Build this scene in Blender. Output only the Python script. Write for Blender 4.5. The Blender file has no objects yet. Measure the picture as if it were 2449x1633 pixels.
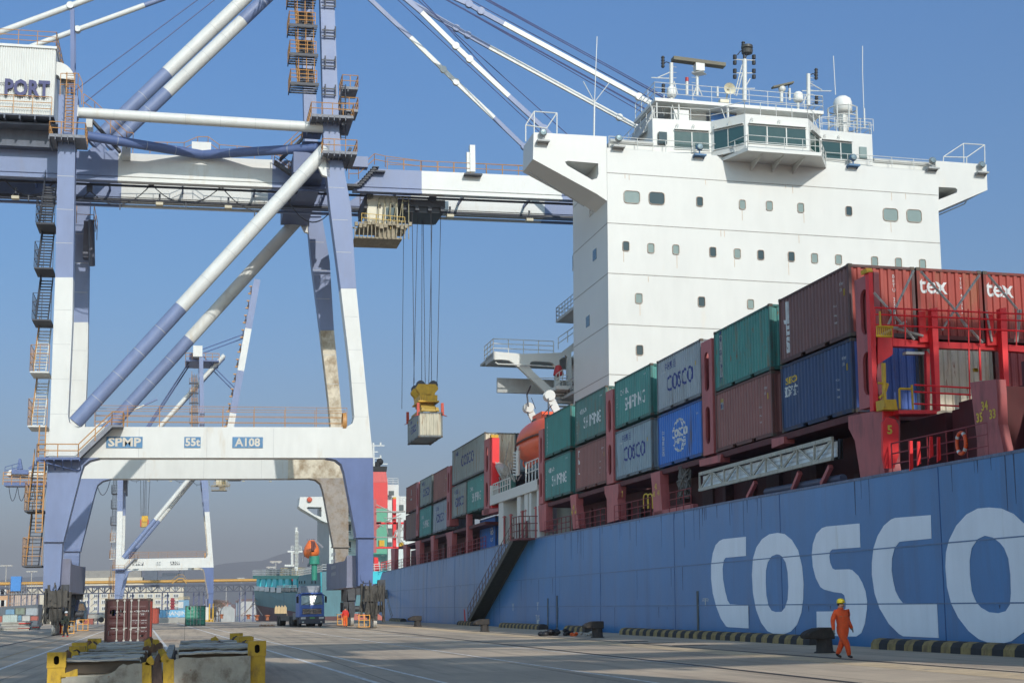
import bpy, bmesh, math, random
from mathutils import Matrix, Vector
random.seed(7)
S = bpy.context.scene
COL = S.collection
rad = math.radians
# ---------------------------------------------------------------- camera
W_, H_, F_ = 2449.0, 1633.0, 3490.0
PITCH = math.atan(625/F_); YAW = -math.atan(794/math.hypot(F_, 625)); ROLL = 0.019
CAM = Vector((0, 0, 1.85))
RC = Matrix.Rotation(YAW, 3, 'Z') @ Matrix.Rotation(math.pi/2+PITCH, 3, 'X') @ Matrix.Rotation(-ROLL, 3, 'Z')
cd = bpy.data.cameras.new('camera'); cam = bpy.data.objects.new('camera', cd); COL.objects.link(cam)
cam.matrix_world = Matrix.Translation(CAM) @ RC.to_4x4()
cd.sensor_width = 36; cd.lens = 36*F_/W_; cd.clip_start = .1; cd.clip_end = 20000
S.camera = cam
# ---------------------------------------------------------------- light
AZ, EL = rad(13), rad(30.5)            # sun stands behind the camera, a little to the right
SUNDIR = Vector((math.sin(AZ)*math.cos(EL), -math.cos(AZ)*math.cos(EL), math.sin(EL)))
wd = bpy.data.worlds.new("World"); S.world = wd; wd.use_nodes = True
nt = wd.node_tree; nt.nodes.clear()
sky = nt.nodes.new('ShaderNodeTexSky'); sky.sky_type = 'NISHITA'; sky.sun_disc = False
sky.sun_elevation = EL; sky.sun_rotation = math.atan2(SUNDIR.x, SUNDIR.y)
sky.altitude = 0; sky.air_density = 1.0; sky.dust_density = 1.2; sky.ozone_density = 3.2
hs = nt.nodes.new('ShaderNodeMix'); hs.data_type = 'RGBA'; hs.blend_type = 'MULTIPLY'; hs.inputs[0].default_value = 1
tc = nt.nodes.new('ShaderNodeTexCoord'); sp = nt.nodes.new('ShaderNodeSeparateXYZ')
nt.links.new(tc.outputs['Generated'], sp.inputs[0])
rp = nt.nodes.new('ShaderNodeValToRGB')
rp.color_ramp.elements[0].position = 0.0; rp.color_ramp.elements[0].color = (.64, .60, .66, 1)
rp.color_ramp.elements[1].position = .75; rp.color_ramp.elements[1].color = (.42, .47, .52, 1)
e = rp.color_ramp.elements.new(.10); e.color = (.44, .48, .56, 1)
e = rp.color_ramp.elements.new(.22); e.color = (.385, .545, .66, 1)
e = rp.color_ramp.elements.new(.45); e.color = (.40, .66, .86, 1)
nt.links.new(sp.outputs['Z'], rp.inputs[0])
nt.links.new(sky.outputs[0], hs.inputs[6]); nt.links.new(rp.outputs[0], hs.inputs[7])
# warm sky glow added on the landward side, out of view, to lighten shaded faces
dv = nt.nodes.new('ShaderNodeVectorMath'); dv.operation = 'DOT_PRODUCT'; dv.inputs[1].default_value = (-.86, -.5, 0); nt.links.new(tc.outputs['Generated'], dv.inputs[0])
mr = nt.nodes.new('ShaderNodeMapRange'); mr.interpolation_type = 'SMOOTHSTEP'; mr.inputs[1].default_value = .05; mr.inputs[2].default_value = .85; mr.inputs[3].default_value = 1; mr.inputs[4].default_value = 3.7; nt.links.new(dv.outputs['Value'], mr.inputs[0])
wm_ = nt.nodes.new('ShaderNodeMix'); wm_.data_type = 'RGBA'; wm_.inputs[6].default_value = (1, 1, 1, 1); wm_.inputs[7].default_value = (1.2, .97, .70, 1)
mr2 = nt.nodes.new('ShaderNodeMapRange'); mr2.inputs[1].default_value = .05; mr2.inputs[2].default_value = .5; nt.links.new(dv.outputs['Value'], mr2.inputs[0]); nt.links.new(mr2.outputs[0], wm_.inputs[0])
wt = nt.nodes.new('ShaderNodeVectorMath'); wt.operation = 'MULTIPLY'; nt.links.new(hs.outputs[2], wt.inputs[0]); nt.links.new(wm_.outputs[2], wt.inputs[1])
glow = nt.nodes.new('ShaderNodeVectorMath'); glow.operation = 'SCALE'; nt.links.new(wt.outputs[0], glow.inputs[0]); nt.links.new(mr.outputs[0], glow.inputs['Scale'])
bg = nt.nodes.new('ShaderNodeBackground'); bg.inputs[1].default_value = .15
nt.links.new(glow.outputs[0], bg.inputs[0])
wo = nt.nodes.new('ShaderNodeOutputWorld'); nt.links.new(bg.outputs[0], wo.inputs[0])
sl = bpy.data.lights.new('sun', 'SUN'); sl.energy = 3.1; sl.angle = rad(.5); sl.color = (1, .955, .88)
sun = bpy.data.objects.new('sun', sl); COL.objects.link(sun); sun.location = (0, -20, 120)
sun.rotation_euler = SUNDIR.to_track_quat('Z', 'Y').to_euler()
S.view_settings.view_transform = 'Standard'; S.view_settings.look = 'None'
S.view_settings.exposure = .33; S.view_settings.gamma = 1
S.cycles.max_bounces = 6; S.cycles.diffuse_bounces = 3; S.cycles.glossy_bounces = 3
S.cycles.use_denoising = True

# ---------------------------------------------------------------- measuring: a pixel of the 2352 px wide print -> a point at a known distance
def _ray(p):
    u, v = p[0]*1.0412, p[1]*1.0412
    return RC @ Vector((u-W_/2, -(v-H_/2), -F_))
def aty(p, Y): d = _ray(p); return CAM + d*(Y/d.y)
def atx(p, X): d = _ray(p); return CAM + d*(X/d.x)
def atz(p, Zv=0.0): d = _ray(p); return CAM + d*((Zv-CAM.z)/d.z)
def depth(p): return (Vector(p)-CAM).dot(-RC.col[2])
LIST = .022; PV = Vector((25.5, 0, 6.3))               # the big ship leans a little away from the quay
MS = Matrix.Translation(PV) @ Matrix.Rotation(LIST, 4, 'Y') @ Matrix.Translation(-PV)
MSI = MS.inverted()
def _sr(p): return MSI @ CAM, MSI.to_3x3() @ _ray(p)
def sx(p, X): o, d = _sr(p); return o + d*((X-o.x)/d.x)
def sy(p, Y): o, d = _sr(p); return o + d*((Y-o.y)/d.y)
def zm(x0, y0, x1, w=2352.0):
    s = (x1-x0)/w
    return lambda x, y: ((x0+x*s)/1.0412, (y0+y*s)/1.0412)
z1 = zm(0, 0, 900); z2 = zm(0, 500, 900); z3 = zm(0, 1033, 900); z4 = zm(700, 1033, 1300)
y1 = zm(800, 0, 1700); y2 = zm(1500, 50, 2449); y3 = zm(900, 600, 1800); y4 = zm(1550, 600, 2449, 2349); y5 = zm(1300, 1100, 2449)
za = zm(1800, 640, 2449, 2165); zb = zm(1250, 800, 1800, 1916); zc = zm(880, 1020, 1340, 2254)
zd = zm(0, 1200, 420, 1521); ze = zm(400, 1300, 960); zf = zm(80, 1440, 680); zg = zm(590, 1180, 1000, 1786)
zh = zm(0, 80, 300, 1176); zi = zm(660, 0, 1060, 1045); zj = zm(940, 870, 1340, 2091)

# ---------------------------------------------------------------- materials
_M = {}
def mat(name, col, rough=.5, var=.12, scale=.8, metal=0., dirt=0., dirtcol=(.12, .08, .05), streak=.25, rust=0., bump=0., spec=.5,
        objcol=False, emis=0, alpha=1, dscale=None, fine=.0):
    if name in _M: return _M[name]
    m = bpy.data.materials.new(name); m.use_nodes = True; n = m.node_tree; N = n.nodes; L = n.links
    b = N['Principled BSDF']; b.inputs['Roughness'].default_value = rough; b.inputs['Metallic'].default_value = metal
    b.inputs['Specular IOR Level'].default_value = spec
    t = N.new('ShaderNodeTexCoord'); oi = N.new('ShaderNodeObjectInfo')
    add = N.new('ShaderNodeVectorMath'); add.operation = 'ADD'
    sc = N.new('ShaderNodeVectorMath'); sc.operation = 'SCALE'; sc.inputs['Scale'].default_value = 37.
    cb = N.new('ShaderNodeCombineXYZ')
    for i in range(3): L.new(oi.outputs['Random'], cb.inputs[i])
    L.new(cb.outputs[0], sc.inputs[0]); L.new(t.outputs['Object'], add.inputs[0]); L.new(sc.outputs[0], add.inputs[1])
    def noise(s, vec, det=5, ro=.6):
        q = N.new('ShaderNodeTexNoise'); q.inputs['Scale'].default_value = s; q.inputs['Detail'].default_value = det
        q.inputs['Roughness'].default_value = ro; L.new(vec, q.inputs['Vector']); return q.outputs['Fac']
    def mapping(v):
        q = N.new('ShaderNodeMapping'); q.inputs['Scale'].default_value = v; L.new(add.outputs[0], q.inputs[0]); return q.outputs[0]
    def ramp(f, a, b_, ca=(0, 0, 0, 1), cb_=(1, 1, 1, 1)):
        q = N.new('ShaderNodeValToRGB'); q.color_ramp.elements[0].position = a; q.color_ramp.elements[1].position = b_
        q.color_ramp.elements[0].color = ca; q.color_ramp.elements[1].color = cb_; L.new(f, q.inputs[0]); return q.outputs[0]
    def mix(f, a, b_, mode='MIX'):
        q = N.new('ShaderNodeMix'); q.data_type = 'RGBA'; q.blend_type = mode
        if isinstance(f, float): q.inputs[0].default_value = f
        else: L.new(f, q.inputs[0])
        for i, x in ((6, a), (7, b_)):
            if isinstance(x, tuple): q.inputs[i].default_value = x
            else: L.new(x, q.inputs[i])
        return q.outputs[2]
    c4 = tuple(col)+(1,) if len(col) == 3 else tuple(col)
    if objcol: base = oi.outputs['Color']
    else:
        r = N.new('ShaderNodeRGB'); r.outputs[0].default_value = c4; base = r.outputs[0]
    n1 = noise(scale, add.outputs[0]); n2 = noise(scale*5, mapping((1, 1, streak)))
    v1 = ramp(n1, .3, .7, (1-var,)*3+(1,), (1+var*.6,)*3+(1,)); v2 = ramp(n2, .3, .7, (1-var,)*3+(1,), (1+var*.5,)*3+(1,))
    c = mix(1., mix(1., base, v1, 'MULTIPLY'), v2, 'MULTIPLY')
    if dirt > 0:
        d = ramp(noise((dscale or scale*2.2), mapping((1, 1, streak)), 8, .68), .62-dirt*.25, .80-dirt*.2)
        c = mix(d, c, tuple(dirtcol)+(1,))
    if rust > 0:
        d = ramp(noise(scale*7, mapping((1, 1, streak*1.6)), 9, .7), .70-rust*.2, .76-rust*.15)
        c = mix(d, c, (.22, .075, .025, 1))
    L.new(c, b.inputs['Base Color'])
    rr = N.new('ShaderNodeMapRange'); rr.inputs[3].default_value = max(0, rough-.08); rr.inputs[4].default_value = min(1, rough+.15)
    L.new(n2, rr.inputs[0]); L.new(rr.outputs[0], b.inputs['Roughness'])
    if bump > 0:
        bp = N.new('ShaderNodeBump'); bp.inputs['Strength'].default_value = bump; bp.inputs['Distance'].default_value = .03
        L.new(noise(scale*6, add.outputs[0], 8, .7), bp.inputs['Height']); L.new(bp.outputs[0], b.inputs['Normal'])
    if alpha < 1: b.inputs['Alpha'].default_value = alpha
    _M[name] = m
    return m
WHITE = mat('crane_white_paint', (.60, .61, .58), .42, .05, .35, dirt=.18, dirtcol=(.50, .45, .36), rust=.0)
BLUE = mat('crane_blue_paint', (.165, .215, .36), .45, .09, .3, dirt=.10, dirtcol=(.16, .18, .26))
DBLUE = mat('crane_deep_blue_paint', (.085, .13, .28), .4, .10, .4)
BROWNW = mat('dust_stained_white_paint', (.60, .54, .42), .6, .15, .5, dirt=.75, dirtcol=(.27, .20, .12), streak=.8)
BROWNB = mat('dust_stained_grey_paint', (.30, .27, .24), .6, .15, .8, dirt=.6, dirtcol=(.20, .14, .08), streak=.9)
ORANGE = mat('orange_rail_paint', (.46, .23, .07), .5, .1)
DARK = mat('dark_steel', (.05, .055, .07), .55, .2)
GREYS = mat('grey_grating_steel', (.20, .21, .24), .6, .2)
GREASE = mat('greasy_machinery_steel', (.13, .115, .095), .6, .35, 3., dirt=.4, dirtcol=(.05, .04, .03), streak=1)
SHIPW = mat('ship_white_paint', (.58, .585, .55), .38, .035, .25, bump=.12, dirt=.05, dirtcol=(.6, .56, .48))
SHIPG = mat('ship_grey_paint', (.35, .36, .35), .5, .1)
GLASS = mat('window_glass', (.015, .035, .035), .06, .05, spec=.9)
GLASSG = mat('curtained_window_glass', (.20, .26, .235), .12, .05, spec=.8)
HULL = mat('ship_hull_blue_paint', (.045, .195, .44), .30, .12, .12, spec=.7, dirt=.34, dirtcol=(.055, .13, .27), streak=.12, dscale=.4, bump=.6)
LETTER = mat('hull_letter_white_paint', (.84, .88, .95), .4, .05, .4, dirt=.1, dirtcol=(.62, .62, .62), streak=.1)
OXIDE = mat('red_oxide_deck_paint', (.42, .105, .105), .5, .15, .7, dirt=.3, dirtcol=(.14, .04, .04))
REDP = mat('bright_red_deck_paint', (.78, .018, .022), .45, .10, .8)
REDDK = mat('shade_darkened_coaming_red', (.085, .010, .012), .6, .2, .8)  # coaming red taken nearly to black, standing for shade under the stacks
YEL = mat('yellow_paint', (.62, .36, .015), .5, .15, 1.5, dirt=.2, dirtcol=(.2, .1, .03))
BLACK = mat('black_rubber', (.012, .012, .013), .7, .2)
ORL = mat('lifeboat_orange', (.80, .10, .02), .35, .06)
CPAINT = mat('container_paint', (1, 1, 1), .5, .12, .7, objcol=True, dirt=.22, dirtcol=(.10, .07, .05), streak=.15, rust=.12)
CRUST = mat('rusty_container_paint', (1, 1, 1), .55, .14, .8, objcol=True, dirt=.35, dirtcol=(.25, .12, .05), streak=.12, rust=.55)
CFRAME = mat('container_frame_paint', (1, 1, 1), .6, .2, 1.2, objcol=True, dirt=.5, dirtcol=(.09, .06, .05), rust=.3)
WTXT = mat('white_lettering', (.62, .64, .64), .6, .15, 2, dirt=.2, dirtcol=(.3, .3, .3))
BTXT = mat('blue_lettering', (.03, .05, .22), .6, .15, 2)
YTXT = mat('yellow_lettering', (.65, .45, .05), .6, .1)
STEEL = mat('galvanised_steel', (.42, .40, .36), .5, .2, 2)
ROPE = mat('wire_rope', (.045, .045, .055), .6, .2)

# ---------------------------------------------------------------- mesh building
class MB:
    def __init__(s): s.v = []; s.f = []; s.mi = []; s.m = 0; s.sm = []; s.smooth = False
    def add(s, vs, fs, smooth=None):
        o = len(s.v); s.v += [Vector(x) for x in vs]
        for f in fs:
            s.f.append([i+o for i in f]); s.mi.append(s.m); s.sm.append(s.smooth if smooth is None else smooth)
        return s
    def box(s, a, b, R=None, c=None):
        a = Vector(a); b = Vector(b)
        vs = [Vector((x, y, z)) for z in (a.z, b.z) for y in (a.y, b.y) for x in (a.x, b.x)]
        if R is not None:
            c = Vector(c) if c is not None else (a+b)/2
            vs = [c + R @ (v-c) for v in vs]
        return s.add(vs, [(0, 2, 3, 1), (4, 5, 7, 6), (0, 1, 5, 4), (2, 6, 7, 3), (0, 4, 6, 2), (1, 3, 7, 5)])
    def beam(s, p, q, w, h, up=(0, 0, 1), w2=None, h2=None):
        p = Vector(p); q = Vector(q); d = (q-p).normalized(); u = Vector(up)
        if abs(d.dot(u)) > .98: u = Vector((0, 1, 0))
        x = d.cross(u).normalized(); u = x.cross(d)
        w2 = w if w2 is None else w2; h2 = h if h2 is None else h2
        vs = [p+x*a*w/2+u*b*h/2 for a, b in ((-1, -1), (1, -1), (1, 1), (-1, 1))]+[q+x*a*w2/2+u*b*h2/2 for a, b in ((-1, -1), (1, -1), (1, 1), (-1, 1))]
        return s.add(vs, [(0, 1, 2, 3), (7, 6, 5, 4), (0, 4, 5, 1), (1, 5, 6, 2), (2, 6, 7, 3), (3, 7, 4, 0)])
    def tube(s, p, q, r, n=6, r2=None, cap=True):
        p = Vector(p); q = Vector(q); d = (q-p)
        if d.length < 1e-6: return s
        d.normalize(); u = Vector((0, 0, 1)) if abs(d.z) < .9 else Vector((0, 1, 0))
        x = d.cross(u).normalized(); u = x.cross(d); r2 = r if r2 is None else r2
        vs = []
        for c, rr in ((p, r), (q, r2)):
            for i in range(n):
                a = 2*math.pi*i/n; vs.append(c + x*math.cos(a)*rr + u*math.sin(a)*rr)
        s.add(vs, [(i, i+n, (i+1) % n+n, (i+1) % n) for i in range(n)], smooth=n > 6)
        if cap: s.add(vs, [tuple(range(n)), tuple(range(2*n-1, n-1, -1))], smooth=False)
        return s
    def path(s, pts, r, n=6):
        for a, b in zip(pts, pts[1:]): s.tube(a, b, r, n)
        return s
    def prism(s, pts, off, flip=False):
        pts = [Vector(p) for p in pts]; off = Vector(off); n = len(pts)
        o = len(s.v)
        s.add(pts+[p+off for p in pts], [tuple(range(n)), tuple(range(2*n-1, n-1, -1))] + [(i, i+n, (i+1) % n+n, (i+1) % n)[::-1] for i in range(n)])
        return s
    def lathe(s, prof, c, axis='Z', n=16, a0=0, a1=2*math.pi, soft=False):
        if not soft:
            for p, q in zip(prof, prof[1:]): s.lathe([p, q], c, axis, n, a0, a1, True)
            return s
        c = Vector(c); vs = []; full = abs(a1-a0-2*math.pi) < 1e-4; k = n if full else n+1
        for r, h in prof:
            for i in range(k):
                a = a0+(a1-a0)*i/n; x, y = r*math.cos(a), r*math.sin(a)
                vs.append(c+Vector({'Z': (x, y, h), 'X': (h, x, y), 'Y': (y, h, x)}[axis]))
        fs = []
        for j in range(len(prof)-1):
            for i in range(n if full else n):
                i2 = (i+1) % k; fs.append((j*k+i, j*k+i2, (j+1)*k+i2, (j+1)*k+i))
        return s.add(vs, fs, smooth=True)
    def sphere(s, c, r, n=12, sc=(1, 1, 1)):
        c = Vector(c); vs = []; m = n//2
        for j in range(m+1):
            t = math.pi*j/m
            for i in range(n):
                a = 2*math.pi*i/n; vs.append(c+Vector((r*math.sin(t)*math.cos(a)*sc[0], r*math.sin(t)*math.sin(a)*sc[1], r*math.cos(t)*sc[2])))
        return s.add(vs, [(j*n+i, (j+1)*n+i, (j+1)*n+(i+1) % n, j*n+(i+1) % n) for j in range(m) for i in range(n)], smooth=True)
    def rail(s, pts, h=1.0, r=.03, n=2, post=2.0, up=(0, 0, 1)):
        up = Vector(up); pts = [Vector(p) for p in pts]
        for a, b in zip(pts, pts[1:]):
            for k in range(1, n+1): s.tube(a+up*h*k/n, b+up*h*k/n, r, 5, cap=False)
            m = max(1, round((b-a).length/post))
            for i in range(m+1):
                p = a+(b-a)*i/m; s.tube(p, p+up*h, r, 5, cap=False)
        return s
    def build(s, name, mats, parent=None, frame=None, at=None, bevel=0):
        if not isinstance(mats, (list, tuple)): mats = [mats]
        org = Vector((0, 0, 0)); F = frame or Matrix.Identity(4)
        if parent is not None: org = ORG[parent.name]
        elif at is not None: org = Vector(at)
        me = bpy.data.meshes.new(name); me.from_pydata([v-org for v in s.v], [], s.f)
        for m in mats: me.materials.append(m)
        me.polygons.foreach_set('material_index', s.mi); me.polygons.foreach_set('use_smooth', s.sm)
        bm = bmesh.new(); bm.from_mesh(me); bmesh.ops.recalc_face_normals(bm, faces=bm.faces)
        ng = [f for f in bm.faces if len(f.verts) > 4 and not f.smooth]
        if ng: bmesh.ops.triangulate(bm, faces=ng)
        bm.to_mesh(me); bm.free(); me.update()
        o = bpy.data.objects.new(name, me); COL.objects.link(o); ORG[o.name] = org
        if parent is not None: o.parent = parent
        else: o.matrix_world = F @ Matrix.Translation(org)
        if bevel:
            b = o.modifiers.new('bevel', 'BEVEL'); b.width = bevel; b.segments = 2; b.limit_method = 'ANGLE'
        return o
ORG = {}
def thing(name, label, cat, at=(0, 0, 0), frame=None, group=None):
    o = bpy.data.objects.new(name, None); COL.objects.link(o); o.empty_display_size = .5
    o.matrix_world = (frame or Matrix.Identity(4)) @ Matrix.Translation(Vector(at)); ORG[o.name] = Vector(at)
    return tag(o, label, cat, group)
def tag(o, label=None, cat=None, group=None, kind=None):
    if label: o['label'] = label
    if cat: o['category'] = cat
    if group: o['group'] = group
    if kind: o['kind'] = kind
    return o
_F = {}
def glyphs(s, size, bold=.0, sx_=1., align='CENTER'):
    """flat text as triangles in the xy plane, centred"""
    c = bpy.data.curves.new('t', 'FONT'); c.body = s; c.size = size; c.align_x = align; c.align_y = 'CENTER'
    c.offset = bold; c.resolution_u = 2
    o = bpy.data.objects.new('t', c); COL.objects.link(o)
    dg = bpy.context.evaluated_depsgraph_get(); me = o.evaluated_get(dg).to_mesh()
    vs = [Vector((v.co.x*sx_, v.co.y, 0)) for v in me.vertices]; fs = [tuple(p.vertices) for p in me.polygons]
    o.evaluated_get(dg).to_mesh_clear(); bpy.data.objects.remove(o); bpy.data.curves.remove(c)
    return vs, fs
def text(mb, s, size, org, ex, ey, bold=.0, sx_=1., depth=0.0, align='CENTER'):
    """lay text with its local x along ex and y along ey"""
    vs, fs = glyphs(s, size, bold, sx_, align); org = Vector(org); ex = Vector(ex); ey = Vector(ey)
    P = [org+ex*v.x+ey*v.y for v in vs]
    mb.add(P, fs)
    if depth:
        nrm = ex.cross(ey).normalized(); k = len(P); cnt = {}
        mb.add([p-nrm*depth for p in P], fs)
        for f in fs:
            for a, b in zip(f, f[1:]+f[:1]):
                cnt[(min(a, b), max(a, b))] = cnt.get((min(a, b), max(a, b)), 0)+1
        ed = [e_ for e_, c_ in cnt.items() if c_ == 1]
        mb.add(P+[p-nrm*depth for p in P], [(a, b, b+k, a+k) for a, b in ed])
    return mb
def lerp(a, b, t): return a+(b-a)*t
def arc(c, r, a0, a1, n): return [(c[0]+r*math.cos(rad(a0+(a1-a0)*i/n)), c[1]+r*math.sin(rad(a0+(a1-a0)*i/n))) for i in range(n+1)]
# ================================================================ ship-to-shore crane
YN, YF = 124.0, 143.8                                    # front faces of the two portal frames
def yset(pts, Y): return [Vector((p.x, Y, p.z)) for p in pts]
SEAM = mat('weld_seam_paint', (.46, .47, .46), .6, .1, 2)
def frame_parts(Y, root, far):
    D = Vector((0, 1.7, 0)); A = lambda p: Vector((aty(p, YN).x, Y, aty(p, YN).z))
    mb = MB()                                            # white U: sill beam and lower half of the upper legs
    wr = [A(z2(2130, 497)), A(z2(2227, 497)), A(z3(2331, 160))]
    U = [A(z3(303, 160)), A(z2(345, 427)), A(z2(456, 427)), A(z2(452, 700)), A(z2(425, 1290)), A(z2(432, 1330)), A(z2(452, 1352)), A(z2(500, 1360)),
         A(z2(2120, 1362)), A(z2(2170, 1358)), A(z2(2203, 1338)), A(z2(2215, 1300)), A(z2(2190, 1000))]+wr
    c = A(z3(300, 160)).z
    mb.prism(U, D)
    if far:
        mb = MB(); cut = A(z2(1900, 1361)).x
        UL = U[:8]+[Vector((cut, Y, U[8].z)), Vector((cut, Y, c))]
        mb.prism(UL, D); mb.build('sill_beam', WHITE, root)
        mb = MB(); mb.prism([Vector((cut, Y, c)), Vector((cut, Y, U[8].z))]+U[8:], D); o = mb.build('leg', BROWNW, root); o['label'] = 'dust stained white leg'
    else: mb.build('sill_beam', WHITE, root)
    mb = MB(); mb.prism([A(z2(345, 427)), A(z1(362, 895)), A(z1(366, 590)), A(z1(488, 600)), A(z1(470, 900)), A(z2(456, 427))], D*.98); mb.build('leg', BLUE, root)
    mb = MB(); mb.prism([A(z2(2130, 496)), A(z2(2065, 0)), A(z1(2035, 1000)), A(z1(2140, 1000)), A(z2(2195, 0)), A(z2(2227, 496))], D*.98)
    mb.prism([A(z1(2025, 990)), A(z1(2020, 765)), A(z1(2118, 765)), A(z1(2135, 990))], D*.94)
    mb.build('leg', BLUE, root)
    lo = BROWNB if far else BLUE
    mb = MB(); mb.prism([A(z3(302, 161)), A(z3(620, 161)), A(z3(560, 176)), A(z3(522, 205)), A(z3(503, 260)), A(z3(395, 682)), A(z3(275, 682))], D)
    o_ = Vector((0, .08, 0)); mb.prism([p+o_ for p in (A(z3(275, 684)), A(z3(390, 684)), A(z3(372, 960)), A(z3(350, 1000)), A(z3(268, 990)))], D*.9)
    mb.beam(A(z3(272, 682))+Vector((0, .8, 0)), A(z3(398, 682))+Vector((0, .8, 0)), 1.9, .1)
    mb.build('lower_leg', BLUE, root)
    mb = MB(); mb.prism([A(z3(2331, 161)), A(z3(2040, 161)), A(z3(2100, 172)), A(z3(2135, 200)), A(z3(2152, 250)), A(z3(2228, 655)), A(z3(2337, 655))], D)
    if far:
        o = mb.build('lower_leg', lo, root); o['label'] = 'rust brown lower leg'; mb = MB()
    mb.prism([p+o_ for p in (A(z3(2237, 657)), A(z3(2337, 657)), A(z3(2330, 960)), A(z3(2240, 960)))], D*.9)
    mb.beam(A(z3(2222, 656))+Vector((0, .8, 0)), A(z3(2345, 656))+Vector((0, .8, 0)), 1.9, .1)
    mb.lathe([(0, -.12), (.5, -.12), (.5, 0)], A(z3(2290, 905))+Vector((0, .1, 0)), 'Y', 16)
    mb.build('lower_leg', DBLUE if not far else BROWNB, root)

def leg_seams(root):
    for Y in (YN, YF):
        for z in (17.8, 20.7, 23.6, 26.5, 32.2, 35.1, 38):
            for sx_ in (-1, 1):
                if sx_ < 0: xa, xb_ = lerp(aty(z2(303, 1560), YN).x, aty(z1(362, 895), YN).x, (z-14.2)/26.5), lerp(aty(z2(430, 1290), YN).x, aty(z1(470, 900), YN).x, min(1, max(0, (z-18)/22)))
                else: xa, xb_ = lerp(aty(z2(2200, 1100), YN).x, aty(z1(2035, 1000), YN).x, max(0, (z-20)/20)), lerp(aty(z3(2331, 160), YN).x, aty(z1(2140, 1000), YN).x, (z-14.2)/26)
                MB().box((xa+.03, Y-.008, z-.02), (xb_-.03, Y-.001, z+.02)).build('weld_seam', SEAM, root)
        for x in (-4, 1.5, 7): MB().box((x-.02, Y-.008, 14.25), (x+.02, Y-.001, 16.7)).build('weld_seam', SEAM, root)
def rail_part(root, pts, name='railing', h=1.05, m=None, r=.035, n=2, post=1.6):
    mb = MB().rail(pts, h, r, n, post); return mb.build(name, m or ORANGE, root)

def bogie(root, X, Y0, s):
    """equaliser beams, motors and wheels under one corner"""
    mb = MB()
    mb.prism([(X-.35, Y0+s*.2, 3.6), (X-.35, Y0+s*3.0, 3.6), (X-.35, Y0+s*3.6, 2.4), (X-.35, Y0-s*.4, 2.4)], (.7, 0, 0))
    for k in (0, 1):
        yc = Y0+s*(.3+2.4*k)
        mb.prism([(X-.28, yc-.5, 2.3), (X-.28, yc+.5, 2.3), (X-.28, yc+1.2, 1.2), (X-.28, yc-1.2, 1.2)], (.56, 0, 0))
        mb.box((X-.2, yc-1.2, .85), (X+.2, yc+1.2, 1.2))
        mb.box((X-.75, yc-.5, 1.3), (X-.3, yc+.35, 2.25)); mb.tube((X+.3, yc, 1.6), (X+.95, yc, 1.6), .3, 10)
    for (a, b, c) in ((-.9, 2.3, .6), (.4, 2.9, .5)): mb.box((X+a, Y0+.1, b), (X+a+.6, Y0+.8, b+1.1))
    for i in range(5): mb.tube((X-.8+i*.07, Y0-.1, 3.5), (X-.7+i*.08, Y0-.15, .9), .035, 5)
    mb.build('bogie', mat('dark_bogie', (.05, .055, .065), .55, .3, 2), root)
    MB().prism([(X-.75, Y0+s*1.2, 3.7), (X+.75, Y0+s*1.2, 3.7), (X+.45, Y0+s*1.2, 1.6), (X-.35, Y0+s*1.2, 1.6)], (0, s*.5, 0)).build('pivot_post', DBLUE, root)
    for k in range(4):
        yc = Y0+s*(-.5+1.25*k)
        w = MB().lathe([(0, -.12), (.28, -.12), (.3, -.06), (.34, -.1), (.42, -.1), (.46, -.14), (.46, .14), (.42, .1), (.34, .1), (0, .1)], (X, yc, .47), 'X', 20)
        w.build('wheel', STEEL, root)

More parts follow.
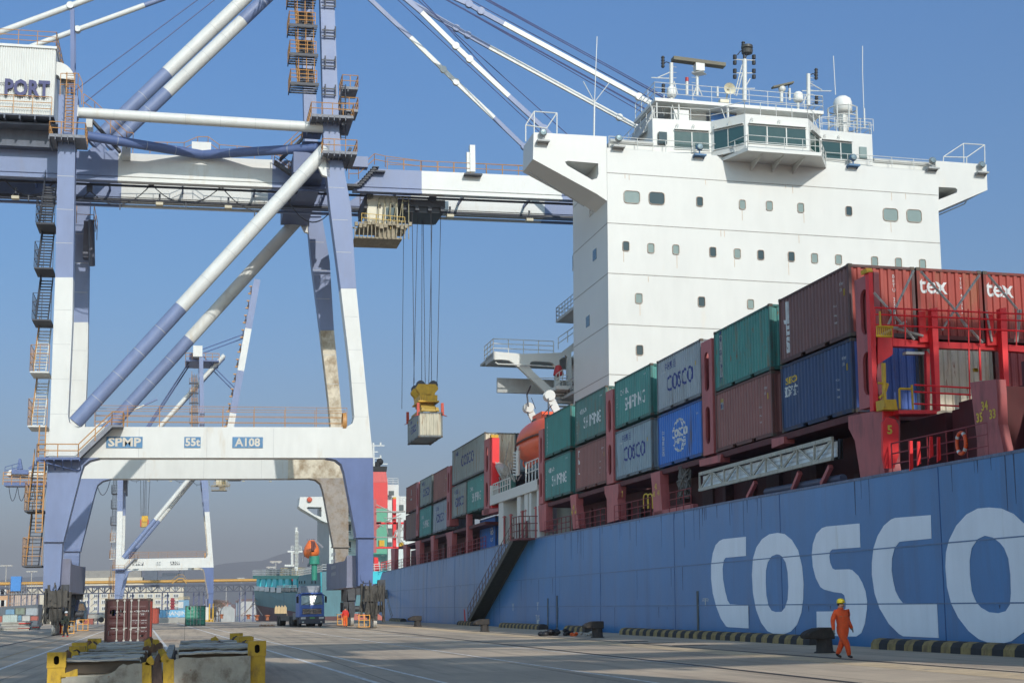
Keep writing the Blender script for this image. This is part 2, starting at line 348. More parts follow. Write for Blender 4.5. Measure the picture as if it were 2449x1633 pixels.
def build_crane():
    root = thing('gantry_crane', 'tall white and violet blue quayside crane standing over the quay, marked A108', 'crane', (2, 134, 0), group='gantry cranes on the quay')
    O = []
    frame_parts(YN, root, False); frame_parts(YF, root, True); leg_seams(root)
    # ---- girders along the quay between the legs
    for X0, X1, ya in ((13.35, 14.75, 0), (-10.6, -9.2, 1)):
        mb = MB(); ZT = lambda x, y, Y: aty(zg(x, y), Y).z
        za0, za1, zl = ZT(1120, 680, YN+1.6), ZT(905, 735, YF-1), ZT(1000, 985, 134)
        mb.prism([(X0, YN+1.5, za0+.3), (X0, YN+3.5, za0-.1), (X0, YF-2, za1), (X0, YF+.3, za1+.1), (X0, YF+.3, zl+.3), (X0, YF-1, zl), (X0, YN+1.5, zl)], (X1-X0, 0, 0))
        mb.box((X0-.06, YN+1.4, zl-.05), (X1+.06, YF, zl+.06))
        g = mb.build('sill_girder', mat('dusty_blue_paint', (.17, .18, .25), .6, .12, .5, dirt=.4, dirtcol=(.16, .15, .15), streak=.6), root)
        if not ya:
            tb = MB()
            for i in range(4):
                for k_ in range(7): tb.box((X0-.012, YF-5-.62*k_, zl+3.0-.6*i), (X0-.002, YF-4.66-.62*k_, zl+3.32-.6*i))
            tb.build('stencil', mat('faded_stencil', (.33, .34, .38), .7), root)
    for X in (15.5, -10.2):
        bogie(root, X, YN+.3, 1); bogie(root, X, YF-2.2, 1)
    # orange wheel guards
    for X in (14.7, -8.9):
        for Y in (YN-.9, YF-3.2):
            mb = MB()
            for dx in (-.6, -.15, .3): mb.beam((X+dx, Y, .12), (X+dx, Y, 1.1), .055, .055)
            for z in (.15, .7, 1.1): mb.beam((X-.6, Y, z), (X+.3, Y, z), .05, .05)
            for z in (.15, 1.1): mb.beam((X-.6, Y, z), (X-.6, Y+1.6, z), .05, .05); mb.beam((X+.3, Y, z), (X+.3, Y+1.6, z), .05, .05)
            mb.build('wheel_guard', mat('guard_orange', (.75, .33, .03), .5), root)
    for X in (15.3, -10.0):
        mb = MB(); mb.box((X-.7, YN-.75, 2.2), (X+.8, YN+.1, 3.5)); mb.box((X-.55, YN-.7, 1.1), (X+.4, YN+.1, 2.1))
        mb.tube((X+.95, YN-.2, .5), (X+.95, YN-.2, 3.4), .12, 6); mb.tube((X-.9, YN-.2, .9), (X-.9, YN-.2, 3.7), .1, 6)
        for i in range(4): mb.path([Vector((X-.6+.4*i, YN-.3, 3.6)), Vector((X-.4+.4*i, YN-.5, 2.6)), Vector((X-.7+.4*i, YN-.3, 1.4))], .05, 5)
        rq = random.Random(int(X)+30)
        for k_ in range(12):
            px_, pz_ = X+rq.uniform(-1.1, 1.0), rq.uniform(.6, 3.7); w_ = rq.uniform(.06, .22)
            mb.box((px_, YN-.95+rq.uniform(0, .3), pz_), (px_+w_, YN-.5, pz_+rq.uniform(.1, .5)))
        for k_ in range(9): px_ = X+rq.uniform(-.9, .9); mb.tube((px_, YN-.85, rq.uniform(2.2, 4)), (px_+rq.uniform(-.5, .5), YN-.9, rq.uniform(.5, 1.6)), .04, 5)
        mb.build('drive_cabinet', mat('dark_machinery', (.055, .050, .042), .55, .4, 3., dirt=.3, dirtcol=(.12, .10, .07)), root)
    # ---- main girders (landside, fixed) and boom (waterside)
    GY = (129.6, 136.4); GW = 1.45
    zt, zb_ = 42.0, 39.85
    xs = [aty(z1(-400, 1000), 129.6).x, aty(z1(740, 1000), 129.6).x, aty(z1(1702, 1050), 129.6).x, aty(z1(2150, 1100), 129.6).x]
    xb = [aty(y1(120, 1100), 129.6).x, aty(y1(545, 1130), 129.6).x, aty(y1(1420, 1200), 129.6).x, 50, 55, 62]
    for k, gy in enumerate(GY):
        gt = zt-.1*k
        for a, b, m in ((xs[0], xs[1], BLUE), (xs[1], xs[2], WHITE), (xs[2], xs[3], BLUE)):
            mb = MB().box((a, gy, zb_), (b, gy+GW, gt))
            if m is WHITE: mb.prism([(lerp(a, b, .36), gy, gt), (lerp(a, b, .5), gy, gt+.55), (lerp(a, b, .58), gy, gt+.55), (lerp(a, b, .72), gy, gt)], (0, GW, 0))
            mb.box((a, gy-.18*(1-2*k)+k*GW-.05, zb_-.5), (b, gy-.18*(1-2*k)+k*GW+.35, zb_-.3)); mb.box((a, gy+.1, zb_-.3), (b, gy+GW-.1, zb_-.002))
            mb.build('main_girder', m, root)
        for i, (a, b, m) in enumerate(((xb[0], xb[1], BLUE), (xb[1], xb[2], WHITE), (xb[2], xb[3], BLUE), (xb[3], xb[5], WHITE))):
            mb = MB()
            if i == 0: mb.prism([(a-.3, gy, zb_), (a+2.2, gy, zt-.4), (b, gy, zt-.4), (b, gy, zb_)], (0, GW, 0))
            else: mb.box((a, gy, zb_), (b, gy+GW, zt-.4))
            mb.box((a, gy-.18*(1-2*k)+k*GW-.05, zb_-.5), (b, gy-.18*(1-2*k)+k*GW+.35, zb_-.3)); mb.box((a, gy+.1, zb_-.3), (b, gy+GW-.1, zb_-.002))
            mb.build('boom', m, root); O.append('boom')
    mb = MB()                                              # cross ties between the twin girders
    x = xs[0]+1
    while x < 61:
        if not (xs[3]-.6 < x < xb[0]+1): mb.box((x, GY[0]+GW, zb_+.5), (x+.16, GY[1], zb_+.8))
        x += 6.6
    mb.build('cross_tie', DBLUE, root)
    mb = MB()                                              # trolley rails, power lines and the hanging festoon
    for gy in (GY[0]+GW+.3, GY[1]-.4): mb.box((xs[0], gy, zb_-.45), (62, gy+.12, zb_-.25))
    for d in (.0, .15, .3): mb.tube((xs[0], GY[1]-1.1, zb_-.55-d), (34, GY[1]-1.1, zb_-.55-d), .03, 4)
    mb.build('trolley_rail', DARK, root)
    fx = [aty(z1(q, 1150), 130.8).x for q in (-420, 20, 940, 1383, 1900)]
    fx = [-19.5, -15.0, -10.3, -5.9, -1.4, 3.2, 7.9, 12.2]
    mb = MB()
    fpt = [aty(z1(-400, 1110), 131.3), aty(z1(20, 1110), 131.3), aty(z1(345, 1130), 131.3), aty(z1(560, 1190), 131.3), aty(z1(945, 1150), 131.3), aty(z1(1383, 1165), 131.3), aty(z1(1800, 1250), 131.3), aty(z1(2060, 1330), 131.3)]
    for a, b in zip(fpt, fpt[1:]):
        if (b-a).length < 1.4: continue
        dep = 1.0+.12*(b-a).length
        for o_ in (0, .12):
            pts = [lerp(a, b, i/12)+Vector((0, o_*3, -dep*(1-(2*i/12-1)**2)*(1-o_))) for i in range(13)]
            mb.path(pts, .045 if o_ == 0 else .02, 5)
        m_ = lerp(a, b, .5); mb.box(m_+Vector((-.05, -.05, -dep-.45)), m_+Vector((.05, .05, -dep+.1)))
        mb.box(a+Vector((-.25, -.2, -.1)), a+Vector((.25, .2, .4)))
    mb.build('festoon_cable', DARK, root)
    for q in (z1(97, 1235), z1(997, 1275), z1(1427, 1295), y1(722, 1350), y1(1218, 1375), z1(-430, 1215)):
        c = aty(q, 131.0); mb = MB(); mb.box(c+Vector((-.32, -.3, -.16)), c+Vector((.32, .3, .1))); mb.m = 1
        for a in (-.25, .25): mb.tube(c+Vector((a, 0, .1)), c+Vector((a*.8, 0, .4)), .03, 4)
        mb.tube(c+Vector((0, 0, .4)), c+Vector((0, 0, .9)), .09, 6); mb.build('floodlight', [mat('floodlight_glass', (.45, .40, .28), .4), DARK], root)
    # ---- walkway railings on girder and boom
    g0 = lambda p: aty(p, 130.9)
    rail_part(root, [g0(z1(830, 958)), g0(z1(1150, 962)), g0(z1(1235, 925)), g0(z1(1300, 925)), g0(z1(1370, 975)), g0(z1(1700, 1000))])
    rail_part(root, [g0(z1(1700, 1000)), g0(z1(1760, 1010)), g0(z1(1890, 900))])
    rail_part(root, [aty(p, 129.8) for p in (y1(90, 1120), y1(150, 1120), y1(250, 1030), y1(318, 1045), y1(545, 1075), y1(1250, 1105), y1(1500, 1115))])
    rail_part(root, [aty(p, 137.6) for p in (y1(330, 1060), y1(1250, 1105))])
    mb = MB()
    for a, b in ((y1(150, 1165), y1(255, 1050)),): 
        for i in range(9): c = lerp(aty(a, 129.4), aty(b, 129.4), i/8); mb.box(c-Vector((.3, .4, .03)), c+Vector((.3, .4, .03)))
        mb.beam(aty(a, 129.1), aty(b, 129.1), .06, .25); mb.beam(aty(a, 129.8), aty(b, 129.8), .06, .25)
    p = aty(y1(70, 1160), 129.0); q = aty(y1(150, 1160), 129.0); mb.box(p-Vector((0, .3, .12)), q+Vector((0, 1.2, .05)))
    p = aty(y1(255, 1055), 129.0); q = aty(y1(318, 1075), 129.0); mb.box((p.x, 129, q.z), (q.x, 130, q.z+.12))
    mb.box((aty(y1(810, 1100), 129.3).x, 128.9, 41.25), (aty(y1(920, 1100), 129.3).x, 129.6, 41.4))
    mb.build('walkway_stair', DARK, root)
    mb = MB(); c = aty(y1(858, 1078), 130); mb.box(c-Vector((.2, .3, .0)), c+Vector((.3, .3, 2.6))); mb.box(c-Vector((.5, .2, .0)), c+Vector((-.2, .2, 1.9))); mb.build('cable_box', WHITE, root)
    mb = MB(); a = aty(y1(105, 1050), 130); mb.box(a-Vector((0, .5, .0)), a+Vector((1.5, .5, 1.0))); mb.tube(a+Vector((-1, 0, -.1)), a+Vector((-1, .5, -.1)), .45, 12); mb.build('hinge_housing', BLUE, root)
    # ---- tubes
    def seg(name, p, q, r, cols, n=20):
        t0 = 0
        for t, m in cols:
            a, b = lerp(p, q, t0), lerp(p, q, t); mb = MB().tube(a, b, r, n, cap=(m is cols[0][1] or t == 1)); o_ = mb.build(name, m, root); t0 = t
            k_ = int((b-a).length/3.2); d_ = (b-a).normalized()
            for i_ in range(1, k_+1): c_ = lerp(a, b, i_/(k_+1)); MB().tube(c_, c_+d_*.035, r+.006, n).build('weld_ring', SEAM, o_)
    T = lambda p, Y: aty(p, Y)
    a, b = T(z1(487, 705), 124.6), T(z1(2022, 800), 124.6)
    seg('top_tube', a, b, .47, [(1, WHITE)]); mb = MB()
    for c in (a, b): mb.box(c-Vector((.06, .5, .5)), c+Vector((.06, .5, .5)))
    mb.build('end_plate', WHITE, root)
    a_, b_ = a+Vector((0, YF-YN+.2, 0)), b+Vector((0, YF-YN+.2, 0)); seg('top_tube', a_, b_, .47, [(1, WHITE)])
    for Yt, c1 in ((124.2, 0), (144.2, 1)):
        a, b = T(z2(470, 1335), 124.2), T(z1(2035, 935), 124.2); a.y = b.y = Yt
        f = .405 if not c1 else .44
        seg('brace_tube', a, b, .62, [(f, BLUE), (1, WHITE)])
        mb = MB().prism([b+Vector((-.9, -.2, -1.2)), b+Vector((.35, -.2, .8)), b+Vector((.35, -.2, -2.6)), b+Vector((-.3, -.2, -2.4))], (0, .5, 0)); mb.build('gusset', WHITE, root)
    # V brace in front of the girder
    c = T(z1(1265, 968), 129.3)
    for p in (T(z1(540, 850), 125.4), T(z1(1985, 925), 125.4)): seg('knee_tube', p, c, .42, [(1, DBLUE)], 14)
    for p in (T(z1(540, 850), 125.4), T(z1(1985, 925), 125.4)):
        p.y = 143.6; c2 = c.copy(); c2.y = 138.2; seg('knee_tube', p, c2, .42, [(1, DBLUE)], 14)
    mb = MB().box(c-Vector((.95, .3, .25)), c+Vector((.75, .8, 1.1))); mb.build('centre_bracket', WHITE, root)
    apex_r = {}
    for Yt, p, q, w in ((130.3, z1(575, 905), z1(1500, 20), (z1(1045, 425),)), (137.2, z1(680, 925), z1(1590, 60), (z1(1045, 575), z1(1517, 105)))):
        a = T(p, Yt); b0 = T(q, Yt); d = (b0-a)/(b0.x-a.x); b = a+d*(17.5-a.x)
        cols = []; fr = [(T(k, Yt).x-a.x)/(b.x-a.x) for k in w]
        seg('backstay_tube', a, b, .62, [(fr[0], BLUE)]+([(fr[1], WHITE), (1, BLUE)] if len(fr) > 1 else [(1, WHITE)]))
        apex_r[Yt] = b
        mb = MB().prism([a+Vector((-.8, -.3, -1.2)), a+Vector((.9, -.3, .6)), a+Vector((1.6, -.3, -1.2))], (0, .6, 0)); mb.build('gusset', BLUE, root)
    # ---- towers / A-frame mast above the waterside legs
    for Y in (YN, YF):
        A = lambda p: Vector((aty(p, YN).x, Y, aty(p, YN).z))
        lo = [A(z1(2022, 765)), A(z1(2118, 765))]; hi = [A(z1(2003, 0)), A(z1(2090, 0))]
        d = [(hi[i]-lo[i])/(hi[i].z-lo[i].z) for i in (0, 1)]
        zt_ = 72; up = [lo[i]+d[i]*(zt_-lo[i].z) for i in (0, 1)]
        mb = MB(); mb.prism([lo[0], lo[1], up[1], up[0]], (0, 1.5, 0)); mb.build('mast', BLUE, root)
        for k, yy in enumerate((583, 405, 218, 30)):
            c = A(z1(2010, yy)); mb = MB()
            for s in (-.2, .35): mb.beam(c+Vector((0, -.25, s)), c+Vector((1.25, -.25, s)), .08, .12)
            for s in (.3, 1.2): mb.tube(c+Vector((s, -.25, -.3)), c+Vector((s, -.25, .75)), .06, 6)
            if Y == YN: mb.build('cable_bracket', DARK, root)
    mb = MB().box((8.6, YN-.2, 71), (11.2, YF+1.8, 74)); mb.build('mast_head', WHITE, root)
    # zigzag stairs on the landside of the mast
    mb = MB(); ob = MB(); Y0 = 125.6
    ys = [0, 190, 380, 570]
    x0, x1 = 8.6, 10.9
    for k in range(7):
        zz = 50.0+k*2.65-.6
        zz = aty(z1(1950, 570), 126).z+k*2.72
        dx = -.08*k
        for q in range(5): mb.box((x0+dx-.4, Y0-1.3+.6*q, zz), (x0+2.1+dx, Y0-1.1+.6*q, zz+.1))
        mb.beam((x0+dx-.4, Y0-1.35, zz), (x0+2.1+dx, Y0-1.35, zz), .08, .25); mb.beam((x0+dx-.4, Y0-1.35, zz), (x0+dx-.4, Y0+1.6, zz), .08, .22)
        for q in range(3): ob.tube((x0+.3+.7*q+dx, Y0-1.1, zz+.2), (x0+.3+.7*q+dx, Y0-1.1, zz+2.6), .04, 4)
        ob.rail([(x0-.4+dx, Y0+1.6, zz+.2), (x0-.4+dx, Y0-1.3, zz+.2), (x0+1.9+dx, Y0-1.3, zz+.2)], 1.1, .04, 3, .8)
        ob.rail([(x0+.2+dx, Y0-1.2, zz+.2), (x0+.25+dx, Y0+1.5, zz+2.7)], 1., .05, 2, .7)
        for i in range(9):
            t = i/9; mb.box((x0+.4+dx, Y0-.9+2.6*t, zz+2.72*t), (x0+1.7+dx, Y0-.6+2.6*t, zz+.07+2.72*t))
        for xx in (x0+.35, x0+1.75): mb.beam((xx+dx, Y0-1.1, zz), (xx+dx, Y0+1.8, zz+2.72), .06, .28)
    mb.build('mast_stair', DARK, root); ob.build('railing', ORANGE, root)
    # stair from girder to mast foot
    mb = MB(); a, b = aty(z1(1715, 1015), 128.4), aty(z1(1890, 1140), 128.4)
    mb.beam(a, b, .8, .25); a2, b2 = aty(z1(1750, 1000), 128.4), aty(z1(1890, 870), 128.4); mb.beam(a2, b2, .8, .2)
    mb.build('girder_stair', DARK, root); rail_part(root, [a2, b2]); rail_part(root, [a, b])
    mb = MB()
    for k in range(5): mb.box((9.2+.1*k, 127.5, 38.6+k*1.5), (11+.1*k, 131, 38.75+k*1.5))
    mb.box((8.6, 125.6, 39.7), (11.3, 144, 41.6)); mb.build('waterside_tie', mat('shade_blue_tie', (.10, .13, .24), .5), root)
    # ---- platforms round the waterside leg
    def platform(x0, x1, y0, y1, z, sides='LRF', nm='platform'):
        mb = MB().box((x0, y0, z-.25), (x1, y1, z)); 
        for i in range(int((x1-x0)/.5)): mb.beam((x0+.5*i, y0, z-.3), (x0+.5*i, y1, z-.3), .06, .35)
        mb.build(nm, GREYS, root); L = [(x0, y1, z), (x0, y0, z), (x1, y0, z), (x1, y1, z)]
        rail_part(root, L, r=.04, post=.9)
    p = aty(z1(2030, 935), 123); platform(10.9, 13.9, 122.6, 127, p.z-.2)
    p = aty(z1(1975, 715), 123); platform(9.9, 13.6, 122.6, 127.5, p.z-.1)
    platform(12.8, 14.2, 124.5, 127, aty(z1(2110, 525), 124).z); platform(12.6, 14.2, 124.5, 127, aty(z1(2110, 665), 124).z)
    mb = MB()
    for (p, q) in ((z1(2150, 1000), z1(2190, 930)), (z1(2140, 790), z1(2180, 720))): mb.beam(aty(p, 123.5), aty(q, 123.5), .7, .25)
    mb.tube(aty(z1(2130, 530), 124.3), aty(z1(2130, 870), 124.3), .05, 5); mb.tube(aty(z1(2160, 530), 124.3), aty(z1(2160, 870), 124.3), .05, 5)
    for i in range(26): q = aty(z1(2130, 535+13*i), 124.3); mb.tube(q, q+Vector((.45, 0, 0)), .025, 4)
    mb.build('caged_ladder', DARK, root)
    # ---- platforms at the landside leg head
    p = aty(z1(310, 830), 123); platform(p.x, aty(z1(535, 830), 123).x, 122.6, 126, p.z-.2)
    mb = MB(); c = aty(z1(405, 820), 123.2)
    for dx in (0, .65): mb.tube(c+Vector((dx, 0, 0)), c+Vector((dx, 0, 5.2)), .05, 5)
    for i in range(20): mb.tube(c+Vector((0, 0, .26*i)), c+Vector((.65, 0, .26*i)), .03, 4)
    for i in range(8):
        P = [c+Vector((.33+.4*math.cos(t), -.35+.4*math.sin(t), 1+.55*i)) for t in [math.pi*(.1+.1*j)*-1+math.pi*0 for j in range(9)]]
        mb.path(P, .025, 4)
    mb.build('ladder', ORANGE, root)
    rail_part(root, [aty(z1(375, 600), 124), aty(z1(485, 600), 124), aty(z1(510, 655), 124)], h=2)
    mb = MB(); mb.beam(aty(z1(580, 760), 127), aty(z1(750, 950), 127), .8, .2); mb.build('girder_stair', DARK, root)
    rail_part(root, [aty(z1(520, 690), 127), aty(z1(590, 740), 127), aty(z1(790, 930), 127), aty(z1(830, 935), 127)], h=1.5)
    MB().box(aty(z1(535, 830), 126.5), aty(z1(585, 760), 128)).build('white_cabinet', WHITE, root); MB().box(aty(z1(760, 975), 128.2), aty(z1(818, 940), 129.5)).build('white_cabinet', WHITE, root)
    # ---- landside stair tower on the leg
    def landing(z, orange, wide=1.5, x1=-11.35):
        mb = MB(); x0 = x1-wide; Y = 124.2
        mb.box((x0, Y, z-.12), (x1, Y+3.4, z)); mb.beam((x0+.3, Y+.2, z), (x0+.3, Y+3.3, z+4.2), .08, .3); mb.beam((x1-.25, Y+.2, z), (x1-.25, Y+3.3, z+4.2), .08, .3)
        for i in range(14): t = i/14; mb.box((x0+.3, Y+.2+3.1*t, z+4.2*t), (x1-.25, Y+.5+3.1*t, z+4.2*t+.05))
        s = mb.build('stair_flight', DARK if orange < 2 else WHITE, root)
        rb = MB().rail([(x1, Y, z), (x0, Y, z), (x0, Y+3.4, z)], 2.2, .028, 3, .9).rail([(x0+.3, Y, z), (x0+.3, Y+3.3, z+4.2)], 1.1, .028, 2, 1.2)
        rb.build('railing', ORANGE if orange else DARK, root)
    for yy, o_ in ((80, 0), (362, 0), (686, 0), (1012, 2), (1350, 2)): landing(aty(z2(320, yy), 124).z, o_)
    landing(aty(z1(320, 1390), 124).z, 0)
    for yy in (485, 830): landing(aty(z3(260, yy), 124).z, 1)
    # platform + stairs on the sill beam
    p0 = aty(z3(232, 158), 122.9); x0 = p0.x; zt2 = p0.z
    x1 = aty(z3(500, 158), 122.9).x
    mb = MB().box((x0, 122.6, zt2-.2), (x1, 124, zt2)); 
    for i in range(6): xx = lerp(x0, x1, i/5); mb.beam((xx, 124, zt2-.9), (xx, 122.6, zt2-.25), .08, .1)
    mb.beam((x0, 122.6, zt2-.25), (x1, 124, zt2-1), .06, .1); mb.build('platform', DBLUE, root)
    a, b = aty(z3(490, 158), 122.9), aty(z2(700, 1350), 122.9)
    mb = MB()
    for yy in (122.65, 123.85): mb.beam(Vector((a.x, yy, a.z)), Vector((b.x, yy, b.z)), .08, .3)
    for i in range(18): c = lerp(a, b, i/17); mb.box(c+Vector((-.15, -.25, -.03)), c+Vector((.15, .95, .03)))
    c = aty(z2(770, 1352), 122.9); mb.box((b.x, 122.6, c.z-.15), (c.x, 124, c.z))
    mb.build('stair_flight', GREYS, root)
    rail_part(root, [(x0, 124, zt2), (x0, 122.6, zt2), (a.x, 122.6, zt2), (b.x, 122.6, b.z), (c.x, 122.6, c.z), (c.x, 124, c.z)], r=.045)
    mb = MB(); 
    for dx in (.1, .6): mb.beam((x0+dx, 122.8, zt2-6), (x0+dx, 122.8, zt2+2.6), .09, .09)
    for i in range(22): mb.tube((x0+.1, 122.8, zt2-6+.37*i), (x0+.6, 122.8, zt2-6+.37*i), .03, 4)
    mb.build('ladder', ORANGE, root)
    zs = aty(z2(1000, 1360), 124).z
    rail_part(root, [(x, 124.15, zs) for x in (-7.6, 13.2)], n=4, h=1.75, r=.022, post=2.6)
    rail_part(root, [(-7.6, 125.6, zs), (13.2, 125.6, zs)], n=3, h=1.7, r=.022, post=2.6)
    mb = MB(); mb.tube((12.6, 124.5, zs), (12.6, 124.5, zs+.01), .3, 5)
    c = aty(z2(2150, 1330), 124.5); mb.lathe([(.75, -.15), (.8, -.15), (.8, .15), (.75, .15)], c, 'X', 16); mb.build('cable_reel', ORANGE, root)
    # ---- plates with lettering
    for (u0, u1, v0, v1, s, sz, bold) in ((663, 892, 29, 98, 'SPMP', .98, .03), (1151, 1255, 30, 97, '55t', .9, .03), (1452, 1644, 31, 98, 'A108', .95, .025)):
        a, b = aty(z3(u0, v1), YN-.06), aty(z3(u1, v0), YN-.06)
        mb = MB().box((a.x, YN-.06, a.z), (b.x, YN-.002, b.z)); pl = mb.build('sign_plate', mat('sign_plate_blue', (.07, .20, .36), .5, .15, 2, dirt=.3, dirtcol=(.3, .32, .34)), root)
        tb = MB(); c = (a+b)/2; text(tb, s, sz, (c.x, YN-.075, c.z-.02), (1, 0, 0), (0, 0, 1), bold, 1.18 if s == 'SPMP' else 1.0)
        l = tb.build('lettering', mat('sign_cream', (.58, .54, .46), .6), pl); l.matrix_parent_inverse = Matrix.Identity(4)
    # ---- machinery house
    hx1 = aty(z1(350, 310), 127).x; hx0 = hx1-19; hz0 = 44.15; hz1 = 50.35
    mb = MB(); n = 96; y0, y1_ = 127.0, 140.5
    for i in range(n):
        xa = hx0+(hx1-hx0)*i/n; xb2 = hx0+(hx1-hx0)*(i+1)/n; w = xb2-xa
        mb.add([(xa, y0, hz0), (xa+w*.5, y0, hz0), (xa+w*.62, y0+.07, hz0), (xa+w*.88, y0+.07, hz0), (xb2, y0, hz0),
                (xa, y0, hz1), (xa+w*.5, y0, hz1), (xa+w*.62, y0+.07, hz1), (xa+w*.88, y0+.07, hz1), (xb2, y0, hz1)], [(i_, i_+1, i_+6, i_+5) for i_ in range(4)])
    mb.box((hx0, y0+.09, hz0), (hx1, y1_, hz1-.05)); mb.box((hx0-.1, y0-.1, hz1), (hx1+.08, y1_+.1, hz1+.22)); mb.box((hx0, y0-.05, hz0-.15), (hx1+.05, y0+.3, hz0+.02))
    hs_ = mb.build('machinery_house', WHITE, root)
    tb = MB(); a, b = aty(z1(25, 590), 126.8), aty(z1(310, 520), 126.8)
    fontz = 3.6
    gv, _g = glyphs('PORT', 2.0, .07); gw_ = max(v.x for v in gv)-min(v.x for v in gv)
    text(tb, 'PORT', 2.0, ((a.x+b.x)/2, 126.72, (aty(z1(160, 558), 126.8).z)), (1, 0, 0), (0, 0, 1), .07, (b.x-a.x)/gw_, depth=.12)
    l = tb.build('lettering', mat('sign_navy', (.035, .04, .14), .5), hs_)
    mb = MB()
    for q in (520, 590): c = aty(z1(10, q), 126.85); mb.beam((hx0+1, 126.85, c.z), (b.x, 126.85, c.z), .05, .05)
    mb.build('sign_rail', DARK, hs_)
    rail_part(root, [(hx0, y1_, hz1+.2), (hx0, y0, hz1+.2), (hx1, y0, hz1+.2), (hx1, y1_, hz1+.2)], h=1.35, n=3)
    rail_part(root, [(hx0, 126.2, hz0-.1), (hx1-.1, 126.2, hz0-.1)], h=1.6, n=3)
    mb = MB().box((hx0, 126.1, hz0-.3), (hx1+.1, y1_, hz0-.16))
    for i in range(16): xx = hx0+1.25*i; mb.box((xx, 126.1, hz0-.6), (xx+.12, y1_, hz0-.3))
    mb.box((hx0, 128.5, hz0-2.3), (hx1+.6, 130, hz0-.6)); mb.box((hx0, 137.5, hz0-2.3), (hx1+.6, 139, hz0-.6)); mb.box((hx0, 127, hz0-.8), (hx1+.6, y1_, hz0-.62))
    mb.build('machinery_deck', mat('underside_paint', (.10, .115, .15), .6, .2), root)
    mb = MB(); c = Vector((hx1, 128, hz0+3.6))                # curved white exhaust duct on the end wall
    for r0, w in ((1.55, .5), (1.15, .55), (.75, .6)):
        mb.lathe([(r0-.42, -w), (r0, -w), (r0, w), (r0-.42, w), (r0-.42, -w)], c+Vector((-.02, .6, .3)), 'Y', 16, 0, math.pi/2)
    mb.build('exhaust_duct', WHITE, root)
    # ---- pylon tower and rear stays above the machinery house
    mb = MB(); p = aty(z1(455, 590), 130.3); q = aty(z1(452, 60), 130.3); mb.beam(p, q, .35, .35)
    p2 = aty(z1(462, 590), 137.2); q2 = aty(z1(462, 200), 137.2); mb.beam(p2, q2, .35, .35)
    mb.beam(q, q2, .25, .25); mb.beam(p, q2, .15, .15); mb.build('stay_post', DBLUE, root)
    def bar(name, pts, Y, r, m=None, pins=True):
        P = [aty(p, Y) if not isinstance(p, Vector) else p for p in pts]
        for i, (a, b) in enumerate(zip(P, P[1:])):
            MB().tube(a, b, r, 12).build(name, m[i] if m else WHITE, root)
        if pins:
            for a in P[1:-1]: MB().lathe([(0, -r*1.2), (r*1.15, -r*1.25), (r*1.15, r*1.25), (0, r*1.2)], a, 'Y', 14).build('pin_joint', m[0] if m and 0 else WHITE, root)
    bar('rear_stay', [z1(-60, 225), z1(440, 40), z1(620, -30)], 130.3, .28)
    bar('rear_stay', [z1(150, 310), z1(485, 187), z1(902, 35)], 137.2, .26); bar('rear_stay', [z1(902, 35), z1(1150, -55)], 137.2, .25, [BLUE])
    # ---- fore stays of the boom
    def stay(Y, pts, mats_, w):
        P = [aty(p, Y) for p in pts]
        for i, (a, b) in enumerate(zip(P, P[1:])):
            if mats_[i] is not None: MB().beam(a, b, w*.55, w, up=(0, 0, 1)).build('fore_stay', mats_[i], root)
        for i in range(1, len(P)-1):
            if mats_[i] is mats_[i-1] or mats_[i] is None:
                MB().lathe([(.0, -.2), (w*.8, -.2), (w*.8, .2), (0, .2)], P[i], 'Y', 16).build('pin_joint', mats_[i-1], root)
    def ext(p, q, k): return (p[0]+(p[0]-q[0])*k, p[1]+(p[1]-q[1])*k)
    e = ext(y1(225, 0), y1(475, 235), 1.6)
    stay(137.2, [e, y1(475, 235), y1(680, 437), y1(760, 515), y1(997, 738), y1(1185, 918), y1(1560, 1270)], [BLUE, WHITE, WHITE, WHITE, BLUE, BLUE], .42)
    e = ext(y1(450, 0), y1(545, 80), 3)
    stay(130.3, [e, y1(545, 80), y1(757, 290), y1(843, 372), y1(1090, 603), y1(1310, 805), y1(1600, 1090)], [BLUE, WHITE, WHITE, WHITE, BLUE, BLUE], .44)
    e = ext(y1(520, 40), y1(760, 178), 1)
    stay(137.2, [e, y1(760, 178), y1(832, 221), y1(968, 297), y1(1780, 735), y1(1925, 812), y1(2700, 1250)], [BLUE, BLUE, BLUE, WHITE, WHITE, WHITE], .44)
    e = ext(y1(775, 0), y1(840, 28), 3)
    stay(130.3, [e, y1(840, 28), y1(914, 72), y1(1058, 150), y1(1902, 607), y1(2060, 690), y1(2900, 1140)], [BLUE, BLUE, BLUE, WHITE, WHITE, WHITE], .46)
    for Y, P in ((133.5, (y1(395, 0), y1(1210, 760))), (134.5, (y1(520, 0), y1(1460, 845))), (134, (y1(545, 0), y1(1290, 800))), (132, (y1(695, 0), y1(1950, 690))), (132.4, (y1(705, 0), y1(1960, 690))), (134, (y1(845, 0), y1(2020, 640))),
                 (134.3, (y1(700, 0), y1(1900, 690))), (133, (y1(940, 0), y1(2020, 590))), (133.3, (y1(955, 0), y1(2030, 600))), (133.6, (y1(965, 0), y1(2030, 585))), (134, (z1(1340, 0), z1(520, 650))), (134, (z1(1235, 0), z1(450, 580)))):
        a, b = aty(P[0], Y), aty(P[1], Y); d = b-a; 
        MB().tube(a-d*.45, b+(d*.3 if d.x > 0 else d*0), .05, 5).build('boom_hoist_rope', mat('stay_rope', (.08, .10, .22), .6), root)
    # ---- cantilever cab-side winch boxes on the far landside leg
    mb = MB(); a = aty(z1(530, 1400), 143.8); mb.box((a.x, 142.5, a.z-3.6), (a.x+.8, 144, a.z)); mb.tube((a.x+.9, 142.3, a.z-4.5), (a.x+.7, 142.3, a.z), .3, 8); mb.build('winch_box', mat('winch_steel', (.09, .10, .14), .5), root)
